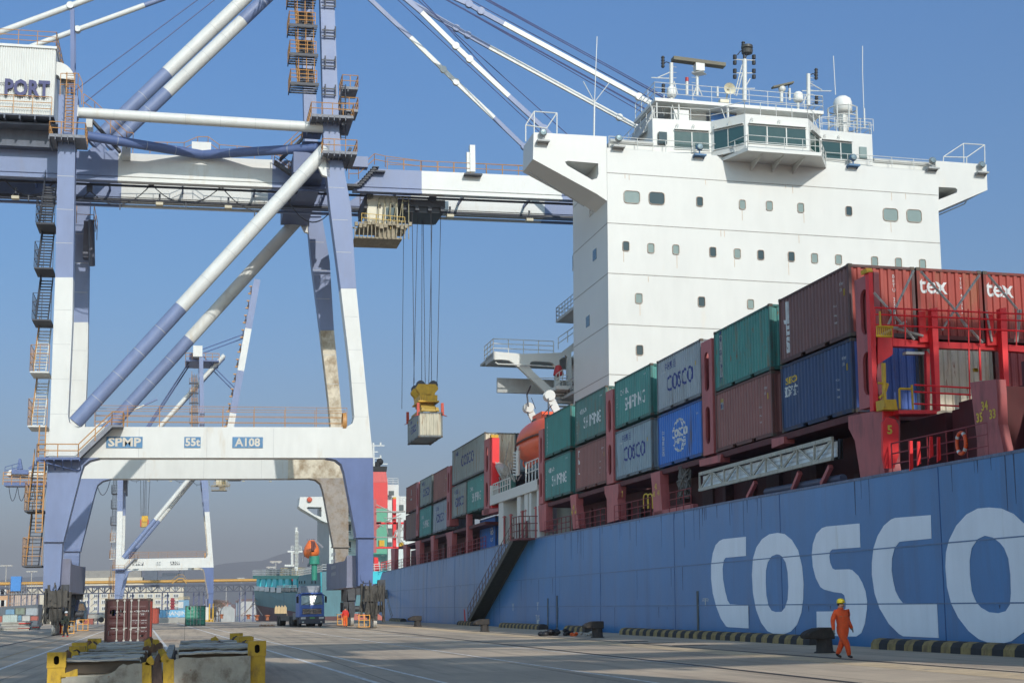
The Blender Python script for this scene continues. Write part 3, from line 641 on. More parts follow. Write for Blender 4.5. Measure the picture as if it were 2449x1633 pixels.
    a = aty(z1(585, 1400), 141.5); rail_part(root, [(a.x-1.6, 141.5, a.z), (a.x, 141.5, a.z), (a.x+.2, 143.8, a.z-1)], h=1.8)
    # ---- trolley and operator's cab
    mb = MB(); a, b = aty(y1(190, 1215), 130.5), aty(y1(700, 1310), 130.5)
    mb.box((a.x, 131.2, 38.6), (b.x, 136.2, 39.3)); 
    for xx in (a.x+.5, b.x-1.2): mb.tube((xx, 131, 39.4), (xx, 136.4, 39.4), .38, 12)
    for i in range(7): mb.box((a.x+1.2*i, 131, 38.2), (a.x+1.2*i+.35, 136, 38.6))
    mb.box((lerp(a.x, b.x, .5), 131.4, 38.1), (b.x-.3, 135.8, 38.7)); mb.build('trolley', DARK, root)
    ca, cb2 = aty(y1(205, 1400), 131.0), aty(y1(395, 1265), 131.0)
    mb = MB().box((ca.x, 131, ca.z), (cb2.x, 133.6, cb2.z+.6)); cab = mb.build('operator_cab', mat('cab_cream', (.62, .58, .45), .4, .1), root)
    q0, q1 = aty(y1(322, 1395), 130.95), aty(y1(385, 1300), 130.95); mb = MB()
    mb.box((q0.x, 130.93, q0.z), (q1.x, 130.99, q1.z)); mb.build('cab_window', GLASS, cab)
    mb = MB(); p0, p1 = aty(y1(125, 1490), 130.6), aty(y1(460, 1420), 130.6)
    mb.box((p0.x, 130.4, p0.z), (p1.x-.6, 134, p0.z+.15)); mb.box((p0.x+.4, 130.2, p1.z), (p1.x, 134.2, p1.z+.12)); mb.box((p0.x+2.2, 130.6, p0.z+.15), (p0.x+3.9, 133.5, p1.z))
    for i in range(14):
        xx = lerp(p0.x, p1.x, i/13); mb.beam((xx, 130.25, p0.z), (xx+.1*math.sin(i*7), 130.25, p1.z+.2+.3*abs(math.sin(i*3))), .08, .08)
        mb.box((xx, 130.1, p1.z-.15+.2*math.sin(i*5)), (xx+.28, 130.4, p1.z+.2+.2*math.sin(i*5)))
    mb.build('cab_gallery', mat('gallery_cream_dirty', (.34, .29, .20), .7, .3, 2, dirt=.4), root)
    rail_part(root, [aty(y1(170, 1415), 130.4), aty(y1(440, 1440), 130.4)], h=1.25, n=3, post=.7, m=mat('cab_rail', (.60, .42, .12), .5)); rail_part(root, [aty(y1(160, 1290), 132), aty(y1(205, 1290), 132)], h=1.2)
    mb = MB()
    for i in range(5):
        c = aty(y1(297+37*i, 1245), 130.6); mb.path([c+Vector((.28*math.cos(t), 0, .22*math.sin(t))) for t in [math.pi*j/8 for j in range(9 if i < 4 else 17)]], .05, 6)
        mb.tube(c+Vector((-.28, 0, 0)), c+Vector((-.4-.1*i, 0, -3.2)), .045, 5); mb.tube(c+Vector((.28, 0, 0)), c+Vector((.15+.03*i, 0, -3.3)), .045, 5)
    a, b = aty(y1(80, 1250), 131), aty(y1(150, 1430), 131); mb.path([lerp(a, b, t/8)+Vector((-.9*math.sin(math.pi*t/8)*.6, 0, -.8*math.sin(math.pi*t/8))) for t in range(9)], .07, 5)
    mb.build('festoon_loop', mat('pale_cable', (.30, .27, .17), .6), root)
    return root
crane = build_crane()
def copy_crane(loc, scale, label, skip=(), kx=None):
    r = crane.copy(); COL.objects.link(r); r.location = loc; r.scale = scale; r['label'] = label
    for ch in list(crane.children):
        if ch.name.split('.')[0] in skip: continue
        c = ch.copy(); COL.objects.link(c); c.parent = r
        for g in ch.children: d = g.copy(); COL.objects.link(d); d.parent = c
    return r
c109 = copy_crane((2*.95-7.43, 134*1+276, -1.6), (.95, .95, 1), 'distant gantry crane marked A109 with raised boom, seen between the near crane legs', skip=('boom', 'fore_stay', 'pin_joint', 'boom_hoist_rope', 'sign_plate', 'cable_box', 'hinge_housing', 'wing_pipe'))
ORG[c109.name] = Vector((2, 134, 0))
B0 = Vector((17.5, 129.6, 40))
mb = MB()
for gy in (129.6, 136.4):
    L = Vector((9.2, 0, 54)); base = B0+Vector((0, gy-129.6, 0))
    for k, (t0, t1, m) in enumerate(((0, .12, BLUE), (.12, .3, WHITE), (.3, .52, BLUE), (.52, .74, WHITE), (.74, 1, BLUE))):
        MB().beam(base+L*t0, base+L*t1, 1.45, 1.9, up=(1, 0, 0)).build('raised_boom', m, c109)
mb = MB()
for i in range(26):
    p = B0+Vector((9.2, 0, 54))*(i/26)+Vector((-1.4, 0, 0)); mb.beam(p, p+Vector((.4, 6.8, 2.2*(-1)**i)), .25, .25)
    mb.box(p+Vector((-.5, -.3, 0)), p+Vector((.3, .3, .3)))
mb.build('boom_truss', ORANGE, c109)
mb = MB()
for gy in (129.9, 136.9):
    for t in (.42, .72): mb.tube((10, gy, 73.5), B0+Vector((9.2, 0, 54))*t+Vector((0, gy-129.6, 0)), .16, 5)
    for t in (0, .5): mb.tube((9.2, gy, 73), (-9, gy, 44+t), .2, 5)
mb.build('mast_stay', DBLUE, c109)
mb = MB().box((6.5, 127, 70.2), (16, 140, 70.6)).box((7.5, 128, 70.6), (9.5, 138, 72.6)); mb.build('mast_platform', DBLUE, c109)
MB().rail([(6.5, 140, 70.6), (6.5, 127, 70.6), (16, 127, 70.6)], 1.8, .09, 2, 2).build('railing', ORANGE, c109)
for s, q in (('SPMP', (663, 892)), ('55t', (1151, 1255)), ('A109', (1452, 1644))):
    a, b = aty(z3(q[0], 98), YN-.06), aty(z3(q[1], 31), YN-.06)
    pl = MB().box((a.x, YN-.06, a.z), (b.x, YN-.002, b.z)).build('sign_plate', mat('black_sign_plate', (.012, .014, .02), .6) if s == 'A109' else mat('grey_sign_plate', (.10, .12, .14), .6), c109)
    tb = MB(); c = (a+b)/2; text(tb, s, 1.15, (c.x, YN-.08, c.z), (1, 0, 0), (0, 0, 1), .05); tb.build('lettering', WHITE, pl)
c107 = copy_crane((3, 2, 0), (1, 1, 1), 'gantry crane behind the camera position, only its shadows reach the picture', skip=('sign_plate',))
c106 = copy_crane((6, -21, 0), (1, 1, 1), 'added unseen gantry crane farther behind the camera, only its shadows reach the picture', skip=('sign_plate',))  # unseen crane, added only to throw shadow bands over the right foreground

# tail end and idle spreader of the distant crane
MI = (Matrix.Translation(Vector((2*.95-7.43, 410, -1.6))) @ Matrix.Diagonal((.95, .95, 1, 1))).inverted()
def far_part(mb, name, m):
    o = mb.build(name, m); o.parent = c109; o.matrix_parent_inverse = MI; return o
A4 = lambda x, y: aty(z3(x, y), 404)
far_part(MB().box(A4(25, 330)-Vector((0, 0, .2)), A4(285, 318)+Vector((0, 6, .6))), 'tail_girder', DBLUE)
far_part(MB().rail([A4(18, 328), A4(285, 328)], 3.2, .12, 4, 2.2), 'railing', ORANGE)
far_part(MB().prism([A4(40, 270), A4(290, 285), A4(290, 245), A4(60, 232)], (0, 6, 0)), 'tail_house', WHITE)
mb = MB().prism([A4(75, 262), A4(180, 265), A4(180, 238), A4(75, 232)], (0, -1, 0)); mb.prism([A4(105, 230), A4(140, 230), A4(128, 165), A4(116, 165)], (0, 2, 0)); mb.beam(A4(180, 230), A4(240, 190), .6, .6); mb.rail([A4(30, 265), A4(120, 240)], 2, .1, 2, 2)
far_part(mb, 'tail_sheave_frame', DBLUE)
mb = MB()
for x0_, x1_ in ((55, 110), (110, 165), (165, 215), (215, 250), (250, 290), (600, 690)):
    a, b = A4(x0_, 335 if x0_ < 300 else 300), A4(x1_, 335 if x0_ < 300 else 300); mb.path([lerp(a, b, i/8)+Vector((0, 0, -4.0*(1-(2*i/8-1)**2))) for i in range(9)], .09, 4)
far_part(mb, 'festoon_cable', DARK)
sp9 = thing('container_spreader', 'small yellow idle spreader hanging under the distant gantry crane', 'spreader', A4(902, 595))
a, b = A4(878, 592), A4(928, 560); MB().box(a, b+Vector((0, 2.5, 0))).build('spreader_frame', mat('worn_yellow', (.45, .30, .06), .6), sp9)
a, b = A4(885, 558), A4(925, 522); MB().box(a, b+Vector((0, 2, 0))).build('headblock', YEL, sp9)
for xx in (876, 922): a, b = A4(xx, 590), A4(xx+8, 545); MB().box(a-Vector((0, .3, 0)), b).build('flipper', mat('flipper_red', (.5, .06, .03), .5), sp9)
mb = MB()
for x0_, x1_ in ((878, 882), (898, 893), (908, 900), (914, 912), (938, 925)): mb.tube(A4(x0_, 285), A4(x1_, 525), .06, 4)
mb.build('hoist_rope', ROPE, sp9)
# ================================================================ quay and water
def paved(name, c, c2):
    m = mat(name, c, .75, .10, .15, dirt=.0, spec=.3)
    n = m.node_tree; N = n.nodes; L = n.links; b = N['Principled BSDF']
    src = b.inputs['Base Color'].links[0].from_socket
    t = N.new('ShaderNodeTexCoord'); mp = N.new('ShaderNodeMapping'); mp.inputs['Scale'].default_value = (1, .35, 1); L.new(t.outputs['Object'], mp.inputs[0])
    q = N.new('ShaderNodeTexNoise'); q.inputs['Scale'].default_value = .35; q.inputs['Detail'].default_value = 9; q.inputs['Roughness'].default_value = .68; L.new(mp.outputs[0], q.inputs[0])
    r = N.new('ShaderNodeValToRGB'); r.color_ramp.elements[0].position = .42; r.color_ramp.elements[1].position = .62; L.new(q.outputs['Fac'], r.inputs[0])
    mx = N.new('ShaderNodeMix'); mx.data_type = 'RGBA'; mx.inputs[7].default_value = c2+(1,); L.new(r.outputs[0], mx.inputs[0]); L.new(src, mx.inputs[6])
    # slab joints
    br = N.new('ShaderNodeTexBrick'); br.inputs['Scale'].default_value = 1; br.inputs['Brick Width'].default_value = 5; br.inputs['Row Height'].default_value = 5; br.offset = 0
    br.inputs['Mortar Size'].default_value = .03; br.inputs['Color1'].default_value = (1, 1, 1, 1); br.inputs['Color2'].default_value = (.93, .93, .93, 1); br.inputs['Mortar'].default_value = (.55, .55, .55, 1)
    L.new(t.outputs['Object'], br.inputs[0]); m2 = N.new('ShaderNodeMix'); m2.data_type = 'RGBA'; m2.blend_type = 'MULTIPLY'; m2.inputs[0].default_value = 1
    L.new(mx.outputs[2], m2.inputs[6]); L.new(br.outputs['Color'], m2.inputs[7]); L.new(m2.outputs[2], b.inputs['Base Color'])
    mp2 = N.new('ShaderNodeMapping'); mp2.inputs['Scale'].default_value = (1.1, .035, 1); L.new(t.outputs['Object'], mp2.inputs[0])
    q3 = N.new('ShaderNodeTexNoise'); q3.inputs['Scale'].default_value = 1.4; q3.inputs['Detail'].default_value = 7; q3.inputs['Roughness'].default_value = .7; L.new(mp2.outputs[0], q3.inputs[0])
    r3 = N.new('ShaderNodeValToRGB'); r3.color_ramp.elements[0].position = .36; r3.color_ramp.elements[1].position = .52; r3.color_ramp.elements[0].color = (.72, .72, .74, 1); L.new(q3.outputs['Fac'], r3.inputs[0])
    m3 = N.new('ShaderNodeMix'); m3.data_type = 'RGBA'; m3.blend_type = 'MULTIPLY'; m3.inputs[0].default_value = 1; L.new(m2.outputs[2], m3.inputs[6]); L.new(r3.outputs[0], m3.inputs[7]); L.new(m3.outputs[2], b.inputs['Base Color'])
    bp = N.new('ShaderNodeBump'); bp.inputs['Strength'].default_value = .25; bp.inputs['Distance'].default_value = .03
    q2 = N.new('ShaderNodeTexNoise'); q2.inputs['Scale'].default_value = 14; q2.inputs['Detail'].default_value = 6; L.new(t.outputs['Object'], q2.inputs[0]); L.new(q2.outputs['Fac'], bp.inputs['Height']); L.new(bp.outputs[0], b.inputs['Normal'])
    return m
QM = paved('quay_concrete', (.60, .485, .355), (.47, .38, .285))
G_ = [(-400, 24.9), (200, 24.9), (215, 24.9), (228, 16.2), (330, 12.2), (575, 12.2), (2500, 12.2)]
gz = lambda y: 0 if y < 200 else max(-3.0, -(y-200)*.008)
mb = MB()
for (ya_, xa_), (yb_, xb_) in zip(G_, G_[1:]):
    mb.add([(-3500, ya_, gz(ya_)), (xa_, ya_, gz(ya_)), (xb_, yb_, gz(yb_)), (-3500, yb_, gz(yb_))], [(0, 1, 2, 3)])
    mb.add([(xa_, ya_, gz(ya_)), (xa_, ya_, -7), (xb_, yb_, -7), (xb_, yb_, gz(yb_))], [(0, 1, 2, 3)])
mb.build('ground', QM).__setitem__('kind', 'structure')
wm = mat('harbour_water', (.03, .06, .07), .08, .1, .05, spec=.6, bump=.4)
MB().add([(-9000, -9000, -3.6), (9000, -9000, -3.6), (9000, 9000, -3.6), (-9000, 9000, -3.6)], [(0, 1, 2, 3)]).build('water', wm).__setitem__('kind', 'structure')
# ================================================================ the blue container ship alongside
from mathutils.geometry import tessellate_polygon
zk = zm(1560, 80, 2060, 2306); zl = zm(1160, 780, 1460, 1568); zn = zm(1560, 1020, 2449); zo = zm(1100, 1150, 1350, 1059)
def prism_h(mb, outer, holes, off):
    """extrude an outline with holes"""
    off = Vector(off); loops = [[Vector(p) for p in outer]]+[[Vector(p) for p in h] for h in holes]
    tri = tessellate_polygon(loops); P = [p for l in loops for p in l]; n = len(P)
    mb.add(P+[p+off for p in P], [tuple(t) for t in tri]+[tuple(i+n for i in t)[::-1] for t in tri])
    for l in loops:
        k = len(l); mb.add(l+[p+off for p in l], [(i, (i+1) % k, (i+1) % k+k, i+k) for i in range(k)])
    return mb
SHIP_AT = Vector((45, 110, -1.5))
ship = thing('container_ship', 'big blue hulled container ship with white wheelhouse block moored along the quay', 'ship', SHIP_AT, MS)
DECK = [(-70, 9.5), (-30, 7.2), (0, 6.3), (41, 6.23), (65, 6.42), (87, 6.48), (106, 6.55), (121, 6.58), (133, 6.45), (150, 6.32), (170, 6.26), (195.6, 6.15)]
def deckz(y):
    for (a, za_), (b, zb2) in zip(DECK, DECK[1:]):
        if a <= y <= b: return za_+(zb2-za_)*(y-a)/(b-a)
    return DECK[-1][1]
out = [(-78, 9.5)]+DECK+[(198.2, 5.0), (200.3, 4.4), (203.4, 3.6), (205, 3.0), (204.8, 2.2), (203, 1.4), (199.5, .8), (193, .1), (185, -.6), (172, -1.5), (165, -3), (-60, -3)]
mb = MB(); X0, X1 = 25.5, 65.5
ST = [(a, b, -3 if a < 165 else -1.5) for a, b in DECK if a > -25]; ST[-2] = (170, 6.26, -1.7); ST[-1] = (185, 6.2, -.6)
bow = []
for i in range(9):
    t = i/8; y = -20-58*(1-t)**1.0; k = (-20-y)/58; bow.append((y, 7.0+2.5*k, -3+2*k, 20*(1-k**2.2*.97)))
ring = [(y, zt_, zb_, 20) for y, zt_, zb_ in ST]
allr = bow[:-1]+[(-20, 7.0, -3, 20)]+ring
for (ya_, ta, ba, wa), (yb_, tb_, bb, wb) in zip(allr, allr[1:]):
    for s_ in (-1, 1):
        mb.add([(45.5+s_*wa, ya_, ba), (45.5+s_*wb, yb_, bb), (45.5+s_*wb, yb_, tb_), (45.5+s_*wa, ya_, ta)], [(0, 1, 2, 3)])
    mb.add([(45.5-wa, ya_, ta), (45.5+wa, ya_, ta), (45.5+wb, yb_, tb_), (45.5-wb, yb_, tb_)], [(0, 1, 2, 3)])
    mb.add([(45.5-wa, ya_, ba), (45.5+wa, ya_, ba), (45.5+wb, yb_, bb), (45.5-wb, yb_, bb)], [(0, 1, 2, 3)])
stern = [(185, 6.2), (195.6, 6.15)]+[p for p in out if 198 <= p[0]]+[(195.8, .55), (193, .1), (185, -.6)]
mb.prism([(X0, y, z) for y, z in stern], (X1-X0, 0, 0))
hull = mb.build('hull', HULL, ship)
# ---- plate seams and rubbing strakes
mb = MB()
for z in (3.6, 1.565): MB().box((25.474, -20, z-.022), (25.5, 190, z+.022)).build('rubbing_strake', mat('strake_paint', (.13, .22, .38), .5, .2), hull)
for y in (46.4, 60.5, 75, 89.5, 101, 120, 141, 158, 178): mb.box((25.488, y-.02, -.9), (25.5, y+.02, deckz(y)))
mb.build('plate_seam', mat('hull_seam_paint', (.035, .10, .28), .5, .2), hull)
MB().box((25.44, 100.4, -.5), (25.5, 100.6, 2.3)).build('fender_mark', mat('scuffed_hull', (.12, .13, .13), .7, .3, 3), hull)
mb = MB()
for p, w_, h_ in ((y5(755, 640), .3, 3.0), (y5(22, 675), .3, 3)):
    q = sx(p, 25.5); mb.box((25.46, q.y-.12, -.9), (25.5, q.y+.12, q.z))
mb.build('scuff_bar', mat('scuffed_hull', (.10, .11, .11), .7, .3, 3), hull)
mb = MB(); rs = random.Random(21)
for i in range(150):
    y = rs.uniform(38, 190); z = deckz(y)-rs.uniform(0, .03) if rs.random() < .7 else rs.choice((3.55, 1.5)); L = rs.uniform(.2, 1.6)**1.4; w = rs.uniform(.015, .06)
    mb.prism([(25.496, y-w, z), (25.496, y+w, z), (25.496, y+w*.3, z-L), (25.496, y-w*.3, z-L)], (.003, 0, 0))
mb.build('hull_streak', mat('streak_brown_blue', (.085, .12, .20), .8, .3, 4), hull)
MB().prism([(25.47, y, deckz(y)-.03) for y in (30, 41, 65, 87, 106, 121, 133, 150, 170, 195)]+[(25.47, y, deckz(y)+.07) for y in (195, 170, 150, 133, 121, 106, 87, 65, 41, 30)], (.12, 0, 0)).build('gunwale_strip', mat('gunwale_worn', (.16, .20, .30), .6, .3, 2, rust=.6), hull)
# ---- name on the side
L_ = {
 'C1': [[(990,374),(878,386),(860,395),(842,415),(828,455),(820,510),(820,580),(828,650),(845,715),(868,775),(893,812),(903,816),(1003,822),(1001,708),(912,704),(900,685),(888,640),(878,580),(876,530),(882,490),(890,477),(990,468)]],
 'O1': [[(1145,355),(1105,362),(1070,385),(1042,425),(1025,480),(1020,560),(1025,650),(1040,730),(1065,795),(1095,835),(1130,851),(1170,852),(1210,838),(1240,805),(1262,745),(1270,680),(1272,600),(1265,520),(1245,440),(1215,390),(1180,361)],
        [(1140,460),(1115,470),(1097,500),(1088,540),(1087,600),(1090,660),(1100,710),(1115,735),(1135,742),(1165,741),(1182,720),(1195,680),(1198,620),(1195,550),(1185,500),(1168,472),(1155,462)]],
 'S': [[(1547,309),(1385,324),(1362,332),(1335,360),(1318,410),(1313,460),(1318,520),(1332,575),(1355,620),(1372,632),(1420,645),(1460,650),(1472,660),(1480,700),(1478,725),(1465,738),(1336,740),(1338,855),(1480,862),(1530,862),(1555,845),(1572,800),(1582,730),(1583,690),(1575,640),(1560,600),(1540,565),(1510,537),(1495,533),(1425,535),(1413,528),(1402,500),(1398,470),(1402,447),(1412,436),(1550,426)]],
 'C2': [[(1895,268),(1720,282),(1700,290),(1665,320),(1635,370),(1615,430),(1607,500),(1607,560),(1620,650),(1645,725),(1690,800),(1740,850),(1760,861),(1933,869),(1925,702),(1757,698),(1740,675),(1722,640),(1710,590),(1703,540),(1705,480),(1718,430),(1740,400),(1755,397),(1898,383)]],
 'O2': [[(2180,231),(2125,236),(2070,265),(2020,320),(1985,390),(1970,450),(1967,520),(1975,620),(1995,700),(2030,770),(2080,835),(2130,875),(2185,895),(2240,897),(2290,885),(2352,840),(2405,760),(2435,660),(2440,560),(2425,450),(2390,360),(2352,310),(2300,262),(2240,236)],
        [(2160,369),(2125,385),(2095,430),(2085,490),(2086,560),(2095,640),(2115,690),(2140,720),(2180,743),(2225,748),(2262,738),(2283,705),(2288,650),(2285,560),(2275,480),(2255,430),(2235,405),(2200,378)]]}
for k, loops in L_.items():
    mb = MB(); LL = [[sx(y5(*p), 25.484) for p in l] for l in loops]
    prism_h(mb, LL[0], LL[1:], (.012, 0, 0)); mb.build('name_letter', LETTER, hull)
# load marks, tug marks
mb = MB(); ex, ey = (0, -1, 0), (0, 0, 1)
def mark(p, s, size, bar=True):
    q = sx(p, 25.48); text(mb, s, size, q, ex, ey, .0)
    if bar: mb.box((25.478, q.y-.4, q.z+size*.55), (25.49, q.y+.4, q.z+size*.65)); mb.box((25.478, q.y-.05, q.z-size*1.6), (25.49, q.y+.05, q.z+size*.6))
mark(y5(792, 686), '3HFOT 59457', .17); mark(zo(787, 1250), '427T', .25); mark(zo(537, 1262), '407', .25); mark(zo(33, 1282), '34T', .25, False); mark(zo(76, 1282), '35', .25, False)
q = sx(zo(787, 1388), 25.48); text(mb, 'TUG', .62, q, ex, ey, .01); q2 = sx(zo(787, 1470), 25.48); mb.box((25.478, q2.y-.28, q2.z-.45), (25.49, q2.y+.28, q2.z+.45))
mb.build('hull_mark', WTXT, hull)
# ---- decks, coaming, hatch covers
mb = MB(); 
for (a, b) in zip(DECK, DECK[1:]): mb.add([(25.7, a[0], a[1]-.02), (65.3, a[0], a[1]-.02), (65.3, b[0], b[1]-.02), (25.7, b[0], b[1]-.02)], [(0, 1, 2, 3)])
mb.build('deck', OXIDE, ship)
BAYS = [(14, 29.5), (34, 49.5), (53.1, 68.75), (70.7, 86.5), (88.4, 105), (127.7, 144.1), (147, 165), (167.4, 182)]
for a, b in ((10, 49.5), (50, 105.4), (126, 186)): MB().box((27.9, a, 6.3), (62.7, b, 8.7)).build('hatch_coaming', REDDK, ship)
for a, b in BAYS:
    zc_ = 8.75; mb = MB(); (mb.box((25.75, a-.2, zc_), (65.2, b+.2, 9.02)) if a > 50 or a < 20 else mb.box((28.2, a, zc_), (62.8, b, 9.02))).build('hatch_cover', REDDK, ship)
DFIT = mat('deck_fitting_paint', (.09, .035, .035), .6, .3, 2)
random.seed(3); y = 54
while y < 104:
    MB().box((27.2+random.random()*.8, y, 6.4), (28.2, y+.4+random.random()*1.4, 7.0+random.random()*1.6)).build('deck_fitting', DFIT, ship); y += 1.8+random.random()*2.2
for ya_, yb_ in ((128, 145), (148, 180)):
    y = ya_
    while y < yb_: MB().box((27.4, y, 6.3), (28.2, y+.6+random.random(), 7.2+random.random()*1.3)).build('deck_fitting', DFIT, ship); y += 2+random.random()*3
# ---- pedestals along the rail (each stands on the deck edge and carries the stacks)
def pedestal(p, X=25.62, w=.5, m=OXIDE):
    P = [sx(q, X) for q in p]; return MB().prism([Vector((X, v.y, v.z)) for v in P], (w, 0, 0)).build('pedestal', m, ship)
PED = [((zb(680, 1262), zb(797, 1240), zb(797, 1320), zb(790, 1370), zb(800, 1540), zb(705, 1568), zb(700, 1370), zb(682, 1320)),),
       ((zb(1065, 1158), zb(1145, 1135), zb(1145, 1240), zb(1165, 1490), zb(1092, 1512), zb(1075, 1240)),),
       ((zb(395, 1340), zb(447, 1325), zb(445, 1420), zb(470, 1610), zb(420, 1620), zb(400, 1420)),),
       ((zb(130, 1425), zb(195, 1405), zb(195, 1620), zb(140, 1640)),),
       ((zc(1150, 1030), zc(1165, 1025), zc(1165, 1290), zc(1172, 1320), zc(1165, 1490), zc(1150, 1495), zc(1145, 1320), zc(1150, 1290)),),
       ((zc(908, 1245), zc(985, 1225), zc(985, 1320), zc(975, 1530), zc(925, 1545), zc(925, 1330)),),
       ((zc(733, 1285), zc(770, 1270), zc(768, 1590), zc(742, 1600), zc(735, 1350)),),
       ((zc(552, 1345), zc(610, 1330), zc(605, 1615), zc(565, 1625), zc(560, 1420)),),
       ((zc(412, 1385), zc(450, 1375), zc(450, 1650), zc(415, 1660)),), ((zc(268, 1430), zc(315, 1425), zc(310, 1670), zc(275, 1680)),)]
for (p,) in PED: pedestal(p)
pedestal((za(762, 1185), za(1042, 1130), za(1040, 1560), za(1065, 1700), za(1000, 1740), za(870, 1760), za(850, 1600), za(815, 1380), za(765, 1280)), w=.7)
pedestal((za(150, 1365), za(250, 1345), za(250, 1400), za(152, 1440))); pedestal((zb(1470, 1045), zb(1652, 995), zb(1645, 1060), zb(1475, 1098)))
pedestal((zc(1335, 980), zc(1400, 960), zc(1525, 955), zc(1525, 990), zc(1360, 1035), zc(1335, 1035)))
# bulwark block with the numbers
P = [sx(q, 25.6) for q in (za(1735, 915), za(1942, 890), za(1950, 1000), za(1960, 1250), za(2000, 1440), za(2010, 1500), za(1790, 1530), za(1790, 1380))]
blk = MB().prism([Vector((25.6, v.y, v.z)) for v in P], (.35, 0, 0)).build('pedestal', OXIDE, ship); MB().box((26.0, P[1].y+.3, 6.3), (27.8, P[0].y-.2, P[0].z-.3)).build('hatch_coaming', REDDK, ship)  # dark box added behind the block to read as shade
mb = MB(); 
for s, p, sz in (('34', za(1848, 1105), .42), ('35', za(1808, 1198), .42), ('33', za(1912, 1170), .42)): q = sx(p, 25.58); text(mb, s, sz, (25.585, q.y, q.z), ex, ey, .012)
for s, p, sz in (('42', zb(1110, 1265), .42), ('43', zb(1095, 1330), .42), ('41', zb(1133, 1318), .42), ('45', zb(425, 1440), .42), ('7', zb(830, 1330), .5), ('46', zb(412, 1480), .4), ('44', zb(440, 1480), .4)): q = sx(p, 25.61); text(mb, s, sz, (25.605, q.y, q.z), ex, ey, .01)
mb.build('stencil', YTXT, ship)
# dark fore structure right of the numbered block
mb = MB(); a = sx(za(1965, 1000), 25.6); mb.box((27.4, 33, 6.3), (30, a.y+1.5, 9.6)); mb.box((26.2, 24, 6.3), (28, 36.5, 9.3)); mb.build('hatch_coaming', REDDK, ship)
# corner beam: red lashing-bridge towers at the side, one per gap
def tower(ya, yb, z0, z1, x=25.62, top=True, m=OXIDE, slots=2, w=.9):
    mb = MB(); h = z1-z0; ym = (ya+yb)/2; sw = abs(yb-ya)*.22
    def slot(s, e):
        r = sw; return [(x, ym+r*math.cos(t), e-r+r*math.sin(t)) for t in [math.pi*i/6 for i in range(7)]]+[(x, ym-r*math.cos(t), s+r-r*math.sin(t)) for t in [math.pi*i/6 for i in range(7)]]
    holes = [slot(z0+h*.09, z0+h*.42)]+([slot(z0+h*.55, z0+h*.90)] if slots > 1 else [])
    prism_h(mb, [(x, ya, z0), (x, yb, z0), (x, yb, z1), (x, ya, z1)], holes, (.12, 0, 0))
    mb.box((x+.12, ya, z0), (x+w, ya+.1, z1)); mb.box((x+.12, yb-.1, z0), (x+w, yb, z1)); mb.box((x+w-.06, ya+.1, z0), (x+w+.04, yb-.1, z1))
    return mb.build('lashing_tower', m, ship)
for a, b, z1_ in ((68.95, 70.5, 14.9), (86.75, 88.3, 14.9), (105.15, 106.6, 14.6), (125.1, 127.5, 16.2), (144.9, 146.8, 15.6), (165.5, 167.2, 15.7), (176.2, 177.2, 12)):
    tower(a, b, 9.05 if a < 120 else 9.6, z1_)
t0 = sx(za(965, 300), 25.6).y; t1 = sx(za(815, 300), 25.6).y; 
tt = tower(t0, t1, 9.05, sx(za(960, 30), 25.6).z, slots=2, w=.26)
# lit frame of the fore lashing bridge, facing the bow
YL = t0; R_ = REDP
mb = MB(); A = lambda x, y, Y=YL: sy(za(x, y), Y)
def plate(name, pts, d=.25, Y=YL, m=R_, lab=None):
    o = MB().prism([sy(za(*p), Y) for p in pts], (0, d, 0)).build(name, m, ship)
    if lab: o['label'] = lab
    return o
plate('bridge_frame', [(925, 30), (965, 30), (972, 545), (1118, 560), (1118, 690), (1000, 770), (985, 880), (1030, 1140), (965, 1140)], .3)
plate('bridge_frame', [(905, 5), (950, 5), (962, 32), (912, 38)], .5, YL-.05, YEL)
plate('bridge_frame', [(1000, 545), (1120, 560), (1340, 585), (1990, 610), (2400, 640), (2400, 690), (1990, 660), (1500, 640), (1250, 630), (1118, 625), (1110, 700), (1000, 770)], .35, YL-.06)
for xa, xb_ in ((1425, 1480), (1975, 2035), (2520, 2590)):
    plate('bridge_post', [(xa, 325), (xa+50, 318), (xb_+20, 1140+(xa-1425)*.02), (xa+45, 1150)], .3, YL-.5)
for xa, ya in ((1355, 350), (1895, 375)):
    plate('bridge_bracket', [(xa-30, ya), (xa+25, ya-5), (xa+30, ya+170), (xa+70, ya+110), (xa+90, ya+240), (xa-20, ya+245)], .1, YL-.2)
plate('bridge_bracket', [(1385, 660), (1415, 690), (1415, 1140), (1395, 1140)], .2, YL+.4)
plate('walkway', [(1165, 1135), (1470, 1135), (1470, 1165), (1165, 1165)], .9, YL-.9)
plate('bridge_panel', [(1042, 1140), (1165, 1145), (1165, 1215), (1130, 1180), (1090, 1185), (1060, 1220), (1042, 1210)], .1, YL-.4)
plate('bridge_panel', [(1040, 1230), (1070, 1190), (1140, 1210), (1165, 1260), (1165, 1500), (1130, 1600), (1060, 1600), (1040, 1500)], .15, YL-.7)
q = A(1095, 1295, YL-.72); mb = MB(); text(mb, '5', .45, q, (1, 0, 0), (0, 0, 1), .015); mb.build('stencil', YTXT, ship)
for xa, ya, yb2 in ((1255, 1380, 1600), (1315, 1385, 1560), (1415, 1345, 1500), (1475, 1350, 1530)): plate('rib_plate', [(xa, ya), (xa+22, ya), (xa+28, yb2), (xa, yb2+20)], .06, 47.5 if xa < 1400 else 46)
mb = MB()
for ya in (325, 378, 460): mb.tube(A(970, ya-5, YL-.5), A(2600, ya+65, YL-.5), .035, 5)
for xa in (975, 1115, 1215, 1560, 1720, 1810, 2100, 2300): mb.tube(A(xa, 330, YL-.5), A(xa+5, 620, YL-.5), .03, 5)
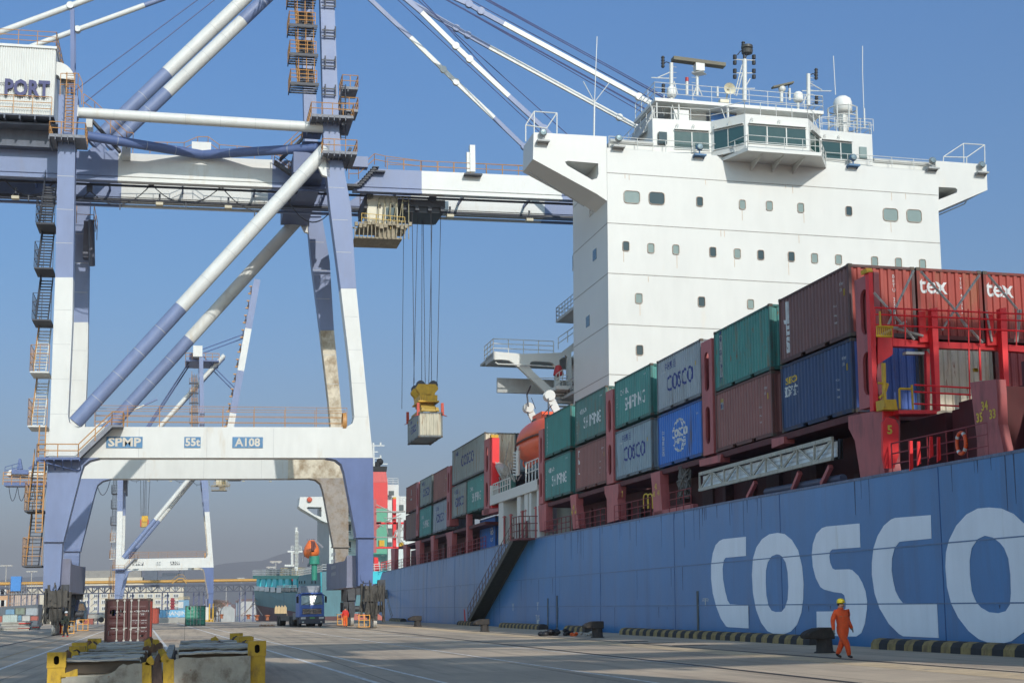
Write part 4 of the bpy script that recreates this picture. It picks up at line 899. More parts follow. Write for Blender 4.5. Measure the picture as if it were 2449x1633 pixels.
mb.tube(A(1810, 640, YL-.5), A(1820, 900, YL-.5), .05, 5); mb.tube(A(1725, 640, YL-.4), A(1735, 1100, YL-.4), .03, 5)
for ya in (945, 1000, 1095): mb.tube(A(1290, ya-10, YL-.9), A(1740, ya+15, YL-.9), .035, 5)
mb.build('railing', REDP, ship)
mb = MB()
for (p, q) in (((1015, 350), (1020, 470)), ((990, 470), (1120, 475)), ((990, 545), (1110, 550)), ((1170, 965), (1175, 1125)), ((1270, 935), (1280, 1130)), ((1170, 965), (1270, 968)), ((1000, 920), (1080, 930)), ((1080, 930), (1060, 990)), ((1060, 990), (1010, 1040))): mb.tube(A(*p, YL-.9), A(*q, YL-.9), .045, 5)
for i in range(9): mb.tube(A(990+15*i, 470, YL-.9), A(990+15*i, 548, YL-.9), .025, 4)
for i in range(7): mb.box(A(1765+i, 800+3*i, YL-.8), A(1785+i, 815+3*i, YL-.7))
mb.prism([A(1040, 760, YL-1), A(1062, 760, YL-1), A(1070, 1110, YL-1), A(1050, 1110, YL-1)], (0, .15, 0)); mb.build('yellow_ladder', YEL, ship)
mb = MB().prism([A(1040, 1050, YL-.8), A(1145, 1050, YL-.8), A(1160, 1135, YL-.8), A(1045, 1130, YL-.8)], (0, .6, 0)); mb.build('yellow_bin', YEL, ship)
mb = MB().prism([A(1225, 668, YL-.5), A(1370, 672, YL-.5), A(1370, 692, YL-.5), A(1225, 690, YL-.5)], (0, .3, 0)); mb.build('lamp_housing', STEEL, ship)
mb = MB()                                                   # lashing rods crossing the container ends
for a, b in (((1285, 25), (1120, 370)), ((1120, 370), (1080, 460)), ((968, 200), (1190, 450)), ((1190, 450), (1290, 575)), ((1340, 30), (1600, 320)), ((1600, 320), (1700, 470)), ((1810, 60), (1600, 360)), ((1600, 360), (1510, 500)),
             ((1740, 495), (1835, 600)), ((1880, 60), (2110, 330)), ((1225, 430), (1010, 545)), ((1120, 480), (1360, 545)), ((1865, 345), (1910, 590)), ((1650, 400), (1720, 480)), ((2120, 335), (2095, 595)), ((2140, 335), (2110, 595)), ((2350, 120), (2200, 400))):
    mb.tube(A(*a, YL-.25), A(*b, YL-.25), .05, 5)
mb.build('lashing_rod', STEEL, ship)
# guard rails along the deck edge
def drail(y0, y1, x=25.62, m=OXIDE, h=1.15, n=3):
    k = max(1, int(abs(y1-y0)/6)); pts = [(x, lerp(y0, y1, i/k), deckz(lerp(y0, y1, i/k))) for i in range(k+1)]
    MB().rail(pts, h, .028, n, 1.3).build('deck_railing', m, ship)
for a, b in ((43.2, 50), (79.3, 86.6), (88.5, 96), (97.3, 104.6), (72.5, 76), (126.5, 136), (136.5, 145.5), (147.5, 156), (156.8, 166), (168, 194), (20, 38)): drail(a, b, m=mat('deck_rail_red', (.22, .02, .025), .5))
# stowed accommodation ladder: pale truss with plank face
c0, c1 = sx(zn(300, 300), 25.58), sx(zn(1140, 75), 25.58); d0, d1 = sx(zn(300, 400), 25.58), sx(zn(1140, 200), 25.58)
mb = MB(); mb.beam(c0, c1, .12, .16); mb.beam(d0, d1, .14, .16); nS = 9
for i in range(nS+1):
    t = i/nS; mb.beam(lerp(c0, c1, t), lerp(d0, d1, t), .08, .1)
    if i < nS: s_ = (i+1)/nS; p, q = (lerp(d0, d1, t), lerp(c0, c1, s_)) if i % 2 == 0 else (lerp(c0, c1, t), lerp(d0, d1, s_)); mb.beam(p, q, .06, .1)
lad = mb.build('stowed_ladder', mat('ladder_alloy', (.42, .41, .35), .5, .15, 2, dirt=.3), ship)
mb = MB()
for f in (.28, .52, .76): mb.beam(lerp(c0, d0, f)+Vector((.2, 0, 0)), lerp(c1, d1, f)+Vector((.2, 0, 0)), .05, .24)
mb.build('ladder_plank', mat('plank_grey', (.80, .84, .86), .6, .08), lad)
mb = MB()
for i in range(45): t = i/44; mb.beam(lerp(c0, c1, t)+Vector((.3, 0, 0)), lerp(d0, d1, t)+Vector((.3, 0, 0)), .05, .1)
mb.build('ladder_tread', DARK, lad)
mb = MB().prism([c0+Vector((.42, 0, 0)), c1+Vector((.42, 0, 0)), d1+Vector((.42, 0, 0)), d0+Vector((.42, 0, 0))], (.05, 0, 0)); mb.build('ladder_back', BLACK, lad)
mb = MB()
for p, q in ((zn(1130, 250), zn(1075, 365)), (zn(935, 290), zn(890, 400)), (zn(655, 350), zn(605, 450))): mb.beam(sx(p, 25.7), sx(q, 25.7), .18, .18)
mb.build('ladder_davit', OXIDE, ship)
MB().tube(sx(zn(725, 412), 26), sx(zn(1210, 325), 26), .17, 10).build('deck_pipe', mat('pipe_blue_grey', (.08, .09, .14), .5), ship)
mb = MB().box((25.62, 72.2, 6.45), (25.9, 79, 6.75)); mb.build('bulwark_strip', OXIDE, ship)
# rope heap on the rail
mb = MB(); c = sx(zn(205, 390), 25.9); random.seed(5)
for i in range(26):
    P = [c+Vector((random.uniform(-.2, .2), random.uniform(-.75, .75), random.uniform(-.95, .85)+.4)) for _ in range(5)]; mb.path(P, .05, 5)
mb.build('rope_heap', mat('old_rope', (.16, .15, .14), .9, .3, 3), ship)
mb = MB()
for k in (0, 1): P = [sx(zb(1028+35*k+20*math.cos(t), 1360-35*math.sin(t)), 25.7) for t in [math.pi*i/8 for i in range(9)]]; mb.path(P, .045, 5); mb.tube(P[0], P[0]-Vector((0, 0, .6)), .045, 5); mb.tube(P[-1], P[-1]-Vector((0, 0, .6)), .045, 5)
mb.build('yellow_hoop', YTXT, ship)
# ---- white midship house at deck level by the gangway
mb = MB(); Y0, Y1 = 106.7, 124.3
mb.box((25.55, Y0, 10.55), (29.5, Y1, 11.0)); mb.box((25.5, Y0, 10.2), (25.8, Y1, 10.95)); mb.box((25.5, Y1-.4, 10.9), (26.2, Y1, 11.9)); mb.build('boat_deck', SHIPW, ship)
MB().box((28.2, Y0-.2, 6.4), (60, Y1, 10.55)).build('deck_house', mat('cream_house_paint', (.62, .60, .50), .5, .08), ship)
for u0, u1, y in ((1525, 1580, 910), (1740, 1780, 740), (1825, 1865, 720), (1880, 1905, 705), (1970, 2000, 700)):
    a, b = sx(zc(u0, y), 25.6), sx(zc(u1, y), 25.6); z0 = 6.5 if u0 not in (1740, 1825) else 8.1; MB().box((25.65, b.y, z0), (27.0, a.y, 10.3)).build('house_frame', SHIPW, ship)
for u in (1585, 1660, 1795, 1840, 1955): q = sx(zc(u, 1200), 25.6); MB().tube((25.7, q.y, 6.5), (25.7, q.y, 9.0), .09, 6).box((25.6, q.y-.3, 8.85), (25.8, q.y+.3, 8.95)).build('rail_stanchion', OXIDE, ship)
mb = MB().rail([(25.7, Y0+.2, 11), (25.7, Y0+4.5, 11)], 1.6, .05, 2, 1.2); mb.rail([(25.7, 117, 11), (25.7, Y1-.5, 11)], 1.0, .05, 2, 1.0); mb.build('railing', SHIPW, ship)
mb = MB(); c = sx(zj(1560, 1390), 26); t_ = sx(zj(1563, 1080), 26); mb.tube(c, t_, .18, 8)
for i in range(8): p = lerp(c, t_, i/8); mb.tube(p, p+Vector((-.2, .75, .12)), .07, 6)
mb.tube(t_, t_+Vector((0, .35, .35)), .06, 5); mb.tube(t_, t_+Vector((0, -.35, .35)), .06, 5); mb.build('fairlead_post', SHIPW, ship)
mb = MB()
for p, q, r in ((zj(1320, 1270), zj(1390, 1400), .35), (zj(1340, 1290), zj(1420, 1340), .4)): mb.tube(sx(p, 26.3), sx(q, 26.3), r, 8)
mb.tube(sx(zj(1455, 965), 26.2), sx(zj(1385, 1270), 26.2), .06, 6)
random.seed(9)
for i in range(18): a = sx(zj(1270+i*17, 1440+random.random()*60), 26.4); b = a+Vector((random.uniform(-.5, .5), random.uniform(-.8, .8), random.uniform(.4, 1.7))); mb.tube(a, b, .05, 5)
mb.build('winch_gear', mat('winch_pale', (.45, .43, .38), .5, .3, 3), ship)
MB().prism([sx(zj(1185, 1350), 26.2), sx(zj(1300, 1350), 26.2), sx(zj(1340, 1380), 26.2), sx(zj(1250, 1470), 26.2), sx(zj(1190, 1450), 26.2)], (.6, 0, 0)).build('red_locker', REDP, ship)
a = sx(zj(1222, 930), 25.65); MB().box((25.7, a.y-.45, 10), (26.3, a.y+.1, a.z)).build('bridge_post', REDP, ship)
a = sx(zj(1210, 925), 25.65); MB().box((25.68, a.y-.5, a.z-.02), (26.32, a.y+.15, a.z+.25)).build('bridge_post', YEL, ship)
# ================================================================ accommodation block
BX0, BX1, BY0, BY1, BZ = 31.3, 59.9, 107.0, 117.6, 37.4
blk = MB().box((BX0, BY0, 8.5), (BX1, BY1, BZ)).build('accommodation_block', SHIPW, ship)
mb = MB()
for z in (35.35, 31.25, 27.2, 23.15, 19.2): mb.box((BX0-.012, BY0-.012, z-.03), (BX1, BY0, z+.03)); mb.box((BX0-.012, BY0, z-.03), (BX0, BY1, z+.03))
mb.build('plate_seam', mat('seam_grey', (.30, .29, .26), .6, .3, 3, rust=.6), blk)
GL = [GLASS, GLASSG]
def window(x, z, w, h, g, Y=BY0):
    r = min(w, h)*.22
    def rr(w, h, r, dy): return [Vector((x+cx*(w/2-r)+r*math.cos(rad(a)), Y+dy, z+cz*(h/2-r)+r*math.sin(rad(a)))) for cx, cz, a0 in ((1, 1, 0), (-1, 1, 90), (-1, -1, 180), (1, -1, 270)) for a in (a0, a0+45, a0+90)]
    f = MB(); prism_h(f, rr(w+.08, h+.08, r+.03, -.07), [rr(w, h, r, -.07)], (0, .069, 0))
    fo = f.build('window', mat('window_rim', (.42, .36, .29), .6, .25, 6, rust=.9, dirt=.5, dirtcol=(.30, .14, .06)), blk)
    p = MB().prism(rr(w, h, r, -.02), (0, .018, 0)).build('pane', GL[g], fo)
W = []
def wadd(zf_, x, y, w, h, g): q = sy(zf_(x, y), BY0); k = (949/2352 if zf_ is y2 else 900/2352)/3490; W.append((q.x, q.z, w*k*depth(MS @ q), h*k*depth(MS @ q), g))
wadd(y1, 1858, 1233, 100, 76, 1); wadd(y1, 2013, 1241, 98, 76, 0)
for x, y, g in ((429, 1072, 0), (682, 1090, 1), (842, 1097, 1), (1028, 1109, 1), (1313, 1128, 0)): wadd(y2, x, y, 36, 54, g)
wadd(y2, 1560, 1150, 92, 74, 1); wadd(y2, 1700, 1157, 92, 74, 1)
for x, y, g in ((-8, 1336, 0), (140, 1348, 1), (288, 1356, 1), (507, 1370, 0), (652, 1380, 1), (791, 1388, 0), (972, 1398, 0), (1110, 1407, 1), (1252, 1415, 1), (1466, 1426, 1), (1607, 1434, 1), (1750, 1442, 1)): wadd(y2, x, y, 37, 55, g)
for x, y, g in ((1640, 297, 1), (2032, 318, 0), (1645, 620, 0)): wadd(y3, x, y, 42, 60, g)
q = sy(y4(640, 333), BY0); W.append((q.x, q.z, .5, .72, 1))
for w in W: window(*w)
for p in (y1(1605, 1315), y1(1648, 1277), y3(1365, 25), zl(1285, -60)):
    q = sx(p, BX0); MB().box((BX0-.02, q.y-.55, q.z-.45), (BX0-.002, q.y+.55, q.z+.45)).build('window', GLASS, blk)
# rust weeps below windows
mb = MB(); random.seed(11)
for (x, z, w, h, g) in W[3::2]:
    xq = x+random.uniform(-.3, .3); mb.box((xq-.02, BY0-.006, z-h/2-random.uniform(.5, 1.3)), (xq+.02, BY0-.004, z-h/2-.1))
for _ in range(14): x = random.uniform(BX0+1, BX1-1); z = random.choice((35.3, 31.2, 27.1, 23.1)); mb.box((x, BY0-.008, z-random.uniform(.2, .8)), (x+.04, BY0-.006, z))
mb.build('rust_streak', mat('rust_weep', (.55, .40, .26), .7, .3, 4), blk)
# ---- bridge wings
D = (0, 3.6, 0); F = lambda p: sy(y1(*p), BY0+.05); mb = MB()
prism_h(mb, [F(p) for p in ((1245, 828), (1240, 995), (1640, 1213))]+[Vector((BX0, BY0+.05, F((1640, 1215)).z-.5)), Vector((BX0, BY0+.05, F((1650, 850)).z))],
        [[F(p) for p in ((1440, 1012), (1455, 1035), (1610, 1125), (1640, 1115), (1650, 1090), (1648, 1022), (1460, 1006))]], D); mb.build('bridge_wing', SHIPW, ship)
F2 = lambda p: sy(y2(*p), BY0+.05); mb = MB(); zt = F2((2130, 852)).z
prism_h(mb, [Vector((BX1, BY0+.05, zt)), F2((2130, 852)), F2((2135, 1003)), Vector((BX1, BY0+.05, F2((1840, 1128)).z))], [[F2(p) for p in ((1846, 985), (1945, 990), (1957, 1000), (1955, 1018), (1846, 1060))]], D); mb.build('bridge_wing', SHIPW, ship)
mb = MB(); mb.path([sy(y2(1850, 1150), BY0+1), sy(y2(2000, 1085), BY0+1), sy(y2(2010, 1070), BY0+1)], .05, 6); mb.path([sy(y1(1215, 1075), BY0+2), sy(y1(1560, 1290), BY0+2)], .05, 6)
mb.build('wing_pipe', SHIPG, ship)
mb = MB(); w0 = F((1245, 828)); 
for pts in ((y1(1248, 828), y1(1248, 698), y1(1390, 708), y1(1390, 835)), (y1(1195, 885), y1(1195, 783), y1(1325, 803)), (y1(1248, 698), y1(1195, 783)), (y1(1390, 708), y1(1325, 803))):
    mb.path([sy(p, BY0+.3 if i_ else BY0+.3) for i_, p in enumerate(pts)], .05, 6)
for pts in ((y2(1995, 840), y2(1993, 728), y2(2118, 736), y2(2120, 850)), (y2(1873, 835), y2(1875, 806), y2(2012, 810), y2(2012, 845)), (y2(1993, 728), y2(1875, 806)), (y2(2118, 736), y2(2012, 810))): mb.path([sy(p, BY0+.3) for p in pts], .045, 6)
for i in range(1): pass
mb.build('wing_frame', SHIPW, ship)
def lamp(p, Y, blue):
    c = sy(p, Y); mb = MB().lathe([(0, -.22), (.27, -.2), (.31, 0), (.2, .2), (0, .25)], c, 'Y', 14); mb.m = 1; mb.lathe([(0, -.26), (.22, -.25), (.27, -.2)], c, 'Y', 14)
    mb.m = 0; mb.box(c+Vector((-.5, -.3, -.75)), c+Vector((.5, .45, -.62))); mb.tube(c+Vector((0, 0, -.7)), c+Vector((0, 0, -.3)), .06, 5)
    mb.prism([c+Vector((-.45, .45, -.65)), c+Vector((-.45, -.25, -.65)), c+Vector((-.45, .45, -1.0))], (.06, 0, 0)); mb.prism([c+Vector((.4, .45, -.65)), c+Vector((.4, -.25, -.65)), c+Vector((.4, .45, -1.0))], (.06, 0, 0))
    mb.build('searchlight', [mat('lamp_cover_blue', (.05, .15, .3), .5) if blue else SHIPG, mat('lamp_lens', (.25, .30, .30), .1, .2, 6, metal=.6)], ship)
for p, b_ in ((y1(1775, 868), 0), (y2(428, 750), 1), (y2(1338, 812), 1), (y2(1808, 830), 0), (y1(1303, 832), 0), (y2(2100, 855), 0)): lamp(p, BY0-.25, b_)
# ---- wheelhouse
zb0, zt0 = 37.4, 40.4
plan = [(35.35, 107.7), (40.2, 107.4), (42.25, 105.0), (47.65, 105.0), (49.7, 107.3), (54.45, 107.5)]
poly = [Vector((x, y, zb0+.02)) for x, y in plan]+[Vector((54.45, 116.5, zb0+.02)), Vector((35.35, 116.5, zb0+.02))]
wh = MB().prism(poly, (0, 0, zt0-zb0-.02)).build('wheelhouse', SHIPW, ship)
def wwin(k, a, b, z0, z1, mull=()):
    p, q = Vector(plan[k]+(0,)), Vector(plan[k+1]+(0,)); d = q-p; nrm = Vector((d.y, -d.x, 0)).normalized()
    if nrm.y > 0: nrm = -nrm
    P = lambda t, z, o=.02: p+d*t+nrm*o+Vector((0, 0, z))
    MB().prism([P(a, z0), P(b, z0), P(b, z1), P(a, z1)], nrm*-.015).build('window', mat('bridge_glass', (.01, .045, .035), .08, .05, spec=.9), wh)
    mb = MB()
    for s, e, zz0, zz1 in ((a-.01, b+.01, z1, z1+.06), (a-.01, b+.01, z0-.06, z0)): mb.prism([P(s, zz0, .07), P(e, zz0, .07), P(e, zz1, .07), P(s, zz1, .07)], nrm*-.065)
    for t in list(mull): mb.prism([P(t-.008, z0, .06), P(t+.008, z0, .06), P(t+.008, z1, .06), P(t-.008, z1, .06)], nrm*-.04)
    mb.prism([P(a, z1+.12, .25), P(b, z1+.12, .25), P(b, z1+.2, .25), P(a, z1+.2, .25)], nrm*-.245)
    for t in (a+.02, (a+b)/2): mb.path([P(t, z1+.2, .1), P(t+.02, z1+.6, .12), P(t+.05, z1+.5, .12), P(t+.03, z1+.2, .1)], .025, 4)
    mb.build('window_frame', SHIPW, wh)
wwin(0, .37, .965, 37.95, 39.4, (.67,)); wwin(1, .10, .95, 37.95, 39.45, (.5,)); wwin(2, .045, .95, 38.0, 39.45, (.335, .64)); wwin(3, .12, .88, 37.95, 39.4, (.5,)); wwin(4, .03, .60, 37.95, 39.4, (.38,))
for x0, x1 in ((35.78, 36.45), (53.2, 53.85)): MB().box((x0, 107.35, 38.2), (x1, 107.9, 39.2)).build('window', GLASSG if x0 > 40 else GLASS, wh)
# apron between wing and wheelhouse, forward ledge and rails
for a, b in ((BX0+.4, 35.3), (54.5, BX1-.2)): MB().box((a, 107.6, BZ), (b, 108.4, BZ+.75)).tube((a, 107.5, BZ+.8), (b, 107.5, BZ+.8), .16, 8).build('apron_box', SHIPW, ship)
bal = [(41.0, 107.0), (42.0, 104.0), (48.2, 104.0), (50.0, 107.0)]
mb = MB().prism([Vector((x, y, 37.0)) for x, y in bal], (0, 0, .28))
for x in (43.4, 45.2, 47): mb.prism([(x, 107, 37), (x, 104.3, 37), (x, 107, 36.3)], (.06, 0, 0))
mb.build('balcony', SHIPW, ship)
mb = MB().rail([(x, y, 37.28) for x, y in bal], 1.0, .03, 2, 1.4).rail([(BX0+.2, BY0+.1, BZ), (41, BY0+.1, BZ)], 1., .03, 2, 2.2).rail([(50, BY0+.1, BZ), (BX1, BY0+.1, BZ)], 1., .03, 2, 2.2)
mb.build('railing', SHIPW, ship)
MB().rail([Vector((x, y+.1, zt0)) for x, y in plan], 1.05, .032, 2, 1.5).rail([(35.4, 107.8, zt0), (35.4, 116, zt0)], 1.05, .03, 2, 1.5).rail([(54.4, 107.8, zt0), (54.4, 116, zt0)], 1.05, .03, 2, 1.5).build('railing', SHIPW, ship)
# sloping left end of the wheelhouse roof (ladder side)
mb = MB(); a, b = sy(y2(90, 665), 109), sy(y2(160, 515), 109); mb.prism([a, sy(y2(165, 640), 109), sy(y2(165, 520), 109), b], (0, 5, 0)); mb.build('stair_screen', SHIPG, ship)
# ---- upper deck with radars and domes
uz = 42.25; U0, U1 = 35.9, 50.7
mb = MB().box((U0, 108.6, uz), (U1, 114.5, uz+.28)); mb.box((38.2, 110.5, zt0), (41, 113.5, uz)); mb.box((43.5, 110, zt0), (48.6, 114, uz)); ud = mb.build('radar_deck', SHIPW, ship)
mb = MB()
for x in (36.1, 38.0, 42.3, 50.4): mb.tube((x, 108.8, zt0), (x, 108.8, uz), .06, 6); mb.tube((x, 108.8, zt0), (x-.6, 108.9, uz), .04, 5)
mb.rail([(U0, 114, uz+.28), (U0, 108.7, uz+.28), (U1, 108.7, uz+.28), (U1, 114, uz+.28)], 1.35, .03, 3, 1.6); mb.build('railing', SHIPW, ship)
MB().box((41.2, 109.9, zt0), (43.3, 110, uz-.2)).build('blue_locker', mat('locker_blue', (.04, .15, .4), .4), ship)
MB().box((37.6, 108.9, zt0), (38.9, 109.6, uz-.5)).build('locker', SHIPW, ship)
YD = 110.0; K = lambda x, y, Y=YD: sy(zk(x, y), Y); m_black = mat('lamp_black', (.02, .02, .022), .5)
def pole(x, yb_, yt, r, Y=YD, m=SHIPW): a, b = K(x, yb_, Y), K(x, yt, Y); b.y = a.y; return MB().tube(a, b, r, 10)
def signal(mb, x, y0, y1, Y=YD):
    a, b = K(x, y1, Y), K(x, y0, Y); ml = MB().tube(a, b, .12, 8)
    for i in range(4): p = lerp(a, b, (i+.5)/4); ml.tube(p-Vector((0, 0, .03)), p+Vector((0, 0, .03)), .17, 8)
    ml.build('signal_lamp', m_black, ship)
mb = MB()
for x, y0, y1_, r in ((210, 780, 330, .17), (1722, 800, 450, .17), (1018, 740, 290, .2), (495, 690, 470, .13), (1425, 760, 640, .15), (382, 680, 530, .13), (720, 700, 590, .1), (1515, 740, 610, .1), (212, 920, 700, .14), (1608, 900, 760, .12)):
    a, b = K(x, y0), K(x, y1_); MB().tube(a, b, r, 10).build('radar_mast', SHIPW, ship)
for x, s in ((210, 1), (1722, 1), (490, -1)):
    for i in range(7): q = K(x, 370+i*60 if x != 1722 else 490+i*45); mb.tube(q, q+Vector((.45*s, 0, 0)), .025, 4)
for p, q in (((60, 490), (195, 430)), ((-10, 490), (200, 500)), ((1740, 550), (1870, 625)), ((1650, 635), (1975, 638)), ((1715, 650), (1660, 780)), ((240, 530), (280, 670)), ((495, 560), (450, 690)), ((495, 560), (550, 690)), ((905, 680), (990, 350)), ((930, 690), (1010, 380)), ((130, 680), (130, 910)), ((905, 290), (1130, 300)), ((905, 440), (1130, 440)), ((905, 610), (1130, 610)), ((1040, 570), (1080, 500)), ((2095, 840), (2105, 1060)), ((130, 910), (90, 780))):
    mb.tube(K(*p), K(*q), .045, 5)
for i in range(8): mb.tube(K(905+11*i, 680-42*i), K(935+10*i, 690-40*i), .025, 4)
mb.build('mast_stay', SHIPW, ship)
mb = MB(); signal(mb, 117, 255, 380); signal(mb, 1807, 390, 510); signal(mb, 122, 560, 660); signal(mb, 1812, 690, 780)
for x in (910, 1120):
    for y in (240, 395): signal(mb, x, y, y+45); signal(mb, x, y+65, y+105)
signal(mb, 1003, 95, 180); mb.tube(K(1015, 290), K(1010, 180), .12, 8)
for p, q in (((117, 330), (200, 335)), ((1745, 460), (1800, 460)), ((940, 240), (1000, 190)), ((1060, 230), (1020, 300)), ((1500, 600), (1515, 575)), ((1500, 640), (1500, 700))): mb.path([K(*p), lerp(K(*p), K(*q), .5)+Vector((0, 0, .12)), K(*q)], .04, 5)
mb.build('lamp_cable', m_black, ship)
mb = MB(); c = K(1045, 175); mb.lathe([(0, -.45), (.45, -.4), (.5, -.1), (.4, 0), (.5, .08), (.48, .3), (0, .36)], c, 'Z', 14); mb.build('scanner_head', [mat('scanner_dark', (.06, .06, .055), .5, .3, 3)], ship)
mb = MB(); p, q = K(222, 285), K(795, 360); mb.beam(p, q, .75, .3); mb.build('radar_scanner', mat('scanner_bar', (.10, .09, .05), .5, .2), ship)
mb = MB(); p, q = K(1325, 600), K(1550, 548); mb.beam(p, q, .5, .14); mb.build('radar_scanner', mat('scanner_bar', (.10, .09, .05), .5, .2), ship)
mb = MB(); c = K(515, 380); mb.box(c-Vector((.38, .35, .35)), c+Vector((.38, .35, .35))); mb.lathe([(.0, -.6), (.7, -.55), (.62, -.48), (0, -.42)], c, 'Z', 4); c = K(1430, 615); mb.sphere(c, .32, 12); mb.build('radar_gearbox', SHIPW, ship)
def dome(x, y, w, h, Y=YD):
    c = K(x, y, Y); k = 500/2306*depth(MS @ c)/3490; r = w*k/2; hh = h*k
    MB().lathe([(0, -hh/2), (r*.75, -hh/2), (r, -hh*.38), (r, hh*.1), (r*.86, hh*.32), (r*.5, hh*.46), (0, hh/2)], c, 'Z', 24, soft=True).build('satellite_dome', mat('dome_white', (.72, .72, .68), .4, .04), ship)
dome(212, 645, 105, 130); dome(1610, 700, 108, 120); dome(2100, 790, 205, 200)
mb = MB(); c = K(2100, 960); 
for z in (.9, .1, -.8): mb.lathe([(1.25, z), (1.3, z+.06), (1.25, z+.12)], c, 'Z', 20)
for i in range(8): a = math.pi*i/4; mb.tube(c+Vector((1.27*math.cos(a), 1.27*math.sin(a), -1.0)), c+Vector((1.27*math.cos(a), 1.27*math.sin(a), 1.0)), .06, 5)
mb.tube(c-Vector((0, 0, 1.2)), c+Vector((0, 0, 1.3)), .4, 12); mb.build('dome_stand', SHIPW, ship)
mb = MB(); c = K(835, 630); d = Vector((-.35, -1, .1)).normalized(); 
mb.lathe([(.12, .5), (.14, .1), (.3, -.2), (.5, -.42), (.52, -.44), (.3, -.22), (.1, .0)], c, 'Y', 18); mb.tube(c+Vector((-.1, .3, -.9)), c, .07, 6); mb.box(c+Vector((-.7, 0, -1.1)), c+Vector((.1, .5, -.8))); mb.build('fog_horn', mat('horn_cream', (.65, .60, .45), .4), ship)
mb = MB()
for p, q, Y in ((y1(1622, 855), y1(1625, 640), 108), (y1(1625, 640), y1(1641, 230), 108), (y2(1408, 640), y2(1405, 520), 108), (y2(1402, 520), y2(1395, 305), 108), (y2(1395, 305), y2(1395, 150), 108), (y2(1235, 440), y2(1222, 210), 108), (y1(1625, 640), y1(1555, 510), 108), (y1(1625, 640), y1(1720, 515), 108)):
    MB().tube(sy(p, Y), sy(q, Y), .07 if p[1] > 300/1.04 and q[1] > 150 else .035, 6).build('whip_aerial', SHIPW, ship)
mb = MB(); mb.rail([sy(y2(1155, 640), 108.3), sy(y2(1460, 655), 108.3)], 1.05, .03, 2, 1.2); mb.build('railing', SHIPW, ship)
q = K(1950, 960); c = K(382, 515); MB().tube(c-Vector((0, 0, .15)), c+Vector((0, 0, .2)), .15, 8).build('red_lamp', mat('lamp_red', (.4, .02, .02), .4), ship)
# ---- aft side galleries and the boat platform
def gallery(p, q, z_h=1.5, w=1.6):
    a, b = sx(p, BX0+.1), sx(q, BX0+.1); z = min(a.z, b.z)
    MB().box((BX0, BY1-.02, z-.25), (BX0+w, a.y, z)).build('gallery', SHIPG, ship)
    MB().rail([(BX0+.05, BY1, z), (BX0+.05, a.y, z), (BX0+w, a.y, z)], 1.1, .035, 3, 1.1).build('railing', SHIPG, ship)
gallery(y3(1232, 92), y3(1260, 85)); gallery(y3(1128, 362), y3(1260, 330)); gallery(y3(1120, 870), y3(1260, 860)); 
YG = 123.0; G = lambda x, y, Y=YG: sy(zl(x, y), Y); mb = MB()
prism_h(mb, [G(*p) for p in ((105, 315), (470, 345), (950, 330), (1150, 175), (1290, 60), (1290, 900), (880, 895), (770, 840), (470, 560), (385, 480), (300, 425), (200, 415), (105, 418))],
        [[G(*p) for p in ((550, 485), (575, 445), (610, 434), (800, 445), (850, 460), (882, 500), (875, 750), (850, 770), (820, 760), (600, 565))],
         [G(*p) for p in ((930, 420), (1005, 362), (1028, 385), (1030, 740), (938, 748))], [G(*p) for p in ((1078, 330), (1165, 268), (1200, 268), (1200, 745), (1090, 745))]], (0, .45, 0))
mb.build('boat_platform_frame', SHIPW, ship)
a, b = G(105, 330), G(1290, 330); mb = MB().box((a.x, YG+.45, a.z-.25), (b.x, YG+6, a.z-.05)); mb.box((a.x+.9, YG+2.5, a.z-3.1), (b.x, YG+2.9, a.z-1.8)); mb.box((a.x, YG-.1, G(105, 415).z), (a.x+.12, YG+3.5, a.z+.1)); mb.build('boat_platform', SHIPG, ship)
mb = MB().rail([(a.x, YG+4, a.z), (a.x, YG+.1, a.z), (G(860, 330).x, YG+.1, a.z)], 1.25, .04, 3, 1.4); mb.rail([G(915, 285), G(1150, 120), G(1200, 80)], 1.0, .04, 2, .9); mb.build('railing', SHIPW, ship)
MB().path([G(130, 450, YG-.3), G(160, 472, YG-.3), G(480, 482, YG-.3), G(900, 508, YG-.3)], .06, 6).build('platform_pipe', SHIPW, ship)
mb = MB(); mb.tube(G(520, 648), G(1180, 650), .04, 5); mb.rail([G(890, 800, YG-2), G(970, 745, YG-3.5), G(1175, 750, YG-3.5)], 1.4, .035, 3, .9); mb.build('railing', SHIPW, ship)
q = G(975, 745, YG-3.5); q2 = G(1175, 780, YG-3.5); MB().box((q.x-.6, YG-3.6, q.z-.3), (q2.x, YG, q.z)).build('gallery', SHIPW, ship)
mb = MB()
for i in range(8): p = G(890+8*i, 870+48*i-20, YG-2); mb.box(p, p+Vector((1.25, .9, .07)))
mb.build('gallery_stair', SHIPW, ship)
mb = MB(); c = G(918, 545, YG-.5); mb.lathe([(.48, -.5), (.42, -.1), (.25, .35), (0, .45)], c, 'Z', 14); mb.build('red_buoy_light', mat('buoy_red', (.5, .03, .03), .5), ship)
MB().box((33.5, 117.65, 8.5), (57.5, 128, 24)).build('engine_casing', SHIPW, ship)
MB().box((40, 119, 24), (51, 126, 36)).build('funnel', mat('funnel_white', (.6, .6, .58), .5), ship)
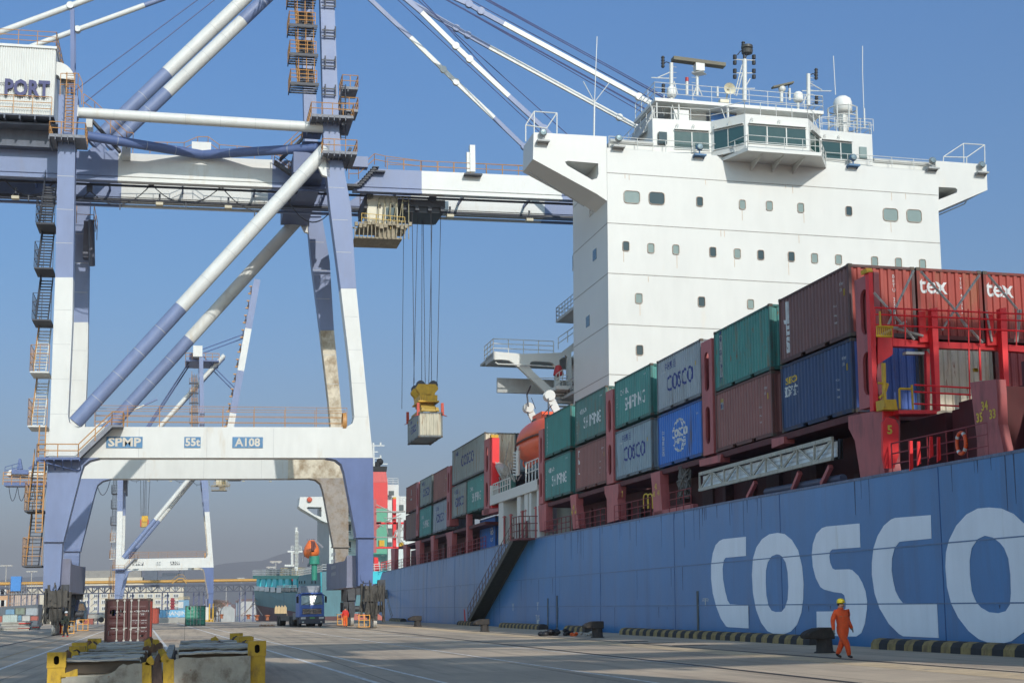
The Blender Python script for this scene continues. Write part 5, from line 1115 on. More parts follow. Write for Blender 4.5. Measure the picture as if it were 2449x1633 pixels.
# ---- lifeboat davits
for p, q in ((zj(1950, 400), zj(2130, 640)), (zj(1690, 550), zj(1840, 720))):
    mb = MB()
    a, b = sx(p, 27.2), sx(q, 27.2); a2, b2 = a, Vector((28.8, a.y-.2, a.z-3.2)); mb.beam(a2, b2, .5, .55)
    for dx in (-.3, .3): mb.lathe([(0, -.1), (.42, -.1), (.42, .1), (0, .1)], a+Vector((0, dx, 0)), 'Y', 16)
    mb.lathe([(0, -.3), (.3, -.3), (.3, .3), (0, .3)], a+Vector((0, 0, 0)), 'Y', 12)
    mb.build('davit', SHIPW, ship)
mb = MB(); mb.path([sx(zj(1690, 530), 27), sx(zj(1675, 380), 27), sx(zj(1725, 265), 27)], .07, 6); mb.tube(sx(zj(1730, 425), 27), sx(zj(1780, 560), 27), .03, 4)
for p, q in ((zj(1940, 430), zj(1945, 640)), (zj(1685, 600), zj(1690, 640))): mb.tube(sx(p, 26.6), sx(q, 26.6), .06, 6)
mb.tube(sx(zj(1870, 640), 26.6), sx(zj(1990, 510), 26.6), .035, 5); mb.build('davit_fall', DARK, ship)
# ================================================================ gangway
ga, gb = sx(zo(610, 590), 24.9), sx(zo(150, 1470), 24.9)
ga, gb = MS @ ga, MS @ gb
gw = thing('gangway', 'long dark aluminium gangway sloping from the ship deck down to the quay', 'gangway', (gb.x, gb.y, 0))
gb.z = .3; mb = MB()
for dx in (-.55, .55): mb.beam(ga+Vector((dx, 0, 0)), gb+Vector((dx, 0, 0)), .1, .42)
mb.build('stringer', mat('gangway_dark', (.07, .07, .055), .7, .3, 3, dirt=.3), gw)
mb = MB(); nst = 60
for i in range(nst): p = lerp(ga, gb, i/(nst-1)); mb.box(p+Vector((-.5, -.12, -.03)), p+Vector((.5, .14, .02)))
mb.beam(ga+Vector((0, 0, -.12)), gb+Vector((0, 0, -.12)), 1.0, .05); mb.build('tread', mat('gangway_tread', (.045, .05, .035), .8, .3, 3), gw)
for dx in (-.6, .6):
    mb = MB().rail([ga+Vector((dx, 0, .1)), gb+Vector((dx, 0, .1))], 1.15, .028, 2, 1.4); mb.build('handrail', mat('handrail_brown', (.14, .09, .07), .6), gw)
mb = MB()
for i in range(26): p = lerp(ga, gb, i/25)+Vector((-.6, 0, .1)); q = lerp(ga, gb, min(1, (i+1)/25))+Vector((-.6, 0, .1)); mb.tube(p, q+Vector((0, 0, .6)), .012, 3, cap=False); mb.tube(p+Vector((0, 0, .6)), q, .012, 3, cap=False)
mb.build('side_net', mat('net_grey', (.2, .2, .18), .8), gw)
mb = MB().box(ga+Vector((-.7, -2.6, -.12)), ga+Vector((1.2, .2, .0))); mb.rail([ga+Vector((-.65, .1, 0)), ga+Vector((-.65, -2.6, 0)), ga+Vector((1, -2.6, 0))], 1.6, .035, 3, .8); mb.build('landing_platform', mat('landing_red', (.16, .05, .05), .7), gw)
MB().add([gb+Vector((-.65, 1.6, 1.2)), gb+Vector((-.68, .9, 1.0)), gb+Vector((-.66, .7, .1)), gb+Vector((-.64, 1.5, -.0))], [(0, 1, 2, 3)]).build('red_flag', mat('flag_red', (.6, .03, .02), .8), gw)
# stern mooring rope and bow-rope
mb = MB()
a = sx(zg(1455, 1040), 25.3); c_ = MS @ a
b = Vector((21.6, 158, .6)); P = [lerp(c_, b, i/10)+Vector((0, 0, -.35*math.sin(math.pi*i/10))) for i in range(11)]
for dx in (0, .12): mb.path([p+Vector((dx, 0, dx)) for p in P], .04, 5)
o = mb.build('mooring_rope', mat('hemp_rope', (.28, .25, .20), .9, .2), at=b); tag(o, 'pair of slack mooring ropes from the blue ship stern down to a bollard', 'rope')
MB().lathe([(.15, -.3), (.55, -.3), (.6, 0), (.55, .3), (.15, .3)], sx(zg(1455, 1045), 25.4), 'X', 14).build('mooring_pipe', mat('old_rope', (.16, .15, .14), .9), ship)
# ================================================================ containers
def corr(L, n, d=.055):
    """trapezoid profile: knots (s, depth)"""
    k = [(0, 0), (.12, 0)]; p = (L-.24)/n
    for i in range(n): s = .12+p*i; k += [(s+p*.30, 0), (s+p*.42, d), (s+p*.78, d), (s+p*.90, 0)]
    return k+[(L, 0)]
def depth_at(k, s):
    for (a, b), (c, d) in zip(k, k[1:]):
        if a <= s <= c: return b+(d-b)*(s-a)/max(c-a, 1e-6)
    return 0
TEAL = (.065, .26, .23, 1); BROWN = (.28, .115, .10, 1); GREYB = (.33, .37, .40, 1); BLUEC = (.03, .17, .55, 1); NAVY = (.028, .065, .165, 1)
MAROON = (.18, .085, .08, 1); PALE = (.42, .42, .38, 1); REDC = (.26, .035, .022, 1); REDS = (.62, .09, .05, 1); GRN = (.03, .20, .13, 1)
SW = 2.9
def container(at, size, col, label, frame=None, group=None, side=(), end=(), rusty=False, n=None, doors=False, sidecol=None, endcol=None, name='shipping_container'):
    """at = near-left-bottom corner, size = (width x, length y, height z)"""
    w, L, h = size; x, y, z = at; root = thing(name, label, 'container', at, frame, group)
    n = n or max(6, round(L/.36)); kL = corr(L, n); ne = max(5, round(w/.36)); kW = corr(w, ne)
    mp = CRUST if rusty else CPAINT; fr = .13; pb = MB()
    for xs_, sg in ((x+.03, 1), (x+w-.03, -1)):
        vs = []; 
        for s, d in kL: vs += [(xs_+sg*d, y+s, z+.2), (xs_+sg*d, y+s, z+h-.12)]
        pb.add(vs, [(2*i, 2*i+1, 2*i+3, 2*i+2) for i in range(len(kL)-1)])
    pb.add([(x, y+.05, z+h-.06), (x+w, y+.05, z+h-.06), (x+w, y+L, z+h-.06), (x, y+L, z+h-.06)], [(0, 1, 2, 3)])
    pb.add([(x, y+.05, z+.16), (x+w, y+.05, z+.16), (x+w, y+L, z+.16), (x, y+L, z+.16)], [(0, 1, 2, 3)])
    o = pb.build('wall_panel', mp, root); o.color = sidecol or col
    for ys, sg in ((y+.03, 1), (y+L-.03, -1)):
        pe = MB()
        if doors and sg == 1:
            for k in (0, 1):
                xa = x+.14+k*(w/2-.12); xb_ = xa+w/2-.16
                pe.box((xa, y+.02, z+.18), (xb_, y+.08, z+h-.14))
                for q in range(4): zz = z+.45+q*(h-.7)/4; pe.add([(xa+.12, y+.018, zz), (xb_-.12, y+.018, zz), (xb_-.12, y-.012, zz+.08), (xa+.12, y-.012, zz+.08), (xb_-.12, y-.012, zz+.2), (xa+.12, y-.012, zz+.2), (xb_-.12, y+.018, zz+.28), (xa+.12, y+.018, zz+.28)], [(0, 1, 2, 3), (3, 2, 4, 5), (5, 4, 6, 7)])
                o = pe.build('door', mp, root); o.color = col; pe = MB()
            continue
        vs = []
        for s, d in kW: vs += [(x+s, ys+sg*d, z+.2), (x+s, ys+sg*d, z+h-.12)]
        pe.add(vs, [(2*i, 2*i+1, 2*i+3, 2*i+2) for i in range(len(kW)-1)])
        o = pe.build('end_panel', mp, root); o.color = endcol or col
    pass
    fb = MB()
    for xx in (x, x+w-fr):
        for yy in (y, y+L-fr): fb.box((xx, yy, z+.12), (xx+fr, yy+fr, z+h-.12))
        fb.box((xx+.01, y+fr, z+h-.12), (xx+fr-.01, y+L-fr, z+h-.015)); 
        p = 0
        segs = [(fr, L*.28), (L*.28+.5, L*.62), (L*.62+.5, L-fr)] if L < 12 else [(fr, L-fr)]
        for a, b in segs: fb.box((xx+.01, y+a, z+.03), (xx+fr-.01, y+b, z+.19))
        fb.box((xx+.02, y+fr, z+.15), (xx+fr-.02, y+L-fr, z+.2))
    for yy in (y, y+L-fr): fb.box((x+fr, yy+.01, z+h-.13), (x+w-fr, yy+fr-.01, z+h-.02)); fb.box((x+fr, yy+.01, z+.03), (x+w-fr, yy+fr-.01, z+.2))
    o = fb.build('frame', CFRAME, root); o.color = tuple(c*.55 for c in (col if doors else sidecol or col)[:3])+(1,)
    cb = MB()
    for xx in (x-.01, x+w-.18+.01):
        for yy in (y-.01, y+L-.19+.01):
            for zz in (z, z+h-.13): cb.box((xx, yy, zz), (xx+.18, yy+.19, zz+.13))
    cb.build('corner_casting', mat('casting_steel', (.10, .08, .06), .7, .3, 4, rust=.5), root)
    # painted lettering follows the corrugation
    def paint(items, m, facing):
        bm = bmesh.new(); kk = kL if facing == 'side' else kW; Lr = L if facing == 'side' else w
        for s, sz, cx, cz, bold, rot, sxs in items:
            t_ = MB(); ex_ = (1, 0, 0) if not rot else (0, -1, 0); ey_ = (0, 1, 0) if not rot else (1, 0, 0)
            if rot == 2:
                for i, ch in enumerate(s): text(t_, ch, sz, (0, (len(s)/2-i-.5)*sz*.95, 0), (1, 0, 0), (0, 1, 0), bold, sxs)
            elif s == 'GLOBE':
                t_ = MB()
                for rx in (1, .55):
                    for sg in (-1, 1):
                        P = [(sg*rx*sz*math.cos(rad(a))*1.1, sz*.86*math.sin(rad(a)), 0) for a in range(30, 97, 6)]
                        for up in (1, -1):
                            Q = [Vector((p[0], p[1]*up, 0)) for p in P]
                            for a, b in zip(Q, Q[1:]):
                                d = (b-a).normalized(); nn = Vector((-d.y, d.x, 0))*sz*.05; t_.add([a-nn, b-nn, b+nn, a+nn], [(0, 1, 2, 3)])
            elif s == 'PLATE': t_.box((-sz/2, -sz*sxs/2, 0), (sz/2, sz*sxs/2, .0001))
            else: text(t_, s, sz, (0, 0, 0), ex_, ey_, bold, sxs)
            vs = [bm.verts.new((v.x+cx, v.y+cz, 0)) for v in t_.v]
            for f in t_.f:
                try: bm.faces.new([vs[i] for i in f])
                except ValueError: pass
        for s, d in kk: bmesh.ops.bisect_plane(bm, geom=bm.verts[:]+bm.edges[:]+bm.faces[:], plane_co=(Lr-s if facing == 'side' else s, 0, 0), plane_no=(1, 0, 0))
        ob = MB(); bm.verts.index_update(); V_ = []
        for v in bm.verts:
            if facing == 'side': V_.append((x+.03+depth_at(kk, Lr-v.co.x)-.012, y+Lr-v.co.x, z+v.co.y))
            else: V_.append((x+v.co.x, y+.03+depth_at(kk, v.co.x)-.012-(.055 if doors else 0), z+v.co.y))
        ob.add(V_, [[v.index for v in f.verts] for f in bm.faces]); bm.free(); return ob.build('lettering', m, root)
    for m, items in side: paint(items, m, 'side')
    for m, items in end: paint(items, m, 'end')
    if doors:
        rb = MB()
        for f in (.27, .43, .58, .74): rb.tube((x+w*f, y-.05, z+.1), (x+w*f, y-.05, z+h-.05), .03, 6); 
        for f in (.27, .43, .58, .74):
            for zz in (.12, h*.3, h*.7, h-.12): rb.box((x+w*f-.06, y-.07, z+zz-.05), (x+w*f+.06, y+.0, z+zz+.05))
        for f0, f1 in ((.14, .27), (.43, .5), (.58, .7), (.8, .9)): rb.box((x+w*f0, y-.06, z+h*.32), (x+w*f1, y-.03, z+h*.32+.05))
        rb.build('lock_bar', STEEL, root)
    return root
def cosco(L, h, m=BTXT): return [(m, [('COSCO', h*.42, L*.52, h*.46, .012, 0, 1.0), ('中远集运', h*.16, L*.30, h*.80, .0, 0, 1.0)]), (WTXT, [('CBHU 381', .16, L*.16, h*.72, 0, 0, 1)]), (YTXT, [('PLATE', .13, L*.88, h*.62, 0, 0, 1.8)])]
def china(L, h): return [(WTXT, [('CHINA', h*.17, L*.26, h*.70, .0, 0, 1.0), ('SHIPPING', h*.36, L*.56, h*.42, .012, 0, .92), ('CHINA SHIPPING'[:9], .2, .42, h*.45, 0, 2, 1.), ('CCLU 4', .14, L*.83, h*.86, 0, 0, 1)])]
GB = 'containers stacked on the blue ship'
def bay(y0, y1, z0, z1, col, lab, side=(), rusty=False, x=25.68, **k): return container((x, y0, z0), (SW, y1-y0, z1-z0), col, lab, MS, GB, side, rusty=rusty, **k)
h_ = 3.0; codes = lambda L: [(WTXT, [('TGHU 307', .17, L*.88, 2.3, 0, 0, .5), ('22G1', .17, L*.88, 2.05, 0, 0, .6), ('M.G.W.', .11, L*.80, 1.5, 0, 0, .8), ('TARE', .11, L*.80, 1.1, 0, 0, .8), ('NET', .11, L*.8, .8, 0, 0, .8)]), (YTXT, [('PLATE', .14, L*.93, 1.9, 0, 0, 2)])]
bay(53.15, 60.35, 12.12, 15.1, MAROON, 'dark maroon container with a tall white JES lettered down it, upper tier foremost', [(WTXT, [('J', .95, .82, 2.3, .05, 0, 1.5), ('E', .85, .82, 1.5, .05, 0, 1.2), ('S', .9, .82, .72, .05, 0, 1.2)])]+codes(7.2), endcol=(.33, .045, .028, 1), end=[(WTXT, [('BETU 225391', .2, 2.0, 1.6, .0, 2, 1)])])
bay(53.15, 60.35, 9.05, 12.05, NAVY, 'dark navy container with yellow SAFECO lettering and small white characters, lower tier foremost', [(YTXT, [('SAFECO', .42, 1.05, 2.22, .01, 0, .75)]), (WTXT, [('亚海航', .5, 1.0, 1.72, .02, 0, .9)])]+codes(7.2), endcol=(.06, .13, .42, 1))  # end panel coloured a lighter blue, standing for sunlight on it
bay(61.45, 68.75, 12.08, 15.15, TEAL, 'rust scarred teal container with vertical lettering on a white strip, upper tier', [(WTXT, [('PLATE', .32, .82, 1.7, 0, 0, 6.6)]), (BTXT, [('UNIGLORY', .36, .80, 1.7, .015, 2, .8)])], True)
bay(61.45, 68.75, 9.05, 12.05, BROWN, 'brown red container with a small yellow and blue logo, below the rust scarred teal one', [(WTXT, [('PLATE', .42, .85, 2.32, 0, 0, 1.3)]), (BTXT, [('PLATE', .36, .85, 2.2, 0, 0, .6)]), (YTXT, [('PLATE', .36, .85, 2.5, 0, 0, .5)])]+codes(7.3))
bay(70.75, 78.05, 12.2, 15.2, GREYB, 'pale grey container with blue COSCO name standing above the bright blue globe container', cosco(7.3, 3))
bay(70.75, 78.05, 9.1, 12.08, BLUEC, 'bright blue container with round white COSCO SHIPPING globe emblem', [(WTXT, [('GLOBE', 1.0, 3.6, 1.5, 0, 0, 1), ('COSCO', .66, 3.6, 1.62, .03, 0, 1.1), ('SHIPPING', .38, 3.6, 1.18, .02, 0, 1.15), ('中海集装箱', .3, .8, 1.3, 0, 2, 1), ('CSNU 145', .15, 6.5, 2.3, 0, 0, .6)])])
bay(79.2, 86.5, 12.3, 15.3, TEAL, 'teal container with large white CHINA SHIPPING name directly left of the upper grey one', china(7.3, 3), False)
bay(79.2, 86.5, 9.15, 12.15, (.26, .34, .39, 1), 'pale bluish grey container with blue COSCO name, lower tier beside the globe container', cosco(7.3, 3))
bay(88.55, 96.1, 12.35, 15.4, (.085, .21, .19, 1), 'faded dark green container with worn white lettering, above a brown ribbed container', china(7.5, 3), True)
bay(88.55, 96.1, 9.18, 12.2, (.26, .105, .09, 1), 'brown ribbed container with short white lettering at its aft edge, lower tier', [(WTXT, [('TAL', .6, .8, 1.9, .02, 2, 1)])]+codes(7.5))
bay(97.4, 104.95, 12.35, 15.42, (.04, .23, .20, 1), 'plain bright teal container with a narrow white vertical strip, touching the lifeboat', [(WTXT, [('UNIGLORY', .3, .75, 1.5, .01, 2, 1)])])
bay(97.4, 104.95, 9.2, 12.2, (.06, .23, .21, 1), 'light teal container with white CHINA SHIPPING name, lowest beside the white deck house', china(7.5, 3))
bay(127.75, 144.1, 13.5, 17.0, (.30, .34, .32, 1), 'long rusty grey container with worn COSCO letters, topmost on the aft deck', [(BTXT, [('COSCO', 1.5, 8.0, 1.9, .01, 0, 1.25), ('中远集运', .45, 2.5, 2.9, 0, 0, 1)])], True, n=44, endcol=(.66, .58, .44, 1))
bay(127.75, 135.9, 10.18, 13.35, (.08, .28, .25, 1), 'teal container with white CHINA SHIPPING name under the long grey one', china(8.1, 3.1), False)
bay(136.3, 144.1, 10.2, 13.35, (.28, .34, .33, 1), 'grey green container with faint COSCO letters under the aft half of the long grey one', cosco(7.8, 3.1), True)
bay(147, 155.6, 12.6, 15.75, (.32, .13, .10, 1), 'plain rust brown container on the upper tier of the aft deck', codes(8.5))
bay(147, 155.6, 9.3, 12.45, (.32, .38, .43, 1), 'light grey COSCO container below the plain rust brown one', cosco(8.5, 3.1))
bay(156.7, 165, 12.7, 15.8, (.27, .32, .30, 1), 'dull grey COSCO container above a turquoise one on the aft deck', cosco(8.3, 3.1), True)
bay(156.7, 165, 9.3, 12.5, (.08, .30, .28, 1), 'turquoise container with white CHINA SHIPPING name, lower tier of the aft deck', china(8.3, 3.1))
bay(167.5, 175.8, 12.65, 15.85, (.26, .07, .05, 1), 'rust red container with a small white emblem, upper of the aftmost stack', [(WTXT, [('PLATE', .5, 4, 2.3, 0, 0, 1.4), ('PLATE', .9, 4, 1.5, .0, 0, .25)])])
bay(167.5, 175.8, 9.4, 12.5, (.18, .12, .11, 1), 'grey brown container, lower of the aftmost stack', (), True)
# fore bay: three brown ends facing the bow, pale and blue ones below
TX = lambda c: [(WTXT, [('tex', 1.0, .72, 2.25, .02, 0, .95), (c, .18, 2.0, 1.9, .0, 2, 1)])]
container((28.68, 53.15, 12.12), (SW, 7.2, 2.98), (.33, .045, .028, 1), 'red brown container end lettered tex, directly right of the yellow capped post', MS, GB, end=TX('TEX 48253'), rusty=True)
container((31.68, 53.15, 12.12), (SW, 7.2, 2.98), (.33, .042, .026, 1), 'red brown container end lettered tex, cut by the picture edge', MS, GB, end=TX('TEXU 7710'), rusty=False)
container((34.68, 53.15, 12.12), (SW, 7.2, 2.98), (.32, .042, .028, 1), 'red brown container end at the far right of the top row', MS, GB)
container((28.98, 53.15, 9.05), (SW, 7.2, 3.0), (.62, .56, .44, 1), 'rusty cream container end seen through the red lashing frame', MS, GB, rusty=True)
container((32.0, 53.15, 9.05), (SW, 7.2, 3.0), (.30, .05, .05, 1), 'dark red container deep behind the red lashing frame', MS, GB)
# second row aft: only the ends beside the lifeboat show
container((28.68, 127.75, 13.5), (SW, 16.3, 3.5), (.20, .27, .31, 1), 'slate grey container end behind the orange lifeboat', MS, GB)
container((31.68, 127.75, 13.5), (SW, 16.3, 3.5), (.15, .07, .06, 1), 'dark brown container behind the lifeboat', MS, GB)
b_ = sx(zc(1400, 1200), 27.0); container((27.0, b_.y-3.6, 6.75), (SW, 7.2, 2.9), BLUEC, 'blue container low on the deck in the shadow aft of the deck house', MS, GB, side=[(WTXT, [('GLOBE', .7, 5.4, 1.3, 0, 0, 1), ('COSCO', .5, 5.4, 1.45, .02, 0, .8)])])
# stacks ahead of the picture (their shadow falls on the quay and the fore bay)
for i, c in enumerate((BROWN, TEAL, GREYB)): container((25.68, 14.2, 9.05+3*i), (SW, 15.2, 2.98), c, ('brown', 'teal', 'grey')[i]+' container of the stack ahead of the picture, right of the camera', MS, GB)
# ================================================================ lifting gear and hanging container
HC = aty(zj(318, 915), 131); HT = aty(zj(318, 600), 131); HR = aty(zj(622, 915), 131)
container((HC.x, 131, HC.z), (HR.x-HC.x, 6.7, HT.z-HC.z), (.52, .49, .38, 1), 'rusty cream container hanging in the air from the yellow spreader', None, None, sidecol=(.26, .30, .31, 1), rusty=True, side=cosco(6.7, 2.3))
sp_ = thing('container_spreader', 'yellow lifting spreader with sheaves and red corner flippers hanging above the quay', 'spreader', (HC.x+1.1, 134.3, HT.z))
xa, xb_, zt_ = HC.x, HR.x, HT.z; xc = (xa+xb_)/2
mb = MB()
for x in (xa+.35, xb_-.6): mb.box((x, 131.1, zt_+.12), (x+.25, 137.6, zt_+.45))
for i in range(12): t = i/11; xx = lerp(xa+.3, xb_-.3, t); mb.beam((xx, 131.2, zt_+.1), (lerp(xa+.65, xb_-.65, t), 133.2, zt_+1.1), .12, .12)
mb.box((xa+.3, 131.15, zt_+.1), (xb_-.3, 131.35, zt_+.3)); mb.box((xa+.5, 132.9, zt_+.9), (xb_-.5, 136, zt_+1.15))
mb.build('spreader_frame', mat('worn_yellow', (.45, .30, .06), .6, .3, 4, dirt=.6, dirtcol=(.1, .06, .04), streak=1), sp_)
mb = MB().box((xa+.35, 132.2, zt_+1.15), (xb_-.25, 135.8, zt_+1.75)); mb.box((xa+.2, 132.1, zt_+1.1), (xb_-.1, 136, zt_+1.22)); mb.build('headblock', YEL, sp_)
for yy in (132.4, 135.4):
    P = [(xa+.35, 1.75), (xa+.35, 1.95), (xa+.05, 2.3), (xa+.05, 2.5), (xa+.25, 2.8), (xb_-.4, 2.8), (xb_-.15, 2.5), (xb_-.15, 2.3), (xb_-.45, 1.95), (xb_-.45, 1.75), (xb_-.8, 1.75), (xb_-.8, 1.85), (xa+.9, 1.85), (xa+.9, 1.75)]
    MB().prism([(x, yy, zt_+z) for x, z in P], (0, .16, 0)).prism([(x, yy+.5, zt_+z) for x, z in P], (0, .16, 0)).build('sheave_plate', YEL, sp_)
    for xx in (xa+.5, xb_-.55): MB().lathe([(0, -.12), (.12, -.14), (.42, -.12), (.36, 0), (.42, .12), (.12, .14), (0, .12)], (xx, yy+.33, zt_+2.75), 'Y', 20).build('sheave', DARK, sp_)
for xx in (xa-.12, xb_-.12):
    for yy in (131.0, 137.5):
        MB().prism([(xx, yy, zt_-.25), (xx+.26, yy, zt_-.25), (xx+.24, yy, zt_+.85), (xx, yy, zt_+.85)], (0, .25, 0)).prism([(xx, yy-.1, zt_-.25), (xx+.26, yy-.1, zt_-.25), (xx+.4*(1 if xx > xc else -1)+.13, yy-.2, zt_-.4)], (0, .3, 0)).build('flipper', mat('flipper_red', (.5, .06, .03), .5, .2, 3), sp_)
mb = MB(); tops = (y1(485, 1290), y1(520, 1290), y1(547, 1290), y1(553, 1290), y1(603, 1290), y1(611, 1290), y1(665, 1290)); bots = (xa-.1, xa+.3, xa+.6, xc+.3, xc+.4, xb_-.5, xb_-.2)
for k, (t, bx) in enumerate(zip(tops, bots)): a = aty(t, 131.5+1.2*(k % 4)); mb.tube(a, (bx, 132.7+(k % 2)*3, zt_+2.9), .03, 5)
mb.tube(aty(y1(432, 1450), 136), (xa-.5, 138, zt_+1.2), .025, 4)
mb.build('hoist_rope', ROPE, sp_)
# ================================================================ lifeboat
def lifeboat(name, M_, L, label, frame):
    """enclosed boat along local y, bow at -y"""
    root = thing(name, label, 'lifeboat', M_, frame); c = Vector(M_)
    def loft(secs, m, nm):
        mb = MB(); k = len(secs[0][1]); vs = []
        for yy, ring in secs: vs += [c+Vector((x, yy, z)) for x, z in ring]
        fs = [(j*k+i, j*k+(i+1) % k, (j+1)*k+(i+1) % k, (j+1)*k+i) for j in range(len(secs)-1) for i in range(k)]
        mb.add(vs, fs, smooth=True); mb.add(vs[:k], [tuple(range(k))]); mb.add(vs[-k:], [tuple(range(k))]); return mb.build(nm, m, root)
    S_ = []; S2 = []
    for i in range(15):
        t = -1+2*i/14; yy = t*L/2; f = max(.05, (1-abs(t)**2.6)); w = 1.6*f**.55; kz = -1.5+.55*abs(t)**3
        S_.append((yy, [(w*math.cos(rad(a))*(1 if abs(math.cos(rad(a))) > .1 else 1), (kz)*abs(math.sin(rad(a)))**.8) for a in range(180, 361, 15)]))
        top = 1.65*f**.45
        S2.append((yy, [(w*1.0*(abs(math.cos(rad(a)))**.7)*(1 if math.cos(rad(a)) > 0 else -1), .02+top*math.sin(rad(a))**.9) for a in range(0, 181, 15)]))
    loft(S_, ORL, 'boat_hull'); loft(S2, ORL, 'canopy')
    mb = MB()
    for s_ in (-1, 1):
        P = [c+Vector((s_*(1.66*max(.05, (1-abs(t)**2.6))**.55), t*L/2, .02)) for t in [-1+2*i/14 for i in range(15)]]; mb.path(P, .07, 6)
    mb.build('fender_rope', mat('fender_rubber', (.10, .045, .03), .6), root)
    MB().box(c+Vector((-.55, -L*.12, 1.5)), c+Vector((.55, L*.12, 2.15))).prism([c+Vector((-.5, -L*.12, 1.4)), c+Vector((.5, -L*.12, 1.4)), c+Vector((.4, -L*.19, 1.3)), c+Vector((-.4, -L*.19, 1.3))], (0, 0, .5)).build('conning_tower', ORL, root)
    MB().box(c+Vector((-.57, L*.02, 1.6)), c+Vector((-.551, L*.13, 1.85))).box(c+Vector((-.4, -L*.205, 1.5)), c+Vector((.4, -L*.195, 1.75))).build('window', GLASS, root)
    mb = MB()
    for i in range(7): mb.box(c+Vector((-1.5, -.6+.75*i, -.42)), c+Vector((-1.40, -.45+.75*i, -.2)))
    for i in range(6): mb.tube(c+Vector((-1.38, -2.2+.8*i, .55)), c+Vector((-1.44, -2.2+.8*i, .55)), .09, 8)
    mb.build('hand_hold', mat('fender_rubber', (.10, .045, .03), .6), root)
    mb = MB().lathe([(.35, -.15), (.42, -.15), (.42, .15), (.35, .15)], c+Vector((0, L*.42, -1.3)), 'Y', 14); mb.prism([c+Vector((-.05, -L*.2, -1.2)), c+Vector((-.05, L*.42, -1.0)), c+Vector((-.05, L*.42, -1.6)), c+Vector((-.05, L*.1, -1.5))], (.1, 0, 0)); mb.build('propeller_guard', ORL, root)
    return root
lifeboat('lifeboat', (27.7, 113.6, 14.7), 13.4, 'orange enclosed lifeboat hanging from white davits beside the accommodation block', MS)
# life ring on the rail
c = sx(za(1665, 1400), 25.55); r = thing('life_ring', 'orange life ring with white bands hung on the ship rail', 'life ring', c, MS)
def torus(mb, c, R, r_, a0=0, a1=360, n=24, m=8):
    for i in range(n):
        a, b = rad(a0+(a1-a0)*i/n), rad(a0+(a1-a0)*(i+1)/n); mb.tube(c+Vector((0, R*math.cos(a), R*math.sin(a)*1.25)), c+Vector((0, R*math.cos(b), R*math.sin(b)*1.25)), r_, m, cap=False)
mb = MB(); torus(mb, c, .29, .065); mb.build('ring', ORL, r); mb = MB()
for a in (30, 120, 210, 300): torus(mb, c, .29, .07, a, a+18, 3)
mb.build('white_band', WTXT, r)
# ================================================================ quay furniture
mb = MB()
wl = mat('road_line_white', (.85, .83, .78), .7, .25, 3, dirt=.45, dirtcol=(.28, .25, .22), streak=1)
def line(p, q, w, m, z=.004):
    p = Vector(p+(z,)); q = Vector(q+(z,)); d = (q-p).normalized(); nn = Vector((-d.y, d.x, 0))*w/2
    o = MB().add([p-nn, q-nn, q+nn, p+nn], [(0, 1, 2, 3)]).build('road_line', m); o['kind'] = 'structure'
for a, b, w in (((.74, 156.5), (4.6, 36.4), .16), ((2.42, 150.7), (5.79, 45.9), .13), ((-7.03, 119.2), (-6.0, 52.5), .15), ((-3.51, 164.4), (-1.08, 83.3), .16), ((8.44, 148.9), (9.74, 77.1), .12), ((12.3, 130), (14.2, 40), .1)):
    dx = (b[0]-a[0])/(b[1]-a[1]); line((a[0]+dx*(215-a[1]), 215.), (a[0]+dx*(16-a[1]), 16.), w, wl)
yl = mat('road_line_yellow', (.50, .33, .16), .7, .25, 3, dirt=.4, dirtcol=(.28, .24, .2), streak=1)
line((-10.3, 215), (-6.4, 16), .14, yl)
rl = mat('rail_groove', (.05, .045, .04), .6, .2)
for x, w in ((-10.1, .22), (14.3, .22), (19.5, .18)): line((x, 330 if x < 12 else 214), (x, 5), w, rl, .008)
line((18.55, 214), (18.55, 5), 1.3, mat('warm_pale_strip', (.66, .50, .31), .8, .15, .4, dirt=.3, dirtcol=(.3, .25, .2)), .004)  # one even strip, paler and warmer than the concrete
for i, (x, y, w, l) in enumerate(((20.3, 66, 1.2, .5), (19.9, 62.5, 2.2, .6), (20.4, 58.5, 1.4, .5), (-6, 96, 1.5, 1.1), (7, 160, 2.0, .8))):
    o = MB().box((x-w/2, y-l/2, .0), (x+w/2, y+l/2, .012)).build('road_patch', rl if i < 3 else mat('patch_grey', (.16, .15, .14), .8)); o['kind'] = 'structure'
# quay front face
o = MB().box((24.86, -300, -5), (25.05, 215, -.05)).build('quay_wall', mat('quay_wall_concrete', (.13, .12, .11), .9, .2)); o['kind'] = 'structure'
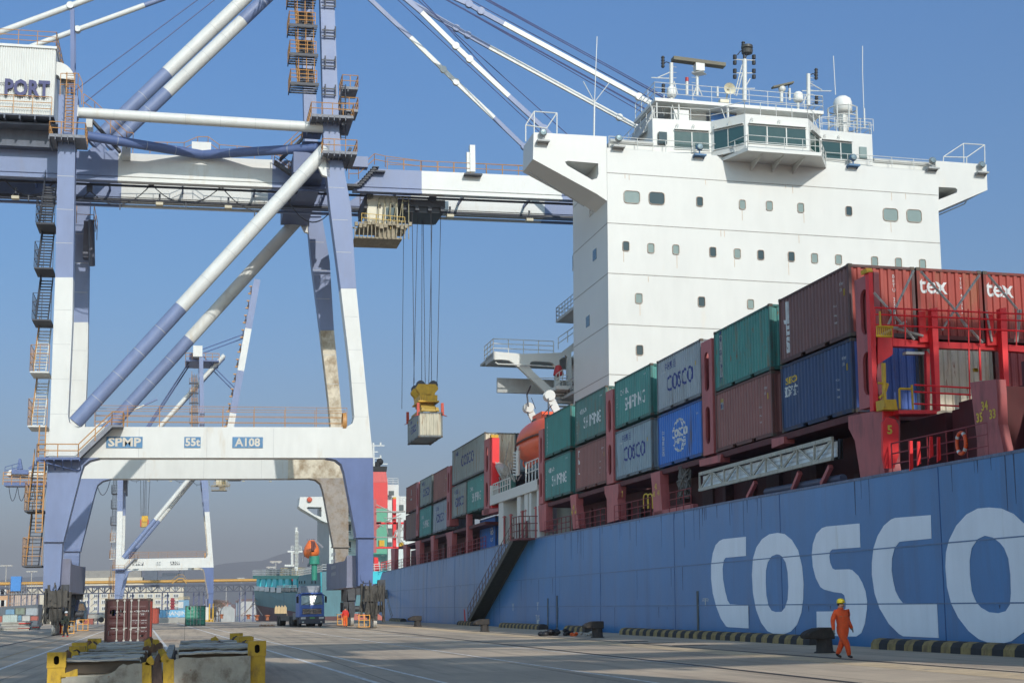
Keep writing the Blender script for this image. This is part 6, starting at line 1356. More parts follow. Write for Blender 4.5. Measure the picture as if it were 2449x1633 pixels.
# striped kerb guards
KB = [mat('kerb_black', (.03, .03, .033), .8, .3, 2), mat('kerb_yellow', (.30, .22, .09), .8, .3, 2, dirt=.4)]
segs = [(atx(y5(1640, 940), 24.3).y, 28), (atx(y5(395, 860), 24.3).y, atx(y5(1335, 910), 24.3).y), (atx(y5(120, 850), 24.3).y, atx(y5(225, 855), 24.3).y), (atx(zo(430, 1510), 24.3).y, atx(zo(840, 1530), 24.3).y), (atx(zo(0, 1490), 24.3).y, atx(zo(150, 1490), 24.3).y), (168, 178)]
labs = ['striped black and yellow kerb guard at the lower right, ahead of the walking man', 'long striped black and yellow kerb guard between the two nearest bollards', 'short striped kerb guard between the second bollard and the dark sacks', 'striped kerb guard just right of the gangway foot', 'striped kerb guard at the left side of the gangway foot', 'faint striped kerb guard near the blue ship stern']
for (a, b), lb in zip(segs, labs):
    a, b = max(a, b), min(a, b); mb = MB(); n = max(2, round((a-b)/.62))
    for i in range(n):
        u, v = lerp(b, a, i/n), lerp(b, a, (i+1)/n); mb.m = i % 2
        prof = [(24.0, 0), (24.02, .2), (24.12, .33), (24.35, .38), (24.58, .33), (24.68, .2), (24.7, 0)]
        mb.prism([(x, u, z) for x, z in prof], (0, v-u-.015, 0))
    tag(mb.build('kerb_guard', KB, at=(24.35, (a+b)/2, 0)), lb, 'kerb', 'striped kerb guards along the quay edge')
bm_ = mat('bollard_iron', (.035, .03, .027), .75, .3, 4, dirt=.3, dirtcol=(.10, .07, .05)); bo = mat('bollard_orange_rust', (.36, .12, .05), .7, .3, 2)
def bollard(x, y, s, lab, m=bm_, kind=0):
    mb = MB()
    if kind == 0:
        mb.lathe([(.36*s, 0), (.36*s, .03*s), (.29*s, .06*s), (.26*s, .5*s), (.30*s, .62*s)], (x, y, 0), 'Z', 18, soft=True)
        pr = [(-.78, .60), (-.76, .52), (-.70, .48), (-.35, .46), (.30, .46), (.31, .80), (.28, .84), (-.10, .85), (-.35, .83), (-.62, .74), (-.74, .66)]
        k = len(pr); vs = []
        for yy, sc in ((-.30, .86), (-.2, 1), (.2, 1), (.30, .86)): vs += [(x+px*s*sc, y+yy*s, (.65+(pz-.65)*sc)*s) for px, pz in pr]
        mb.add(vs, [(j*k+i, j*k+(i+1) % k, (j+1)*k+(i+1) % k, (j+1)*k+i) for j in range(3) for i in range(k)]); mb.add(vs[:k], [tuple(range(k))]); mb.add(vs[-k:], [tuple(range(k))])
    else: mb.lathe([(0.3, 0), (.26, .1), (.24, .45), (.4, .6), (.42, .72), (.3, .8), (0, .82)], (x, y, 0), 'Z', 16)
    return tag(mb.build('bollard', m, at=(x, y, 0)), lab, 'bollard', 'mooring bollards on the quay')
g = atz(zm(1900, 1380, 2200, 1859)(450, 1118)); bollard(g.x, g.y, 1.0, 'big black mooring bollard right beside the walking man in orange')
g = atz(y5(255, 868)); bollard(g.x+.1, g.y, 1.0, 'black mooring bollard between the kerb guards, left of the first big white letter')
g = atz(zo(235, 1525)); bollard(g.x+.1, g.y, 1.0, 'dark mooring bollard at the foot of the gangway')
g = atz(zg(1745, 1385)); bollard(g.x+.3, g.y, 1.1, 'dark mooring bollard below the blue ship stern with ropes on it')
for i, (p, lb) in enumerate(((ze(1005, 765), 'rusty orange bollard in front of the grey teal hull, right one of the pair'), (ze(900, 765), 'rusty orange bollard at the left edge of the grey teal hull'), (ze(815, 755), 'small rusty orange bollard where the far mooring ropes end'), (ze(545, 748), 'small rusty orange bollard far out on the quay beside the distant crane'))):
    g = atz(p); bollard(g.x, g.y, 1.2, lb, bo, 1)
# sacks and loose things by the hull
rnd = random.Random(4)
def lump(at, s, m, name, lab, cat, n=9):
    mb = MB()
    for i in range(n): mb.sphere(Vector(at)+Vector((rnd.uniform(-.5, .5)*s[0], rnd.uniform(-.5, .5)*s[1], rnd.uniform(.1, .45)*s[2])), .3*min(s), 8, (rnd.uniform(.8, 1.6), rnd.uniform(.8, 1.6), rnd.uniform(.7, 1.2)))
    tag(mb.build(name, m, at=at), lab, cat)
bk = mat('black_sack', (.012, .012, .016), .5, .2, 3)
g = atz(y5(28, 858)); lump((g.x, g.y, 0), (1.0, .9, .55), bk, 'sack', 'wide black sack lying at the quay edge under the TUG mark', 'sack')
g = atz(y5(118, 858)); lump((g.x, g.y, 0), (.4, .4, .8), bk, 'sack', 'upright black sack next to a small orange bundle', 'sack')
g = atz(y5(140, 860)); lump((g.x, g.y-.3, 0), (.3, .3, .3), mat('orange_cloth', (.6, .10, .02), .8), 'cloth_bundle', 'small orange cloth bundle beside the upright black sack', 'bundle')
g = atz(y5(212, 860)); lump((g.x, g.y, 0), (.6, .4, .4), mat('grey_cloth', (.3, .28, .25), .8), 'cloth_bundle', 'small grey bundle just left of the second bollard', 'bundle')
for i in range(4): g = atz(ze(945+35*i, 828)); tag(MB().box((g.x-.25, g.y-.1, 0), (g.x+.3, g.y+.15, .12)).prism([(g.x-.1, g.y, .12), (g.x+.15, g.y, .12), (g.x, g.y, .22)], (0, .1, 0)).build('dunnage_block', mat('dunnage', (.35, .22, .14), .9), at=(g.x, g.y, 0)), 'small loose wooden block on the open quay left of the truck', 'block', 'loose blocks left of the truck')
# ================================================================ containers standing on the quay
a = aty(z3(650, 1300), 89); b = aty(z3(935, 1300), 89); w_ = b.x-a.x; zt_ = aty(z3(800, 1040), 89).z
RD = [(WTXT, [('FCIU', .15, w_*.70, 1.78, 0, 0, 1), ('572324 0', .15, w_*.87, 1.78, 0, 0, .9), ('22G1', .15, w_*.83, 1.6, 0, 0, .9), ('MAX.GROSS', .08, w_*.68, 1.25, 0, 0, 1), ('30,480 KG', .08, w_*.86, 1.25, 0, 0, 1), ('TARE', .08, w_*.66, 1.1, 0, 0, 1), ('2,210 KG', .08, w_*.86, 1.1, 0, 0, 1), ('MAX CARGO', .08, w_*.68, .85, 0, 0, 1), ('28,270 KG', .08, w_*.86, .85, 0, 0, 1), ('CU.CAP.', .08, w_*.68, .62, 0, 0, 1), ('33.2 CU.M', .08, w_*.86, .62, 0, 0, 1),
                ('PLATE', .17, w_*.83, .38, 0, 0, .5), ('PLATE', .17, w_*.12, .55, 0, 0, 1.4), ('PLATE', .2, w_*.37, 1.82, 0, 0, .9), ('PLATE', .3, w_*.37, 1.58, 0, 0, .2)]), (BTXT, [('PLATE', .36, w_*.18, 1.72, 0, 0, 1.0)]), (YTXT, [('F', .42, w_*.18, 1.70, .03, 0, 1.1)])]
container((a.x, 89, .02), (w_, 6.3, zt_), (.07, .014, .014, 1), 'dark red container with closed doors standing alone on the quay behind the flat racks', end=RD, doors=True, sidecol=(.50, .07, .035, 1), group='containers standing on the quay')  # doors coloured darker than the side walls, standing for shade on the front
a = aty(ze(177, 822), 172); b = aty(ze(383, 820), 172); container((a.x, 172, 0), (b.x-a.x, 6.1, aty(ze(280, 620), 172).z), (.045, .30, .21, 1), 'green container with closed doors standing on the far quay', doors=True, group='containers standing on the quay', end=[(WTXT, [('PLATE', .3, .5, 1.95, 0, 0, 1), ('CCLU', .14, 1.7, 2.1, 0, 0, 1), ('22G1', .14, 1.7, 1.8, 0, 0, 1), ('TARE', .12, 1.7, 1.3, 0, 0, 1), ('NET', .12, 1.7, .9, 0, 0, 1), ('PLATE', .2, .4, .5, 0, 0, .8)])])
a = aty(z3(925, 1200), 225); b = aty(z3(988, 1196), 225); container((a.x, 225, -.2), (b.x-a.x, 6.1, .2+aty(z3(950, 1097), 225).z), (.40, .07, .04, 1), 'orange red container half hidden behind the dark red one', group='containers standing on the quay', end=[(WTXT, [('PLATE', .12, 1.6, 1.8, 0, 0, 6)])])
def yard(p0, p1, Y, ztop, zb_, col, lab, side=(), ln=None, gr='containers in the yard behind'):
    """container lying across the view: p0,p1 = left/right pixel columns"""
    A_, B_ = aty(p0, Y), aty(p1, Y); L = B_.x-A_.x; F_m = Matrix.Translation((B_.x, Y, zb_)) @ Matrix.Rotation(math.pi/2, 4, 'Z')
    return container((0, 0, 0), (2.44, L, ztop-zb_), col, lab, F_m, gr, side=side(L) if callable(side) else side, n=max(8, int(L/.5)))
Yh = 480; zz = lambda p: aty(p, Yh).z
tag(MB().box((aty(z3(985, 1190), Yh-1).x, Yh-1, -1.9), (aty(z3(1160, 1190), Yh-1).x, Yh+1.6, zz(z3(1050, 1160)))).box((aty(z3(985, 1190), Yh-1).x, Yh-1.1, -2.25), (aty(z3(1160, 1190), Yh-1).x, Yh-.6, -1.9)).build('flat_trailer', mat('trailer_grey', (.36, .35, .31), .7, .15, 1), at=(0, Yh, 0)), 'long pale grey trailer bed carrying the blue container lettered HANJIN', 'trailer')
yard(z3(990, 1150), z3(1158, 1150), Yh, zz(z3(1050, 1108)), zz(z3(1050, 1160))+.03, (.17, .45, .68, 1), 'light blue container lettered HANJIN on a pale trailer', lambda L: [(WTXT, [('HANJIN', 1.7, L*.66, 1.3, .05, 0, 1.05)])])
MBx = []
Yb = 165.0
for i, (u0, u1, v0, v1) in enumerate(((10, 255, 1035, 1075), (0, 250, 1080, 1115), (255, 330, 1070, 1110))):
    A_, B_ = aty(zd(u0, v1), Yb+4*(1-i % 2)), aty(zd(u1, v0), Yb+4*(1-i % 2)); z_ = max(0.0, A_.z)
    mb = MB().box((A_.x, Yb+4*(1-i % 2), z_), (B_.x, Yb+4*(1-i % 2)+2.4, B_.z-.15)).box((A_.x-.1, Yb+4*(1-i % 2)-.1, B_.z-.15), (B_.x+.1, Yb+4*(1-i % 2)+2.5, B_.z)); mb.m = 1
    mb.box((B_.x-1.1, Yb+4*(1-i % 2)-.13, z_+.2), (B_.x+.12, Yb+4*(1-i % 2)-.1, B_.z-.1))
    tag(mb.build('flat_rack', [mat('trailer_grey', (.36, .35, .31), .7), mat('rack_end_red', (.5, .05, .04), .6)], at=(A_.x, Yb, 0)), ['upper grey flat rack with a red end beside the left crane leg', 'lower grey flat rack with a red end at the left picture edge', 'short grey flat rack just left of the left crane foot'][i], 'flat rack', 'grey flat racks by the left crane leg')
for (u0, u1, v0, v1, Y, c, lb) in ((45, 125, 925, 978, 402, (.16, .30, .42, 1), 'faded blue container left in the upper yard row'), (130, 215, 915, 978, 402, (.20, .24, .18, 1), 'grey green container with white dots in the upper yard row'), (220, 322, 915, 985, 402, (.34, .38, .40, 1), 'pale blue grey container at the right end of the upper yard row'),
    (-20, 18, 985, 1048, 400, (.40, .12, .08, 1), 'red container cut by the left picture edge'), (18, 150, 975, 1050, 400, (.38, .45, .42, 1), 'white and turquoise container in the lower yard row'), (152, 186, 978, 1032, 400, (.16, .33, .45, 1), 'narrow blue container in the lower yard row'), (188, 260, 982, 1035, 400, (.46, .46, .43, 1), 'off white container in the lower yard row'), (262, 325, 985, 1030, 400, (.40, .11, .08, 1), 'rust red container in the lower yard row'),
    (722, 808, 972, 1038, 420, (.32, .08, .06, 1), 'dull red container behind the dark red one, left of the grey one'), (812, 846, 965, 1034, 420, (.28, .24, .22, 1), 'brown grey narrow container in the far row'), (848, 890, 962, 1032, 420, (.15, .21, .32, 1), 'blue container at the right end of the far row')):
    Bt = aty(zd(u0, v0), Y).z; Bb = aty(zd(u0, v1), Y).z; Bb = gz(Y) if Bb < -1 else Bb; yard(zd(u0, v1), zd(u1, v1), Y, Bt, Bb, c, lb)
# low dark shed behind the left containers
a, b = aty(zd(-60, 920), 430), aty(zd(330, 885), 430); tag(MB().prism([(a.x, 430, -2), (b.x, 430, -2), (b.x, 430, b.z), (a.x, 430, b.z-.6)], (0, 14, 0)).build('shed', mat('shed_slate', (.10, .12, .14), .7), at=(a.x, 430, -2)), 'low dark shed behind the stacked containers at the left', 'shed')
t = thing('parked_van', 'small dark vehicle with a pale trailer beyond the left crane leg', 'vehicle', (aty(zd(660, 1050), 250).x, 250, 0)); c = aty(zd(660, 1050), 250)
MB().prism([(c.x-2.6, 250, .5), (c.x+1.6, 250, .5), (c.x+1.6, 250, 1.9), (c.x+1.1, 250, 3.4), (c.x-2.6, 250, 3.4)], (0, 2.2, 0)).build('body', mat('van_blue_grey', (.06, .10, .14), .4), t)
MB().prism([(c.x+.2, 249.97, 2.0), (c.x+1.4, 249.97, 2.0), (c.x+1.0, 249.97, 3.1), (c.x+.2, 249.97, 3.1)], (0, .02, 0)).build('window', GLASS, t)
MB().box((c.x+1.8, 250, .7), (c.x+5.4, 252, 1.3)).build('trailer_bed', mat('trailer_grey', (.36, .35, .31), .7), t)
for dx in (-1.8, .9, 3.9): MB().lathe([(0, -.15), (.45, -.15), (.45, .15), (0, .15)], (c.x+dx, 249.95, .45), 'Y', 14).build('wheel', BLACK, t)
# yellow stand beside the green container
g = atz(ze(415, 785)); t = thing('gas_rack', 'yellow framed white rack standing right of the green container', 'rack', (g.x, g.y, 0)); k = depth(g)/3490*.238
mb = MB()
for dx in (-.6, .1, .6): mb.box((g.x+dx-.08, g.y, 0), (g.x+dx+.08, g.y+.16, 2.6 if dx > 0 else 2.2))
mb.box((g.x-.6, g.y, .1), (g.x+.6, g.y+.16, .3)); mb.build('frame', YEL, t); MB().box((g.x-.5, g.y+.2, .3), (g.x+.02, g.y+.5, 2.1)).build('panel', WHITE, t)
# ================================================================ flat racks in the foreground
FG = mat('rack_grey_paint', (.36, .345, .29), .6, .15, 1.2, dirt=.55, dirtcol=(.13, .10, .07), streak=.8, rust=.3, bump=.3)
FY = mat('rack_yellow_paint', (.52, .33, .02), .55, .15, 2, dirt=.4, dirtcol=(.16, .09, .03), streak=.5, rust=.3)
def rack(x0, y0, L, top, lab, W, inner=0, seed=0):
    rn = random.Random(seed); t = thing('flat_rack', lab, 'flat rack', (x0+W/2, y0, 0), group='folded flat racks in the foreground'); pw = .37
    def post(x, y, h, w=pw, d=.34, hole=True):
        mb = MB(); hz = h-.17; r = .06
        H = [(x+w/2+r*math.cos(a), y, hz+(.035 if math.sin(a) > 0 else -.035)+r*math.sin(a)) for a in [2*math.pi*i/12 for i in range(12)]]
        prism_h(mb, [(x-.015, y-.015, h-.33), (x+w+.015, y-.015, h-.33), (x+w+.015, y-.015, h), (x-.015, y-.015, h)], [[(p[0], y-.015, p[2]) for p in H]], (0, .05, 0))
        mb.box((x-.015, y+.035, h-.33), (x+.06, y+d, h)); mb.box((x+w-.06, y+.035, h-.33), (x+w+.015, y+d, h)); mb.box((x+.06, y+.035, h-.05), (x+w-.06, y+d, h)); mb.box((x+.06, y+d-.05, h-.33), (x+w-.06, y+d, h-.05))
        mb.box((x, y, 0), (x+w, y+d, h-.332)); mb.build('corner_post', FY, t)
        MB().box((x+.07, y+d-.06, h-.3), (x+w-.07, y+d-.051, h-.06)).build('casting_hole', BLACK, t)
    for yy in ((y0, y0+L-.34)):
        tp = top if yy == y0 else top-.02
        if inner != -1: post(x0, yy, tp)
        if inner != 1: post(x0+W-pw, yy, tp)
    PLT = mat('rack_pale_plate', (.50, .48, .42), .6, .12, 1.5, dirt=.35, dirtcol=(.22, .18, .13), rust=.25)
    MB().box((x0+.3, y0+.30, .0), (x0+W-.3, y0+.34, top-.26)).build('end_plate', PLT, t)
    MB().box((x0+.2, y0+.4, .1), (x0+W-.2, y0+L-.4, top-.5)).build('base_floor', mat('rack_floor_shade', (.07, .06, .05), .9), t)  # floor coloured dark to stand for the shaded void below the beams
    mb = MB()
    for x in (x0+.02, x0+W-.2): mb.box((x, y0+.34, .25), (x+.18, y0+L-.34, top-.32))
    mb.build('side_beam', FG, t)
    yy, k = y0+.10, 0
    while yy < y0+L-.7:                                          # folded cross beams with warped top flanges
        z = top-.17+rn.uniform(-.10, .05)-(.05 if k == 0 else 0); nx = 16; dep = rn.uniform(.16, .34) if k else .4; mb = MB(); xs0, xs1 = x0+.36, x0+W-.30
        P_ = [(lerp(xs0, xs1, i/nx), .012*math.sin(i*.4+k*1.3+seed)+.006*math.sin(i*1.7+k)) for i in range(nx+1)]
        vs = [(x, yy, z+w) for x, w in P_]+[(x, yy+dep, z+w+.02) for x, w in P_]+[(x, yy, z+w-.035) for x, w in P_]+[(x, yy+dep, z+w-.02) for x, w in P_]
        n_ = nx+1; mb.add(vs, [(i, i+1, n_+i+1, n_+i) for i in range(nx)]+[(2*n_+i, i, i+1, 2*n_+i+1) if 0 else (i, 2*n_+i, 2*n_+i+1, i+1) for i in range(nx)]+[(2*n_+i, 3*n_+i, 3*n_+i+1, 2*n_+i+1) for i in range(nx)])
        mb.build('cross_beam', PLT if k % 2 == 0 else FG, t)
        mb = MB().box((xs0, yy+.13, z-.30), (xs1, yy+.17, z-.05)); mb.build('beam_web', mat('web_flange_shade', (.10, .08, .06), .8), t)  # rack paint darkened for the web, standing for shade under the flange
        yy += .62+rn.random()*.45; k += 1
    for (x, s_) in (((x0+W-.32, -1),) if inner == -1 else ((x0+.06, 1),)):                # hinge lugs and torn yellow brackets
        for yy in (y0+.5, y0+1.1, y0+L-1.2):
            mb = MB(); a_ = rn.uniform(-.1, .1)
            mb.prism([(x, yy, top-.45), (x+.26, yy, top-.45), (x+.22+a_, yy, top-.22), (x+.12, yy, top-.12+a_*.5), (x+.03, yy, top-.2)], (0, .09, 0)); mb.build('hinge_lug', FY, t)
            MB().sphere((x+.12, yy+.3, top-.2), .13, 8, (1.2, 1, .8)).build('hinge_pin', mat('rusty_iron', (.09, .06, .05), .8, .4, 5, rust=.4), t)
    return t
XL, XR, XM = aty(zf(125, 757), 34).x, aty(zf(2172, 757), 34).x, aty(zf(1160, 757), 34).x
WL, WR = XM-.09-XL, XR-XM-.09
r1 = rack(XL, 34.0, 6.6, .98, 'near left folded grey flat rack with a torn plate and yellow corner posts', WL, 1, seed=2)
r2 = rack(XM+.09, 34.0, 6.6, 1.12, 'near right folded grey flat rack with a smooth end plate and yellow corner posts', WR, -1, seed=5)
r3 = rack(XL, 41.2, 6.9, 1.03, 'far left folded flat rack behind the torn one', WL, 1, seed=3)
r4 = rack(XM+.09, 41.2, 6.9, 1.10, 'far right folded flat rack with a white sticker on its yellow post', WR, -1, seed=8)
q = aty(zf(1845, 420), 41.1); MB().box((q.x-.18, 41.12, q.z-.14), (q.x+.18, 41.14, q.z+.14)).build('white_sticker', WTXT, r4)
P = lambda x, y: aty(zf(x, y), 33.9)
rl_ = random.Random(31)
for (x_, y_) in ((1040, 470), (1062, 425), (1075, 375), (1090, 350), (1155, 365), (1185, 400), (1205, 455), (1230, 500), (1120, 430), (310, 480), (345, 470), (395, 480), (520, 395), (545, 415), (1700, 350), (1740, 400), (1905, 420), (1950, 450), (1985, 460)):
    yy_ = 34.3+(560-y_)/210*12; c = aty(zf(x_, y_), yy_); r_ = .0105*yy_*.24; own = r1 if x_ < 1120 else r2
    MB().prism([c+Vector((-r_, 0, -1.6*r_)), c+Vector((r_*.9, 0, -1.6*r_)), c+Vector((r_*rl_.uniform(.6, 1.2), 0, r_*.2)), c+Vector((r_*.2, 0, r_*rl_.uniform(.5, 1.3))), c+Vector((-r_, 0, r_*rl_.uniform(0, .6)))], (0, .16, 0)).build('hinge_lug', FY if rl_.random() < .6 else mat('rusty_lug', (.16, .09, .055), .8, .4, 5, rust=.6), own)
MB().prism([P(262, 1000), P(262, 712), P(330, 700), P(480, 692), (lambda q: q)(P(610, 692)), P(700, 672), P(765, 640), P(800, 600), P(842, 574), P(880, 588), P(940, 570), P(1018, 572), P(1018, 1000)], (0, .03, 0)).build('torn_plate', FG, r1)
MB().prism([P(1318, 1000), P(1318, 540), P(1400, 512), P(1550, 520), P(1700, 508), P(1850, 506), P(2000, 496), P(2035, 500), P(2035, 1000)], (0, .03, 0)).build('smooth_plate', FG, r2)
MB().prism([P(1018, 1000), P(1112, 1000), P(1105, 590), P(1060, 555), P(1018, 565)], (0, .06, 0)).build('yellow_plate', FY, r1); MB().prism([P(1215, 1000), P(1315, 1000), P(1317, 532), P(1265, 530), P(1215, 560)], (0, .06, 0)).build('yellow_plate', FY, r2)
for a_, b_, c_ in ((1045, 585, 0), (1180, 560, 1)):
    MB().prism([P(a_, b_), P(a_+20, b_-60), P(a_+60, b_-90), P(a_+90, b_-30), P(a_+80, b_)], (0, .25, 0)).build('hinge_lug', FY, r2 if c_ else r1)
MB().prism([P(1118, 1000), P(1112, 640), P(1140, 520), P(1175, 470), P(1200, 540), P(1212, 1000)], (0, .3, 0)).build('hinge_gap_shade', mat('rusty_iron', (.05, .04, .035), .8, .4, 5, rust=.4), r1)  # dark plate stands for the shaded gap below the hinges
MB().prism([P(262, 700), P(415, 690), P(412, 622), P(385, 628), P(345, 645), P(262, 670)], (0, .05, 0)).build('bent_bracket', FY, r1)
# ================================================================ far background
AX = lambda z_, x, y, Y: aty(z_(x, y), Y)
# hills
def hills(name, pts, Y, m, seed):
    rn = random.Random(seed); mb = MB(); n = 90; xs_ = [aty(p, Y).x for p in pts]; zs_ = [aty(p, Y).z for p in pts]; vs = []
    rows = 5
    for j in range(rows):
        for i in range(n+1):
            x = lerp(xs_[0], xs_[-1], i/n); k = next((q for q in range(len(xs_)-1) if xs_[q] <= x <= xs_[q+1]), len(xs_)-2)
            z = lerp(zs_[k], zs_[k+1], (x-xs_[k])/(xs_[k+1]-xs_[k])); f = math.sin(math.pi*j/(rows-1)/1.0*.5) if j < rows else 1
            vs.append((x+rn.uniform(-8, 8), Y-900+900*j/(rows-1), -5+(z+5)*(j/(rows-1))**.8*(1+rn.uniform(-.04, .04))))
    mb.add(vs, [(j*(n+1)+i, j*(n+1)+i+1, (j+1)*(n+1)+i+1, (j+1)*(n+1)+i) for j in range(rows-1) for i in range(n)], smooth=True)
    mb.add([vs[(rows-1)*(n+1)+i] for i in range(n+1)]+[(vs[(rows-1)*(n+1)+i][0], Y+600, -5) for i in range(n+1)], [(i, i+1, n+2+i, n+1+i) for i in range(n)])
    mb.build(name, m)['kind'] = 'structure'
HM = mat('hill_scrub', (.085, .08, .07), .9, .25, .004)
hills('hills', [(-700, 1330), (-300, 1300), (0, 1330), (150, 1318), (300, 1312), (400, 1308), (480, 1298), (540, 1290), (600, 1283), (660, 1270), (720, 1260), (800, 1268), (900, 1290), (1200, 1300), (1800, 1310), (2600, 1320)], 6000, HM, 2)
hills('shore_hills', [(-900, 1388), (0, 1388), (300, 1386), (600, 1387), (900, 1390), (2600, 1392)], 2600, mat('shore_scrub', (.12, .10, .08), .9, .3, .01), 5)
# low haze-pale town across the water: simple separate blocks
rn = random.Random(12); PAL = [(.45, .42, .38), (.5, .48, .45), (.38, .33, .3), (.42, .2, .15), (.30, .34, .40)]
for i in range(14):
    u = 480+i*9+rn.uniform(-2, 2); Y = 1150+rn.uniform(-80, 80); a = aty((u, 1400), Y); w = rn.uniform(10, 22); h = rn.uniform(4, 10)
    b_ = thing('low_building', 'tiny pale building number', 'building', (a.x, Y, -3)); b_['label'] = 'tiny hazy low building on the far shore left of the moored teal ship'; b_['group'] = 'hazy low buildings on the far shore'
    MB().box((a.x-w/2, Y, -3), (a.x+w/2, Y+12, -3+h)).build('wall', mat('far_wall_%d' % (i % 5), PAL[i % 5], .8), b_); MB().prism([(a.x-w/2-.3, Y-.3, -3+h), (a.x+w/2+.3, Y-.3, -3+h), (a.x+w/2+.3, Y+6, -3+h+1.6), (a.x-w/2-.3, Y+6, -3+h+1.6)], (0, .3, 0)).build('roof', mat('far_roof', (.2, .12, .1), .8), b_)
# cream office building with ribbon of windows
YB = 640; a, b = AX(z3, 170, 1110, YB), AX(z3, 1153, 950, YB); zr = AX(z3, 1000, 952, YB).z; cream = mat('cream_wall', (.55, .50, .40), .8, .08, .1)
t = thing('office_building', 'long cream building with four rows of windows behind the yellow pipe bridge', 'building', ((a.x+b.x)/2, YB, -3))
MB().box((a.x, YB, -3), (b.x, YB+16, zr)).build('wall', cream, t)
MB().box((a.x-.5, YB-.4, zr), (b.x+.5, YB+16, zr+.5)).build('parapet', cream, t)
q0, q1 = AX(z3, 470, 930, YB), AX(z3, 895, 905, YB); MB().box((q0.x, YB+3, zr+.5), (q1.x, YB+14, q1.z)).build('upper_wall', cream, t)
q2 = AX(z3, 480, 890, YB+8); MB().box((q0.x+1, YB+5, q1.z), (q1.x-1, YB+14, q2.z+1.5)).build('roof_house', mat('mid_grey_roof', (.25, .24, .22), .8), t)
SL = mat('slate_block', (.10, .12, .15), .8)
for (u0, u1, v) in ((900, 985, 865), (985, 1162, 898)): p, q = AX(z3, u0, 960, YB-1), AX(z3, u1, v, YB-1); MB().box((p.x, YB-1, zr-.5), (q.x, YB+12, q.z)).build('slate_wing', SL, t)
mb = MB()
for i in range(9): p = AX(z3, 1010+i*13, 893, YB); mb.box((p.x, YB+2, p.z-.5), (p.x+1, YB+3, p.z+1))
for u in (1122, 1150): p = AX(z3, u, 895, YB); mb.tube(p, p+Vector((0, 0, 5)), .15, 4)
mb.build('roof_vent', SL, t)
p, q = AX(z3, 1150, 960, YB-.6), AX(z3, 1165, 1100, YB-.6); MB().box((p.x, YB-.6, -3), (q.x, YB+16, p.z)).build('slate_wing', SL, t)
fr_ = mat('window_white_frame', (.6, .6, .57), .6)
for r_, v in enumerate((973, 1022, 1061, 1101)):
    for c_ in range(16):
        u = 300+c_*56+((c_ // 3) % 2)*6
        if u > 1140: continue
        p, q = AX(z3, u, v+9, YB), AX(z3, u+32, v-9, YB)
        f = MB().box((p.x-.2, YB-.25, p.z-.25), (q.x+.2, YB-.002, q.z+.3)).build('window', fr_, t)
        mb = MB()
        for k in range(3): mb.box((lerp(p.x, q.x, k/3)+.12, YB-.3, p.z), (lerp(p.x, q.x, (k+1)/3)-.12, YB-.252, q.z))
        mb.build('pane', mat('far_pane', (.07, .09, .11), .2), f)
MB().box((a.x, YB-3, AX(z3, 600, 1135, YB).z), (b.x, YB-.3, AX(z3, 600, 1125, YB).z)).build('canopy', mat('canopy_grey', (.2, .22, .22), .6), t)
# orange building on the left
YO = 560; a, b = AX(z3, -120, 1080, YO), AX(z3, 60, 985, YO); t = thing('apartment_building', 'orange rendered building at the left picture edge below the yellow pipe', 'building', (b.x-10, YO, -3))
MB().box((a.x, YO, -3), (b.x, YO+14, b.z)).build('wall', mat('orange_render', (.55, .33, .18), .8, .08, .1), t)
c = AX(z3, 230, 1080, YO+6); d = AX(z3, 60, 1010, YO+6); MB().box((b.x+.05, YO+6, -3), (c.x, YO+16, d.z)).build('side_wing', mat('pale_render', (.5, .40, .33), .8), t)
for (u, v) in ((10, 1002), (22, 1002), (10, 1068), (22, 1068), (-20, 1002)): p = AX(z3, u, v, YO-.1); MB().box((p.x-.9, YO-.1, p.z-1.1), (p.x+.9, YO-.002, p.z+1.1)).build('window', fr_, t)
# trestle carrying a yellow pipe
YT = 520; t = thing('pipe_bridge', 'long trestle bridge carrying a yellow pipe across the harbour in front of the buildings', 'bridge', (-20, YT, -3))
x0, x1 = AX(z3, -300, 935, YT).x, AX(z3, 1640, 950, YT).x
zp = AX(z3, 700, 938, YT).z; zu, zl_ = AX(z3, 1000, 962, YT).z, AX(z3, 1000, 1000, YT).z; YP = mat('pipe_yellow', (.50, .27, .05), .5, .1, .2)
MB().tube((x0, YT, zp), (x1, YT, zp), .5, 10).build('pipe', YP, t); MB().tube((x0, YT+2.2, zp+.4), (x1, YT+2.2, zp+.3), .28, 8).build('pipe', YP, t)
st = mat('trestle_steel', (.075, .085, .12), .6, .2, .5); mb = MB(); n = 52
for yy in (YT-1, YT+3): 
    for z in (zu, zl_): mb.beam((x0, yy, z), (x1, yy, z), .35, .35)
    for i in range(n): xa, xb_ = lerp(x0, x1, i/n), lerp(x0, x1, (i+1)/n); mb.beam((xa, yy, zl_), (xa, yy, zu), .2, .2); mb.beam((xa, yy, zl_ if i % 2 else zu), (xb_, yy, zu if i % 2 else zl_), .2, .2)
mb.box((x0, YT-1.2, zu+.2), (x1, YT+3.2, zu+.5)); mb.build('truss', st, t)
for u in (-30, 70, 150, 215, 495, 585, 812, 1031, 1228, 1290, 1517, 1600):
    p = AX(z3, u, 1000, YT); mb = MB()
    for dx in (-.9, .9) if u not in (585,) else (-1.6, 1.6): mb.beam((p.x+dx, YT+1, -3), (p.x+dx, YT+1, zl_), .45, .45)
    for k in range(5): z_ = lerp(-3, zl_, k/5); mb.beam((p.x-.9, YT+1, z_), (p.x+.9, YT+1, z_+1.5), .15, .15)
    mb.build('pier', mat('pier_blue', (.07, .085, .17), .6), t)
mb = MB(); p = AX(z3, 1070, 942, YT-1); q = AX(z3, 1130, 912, YT-1)
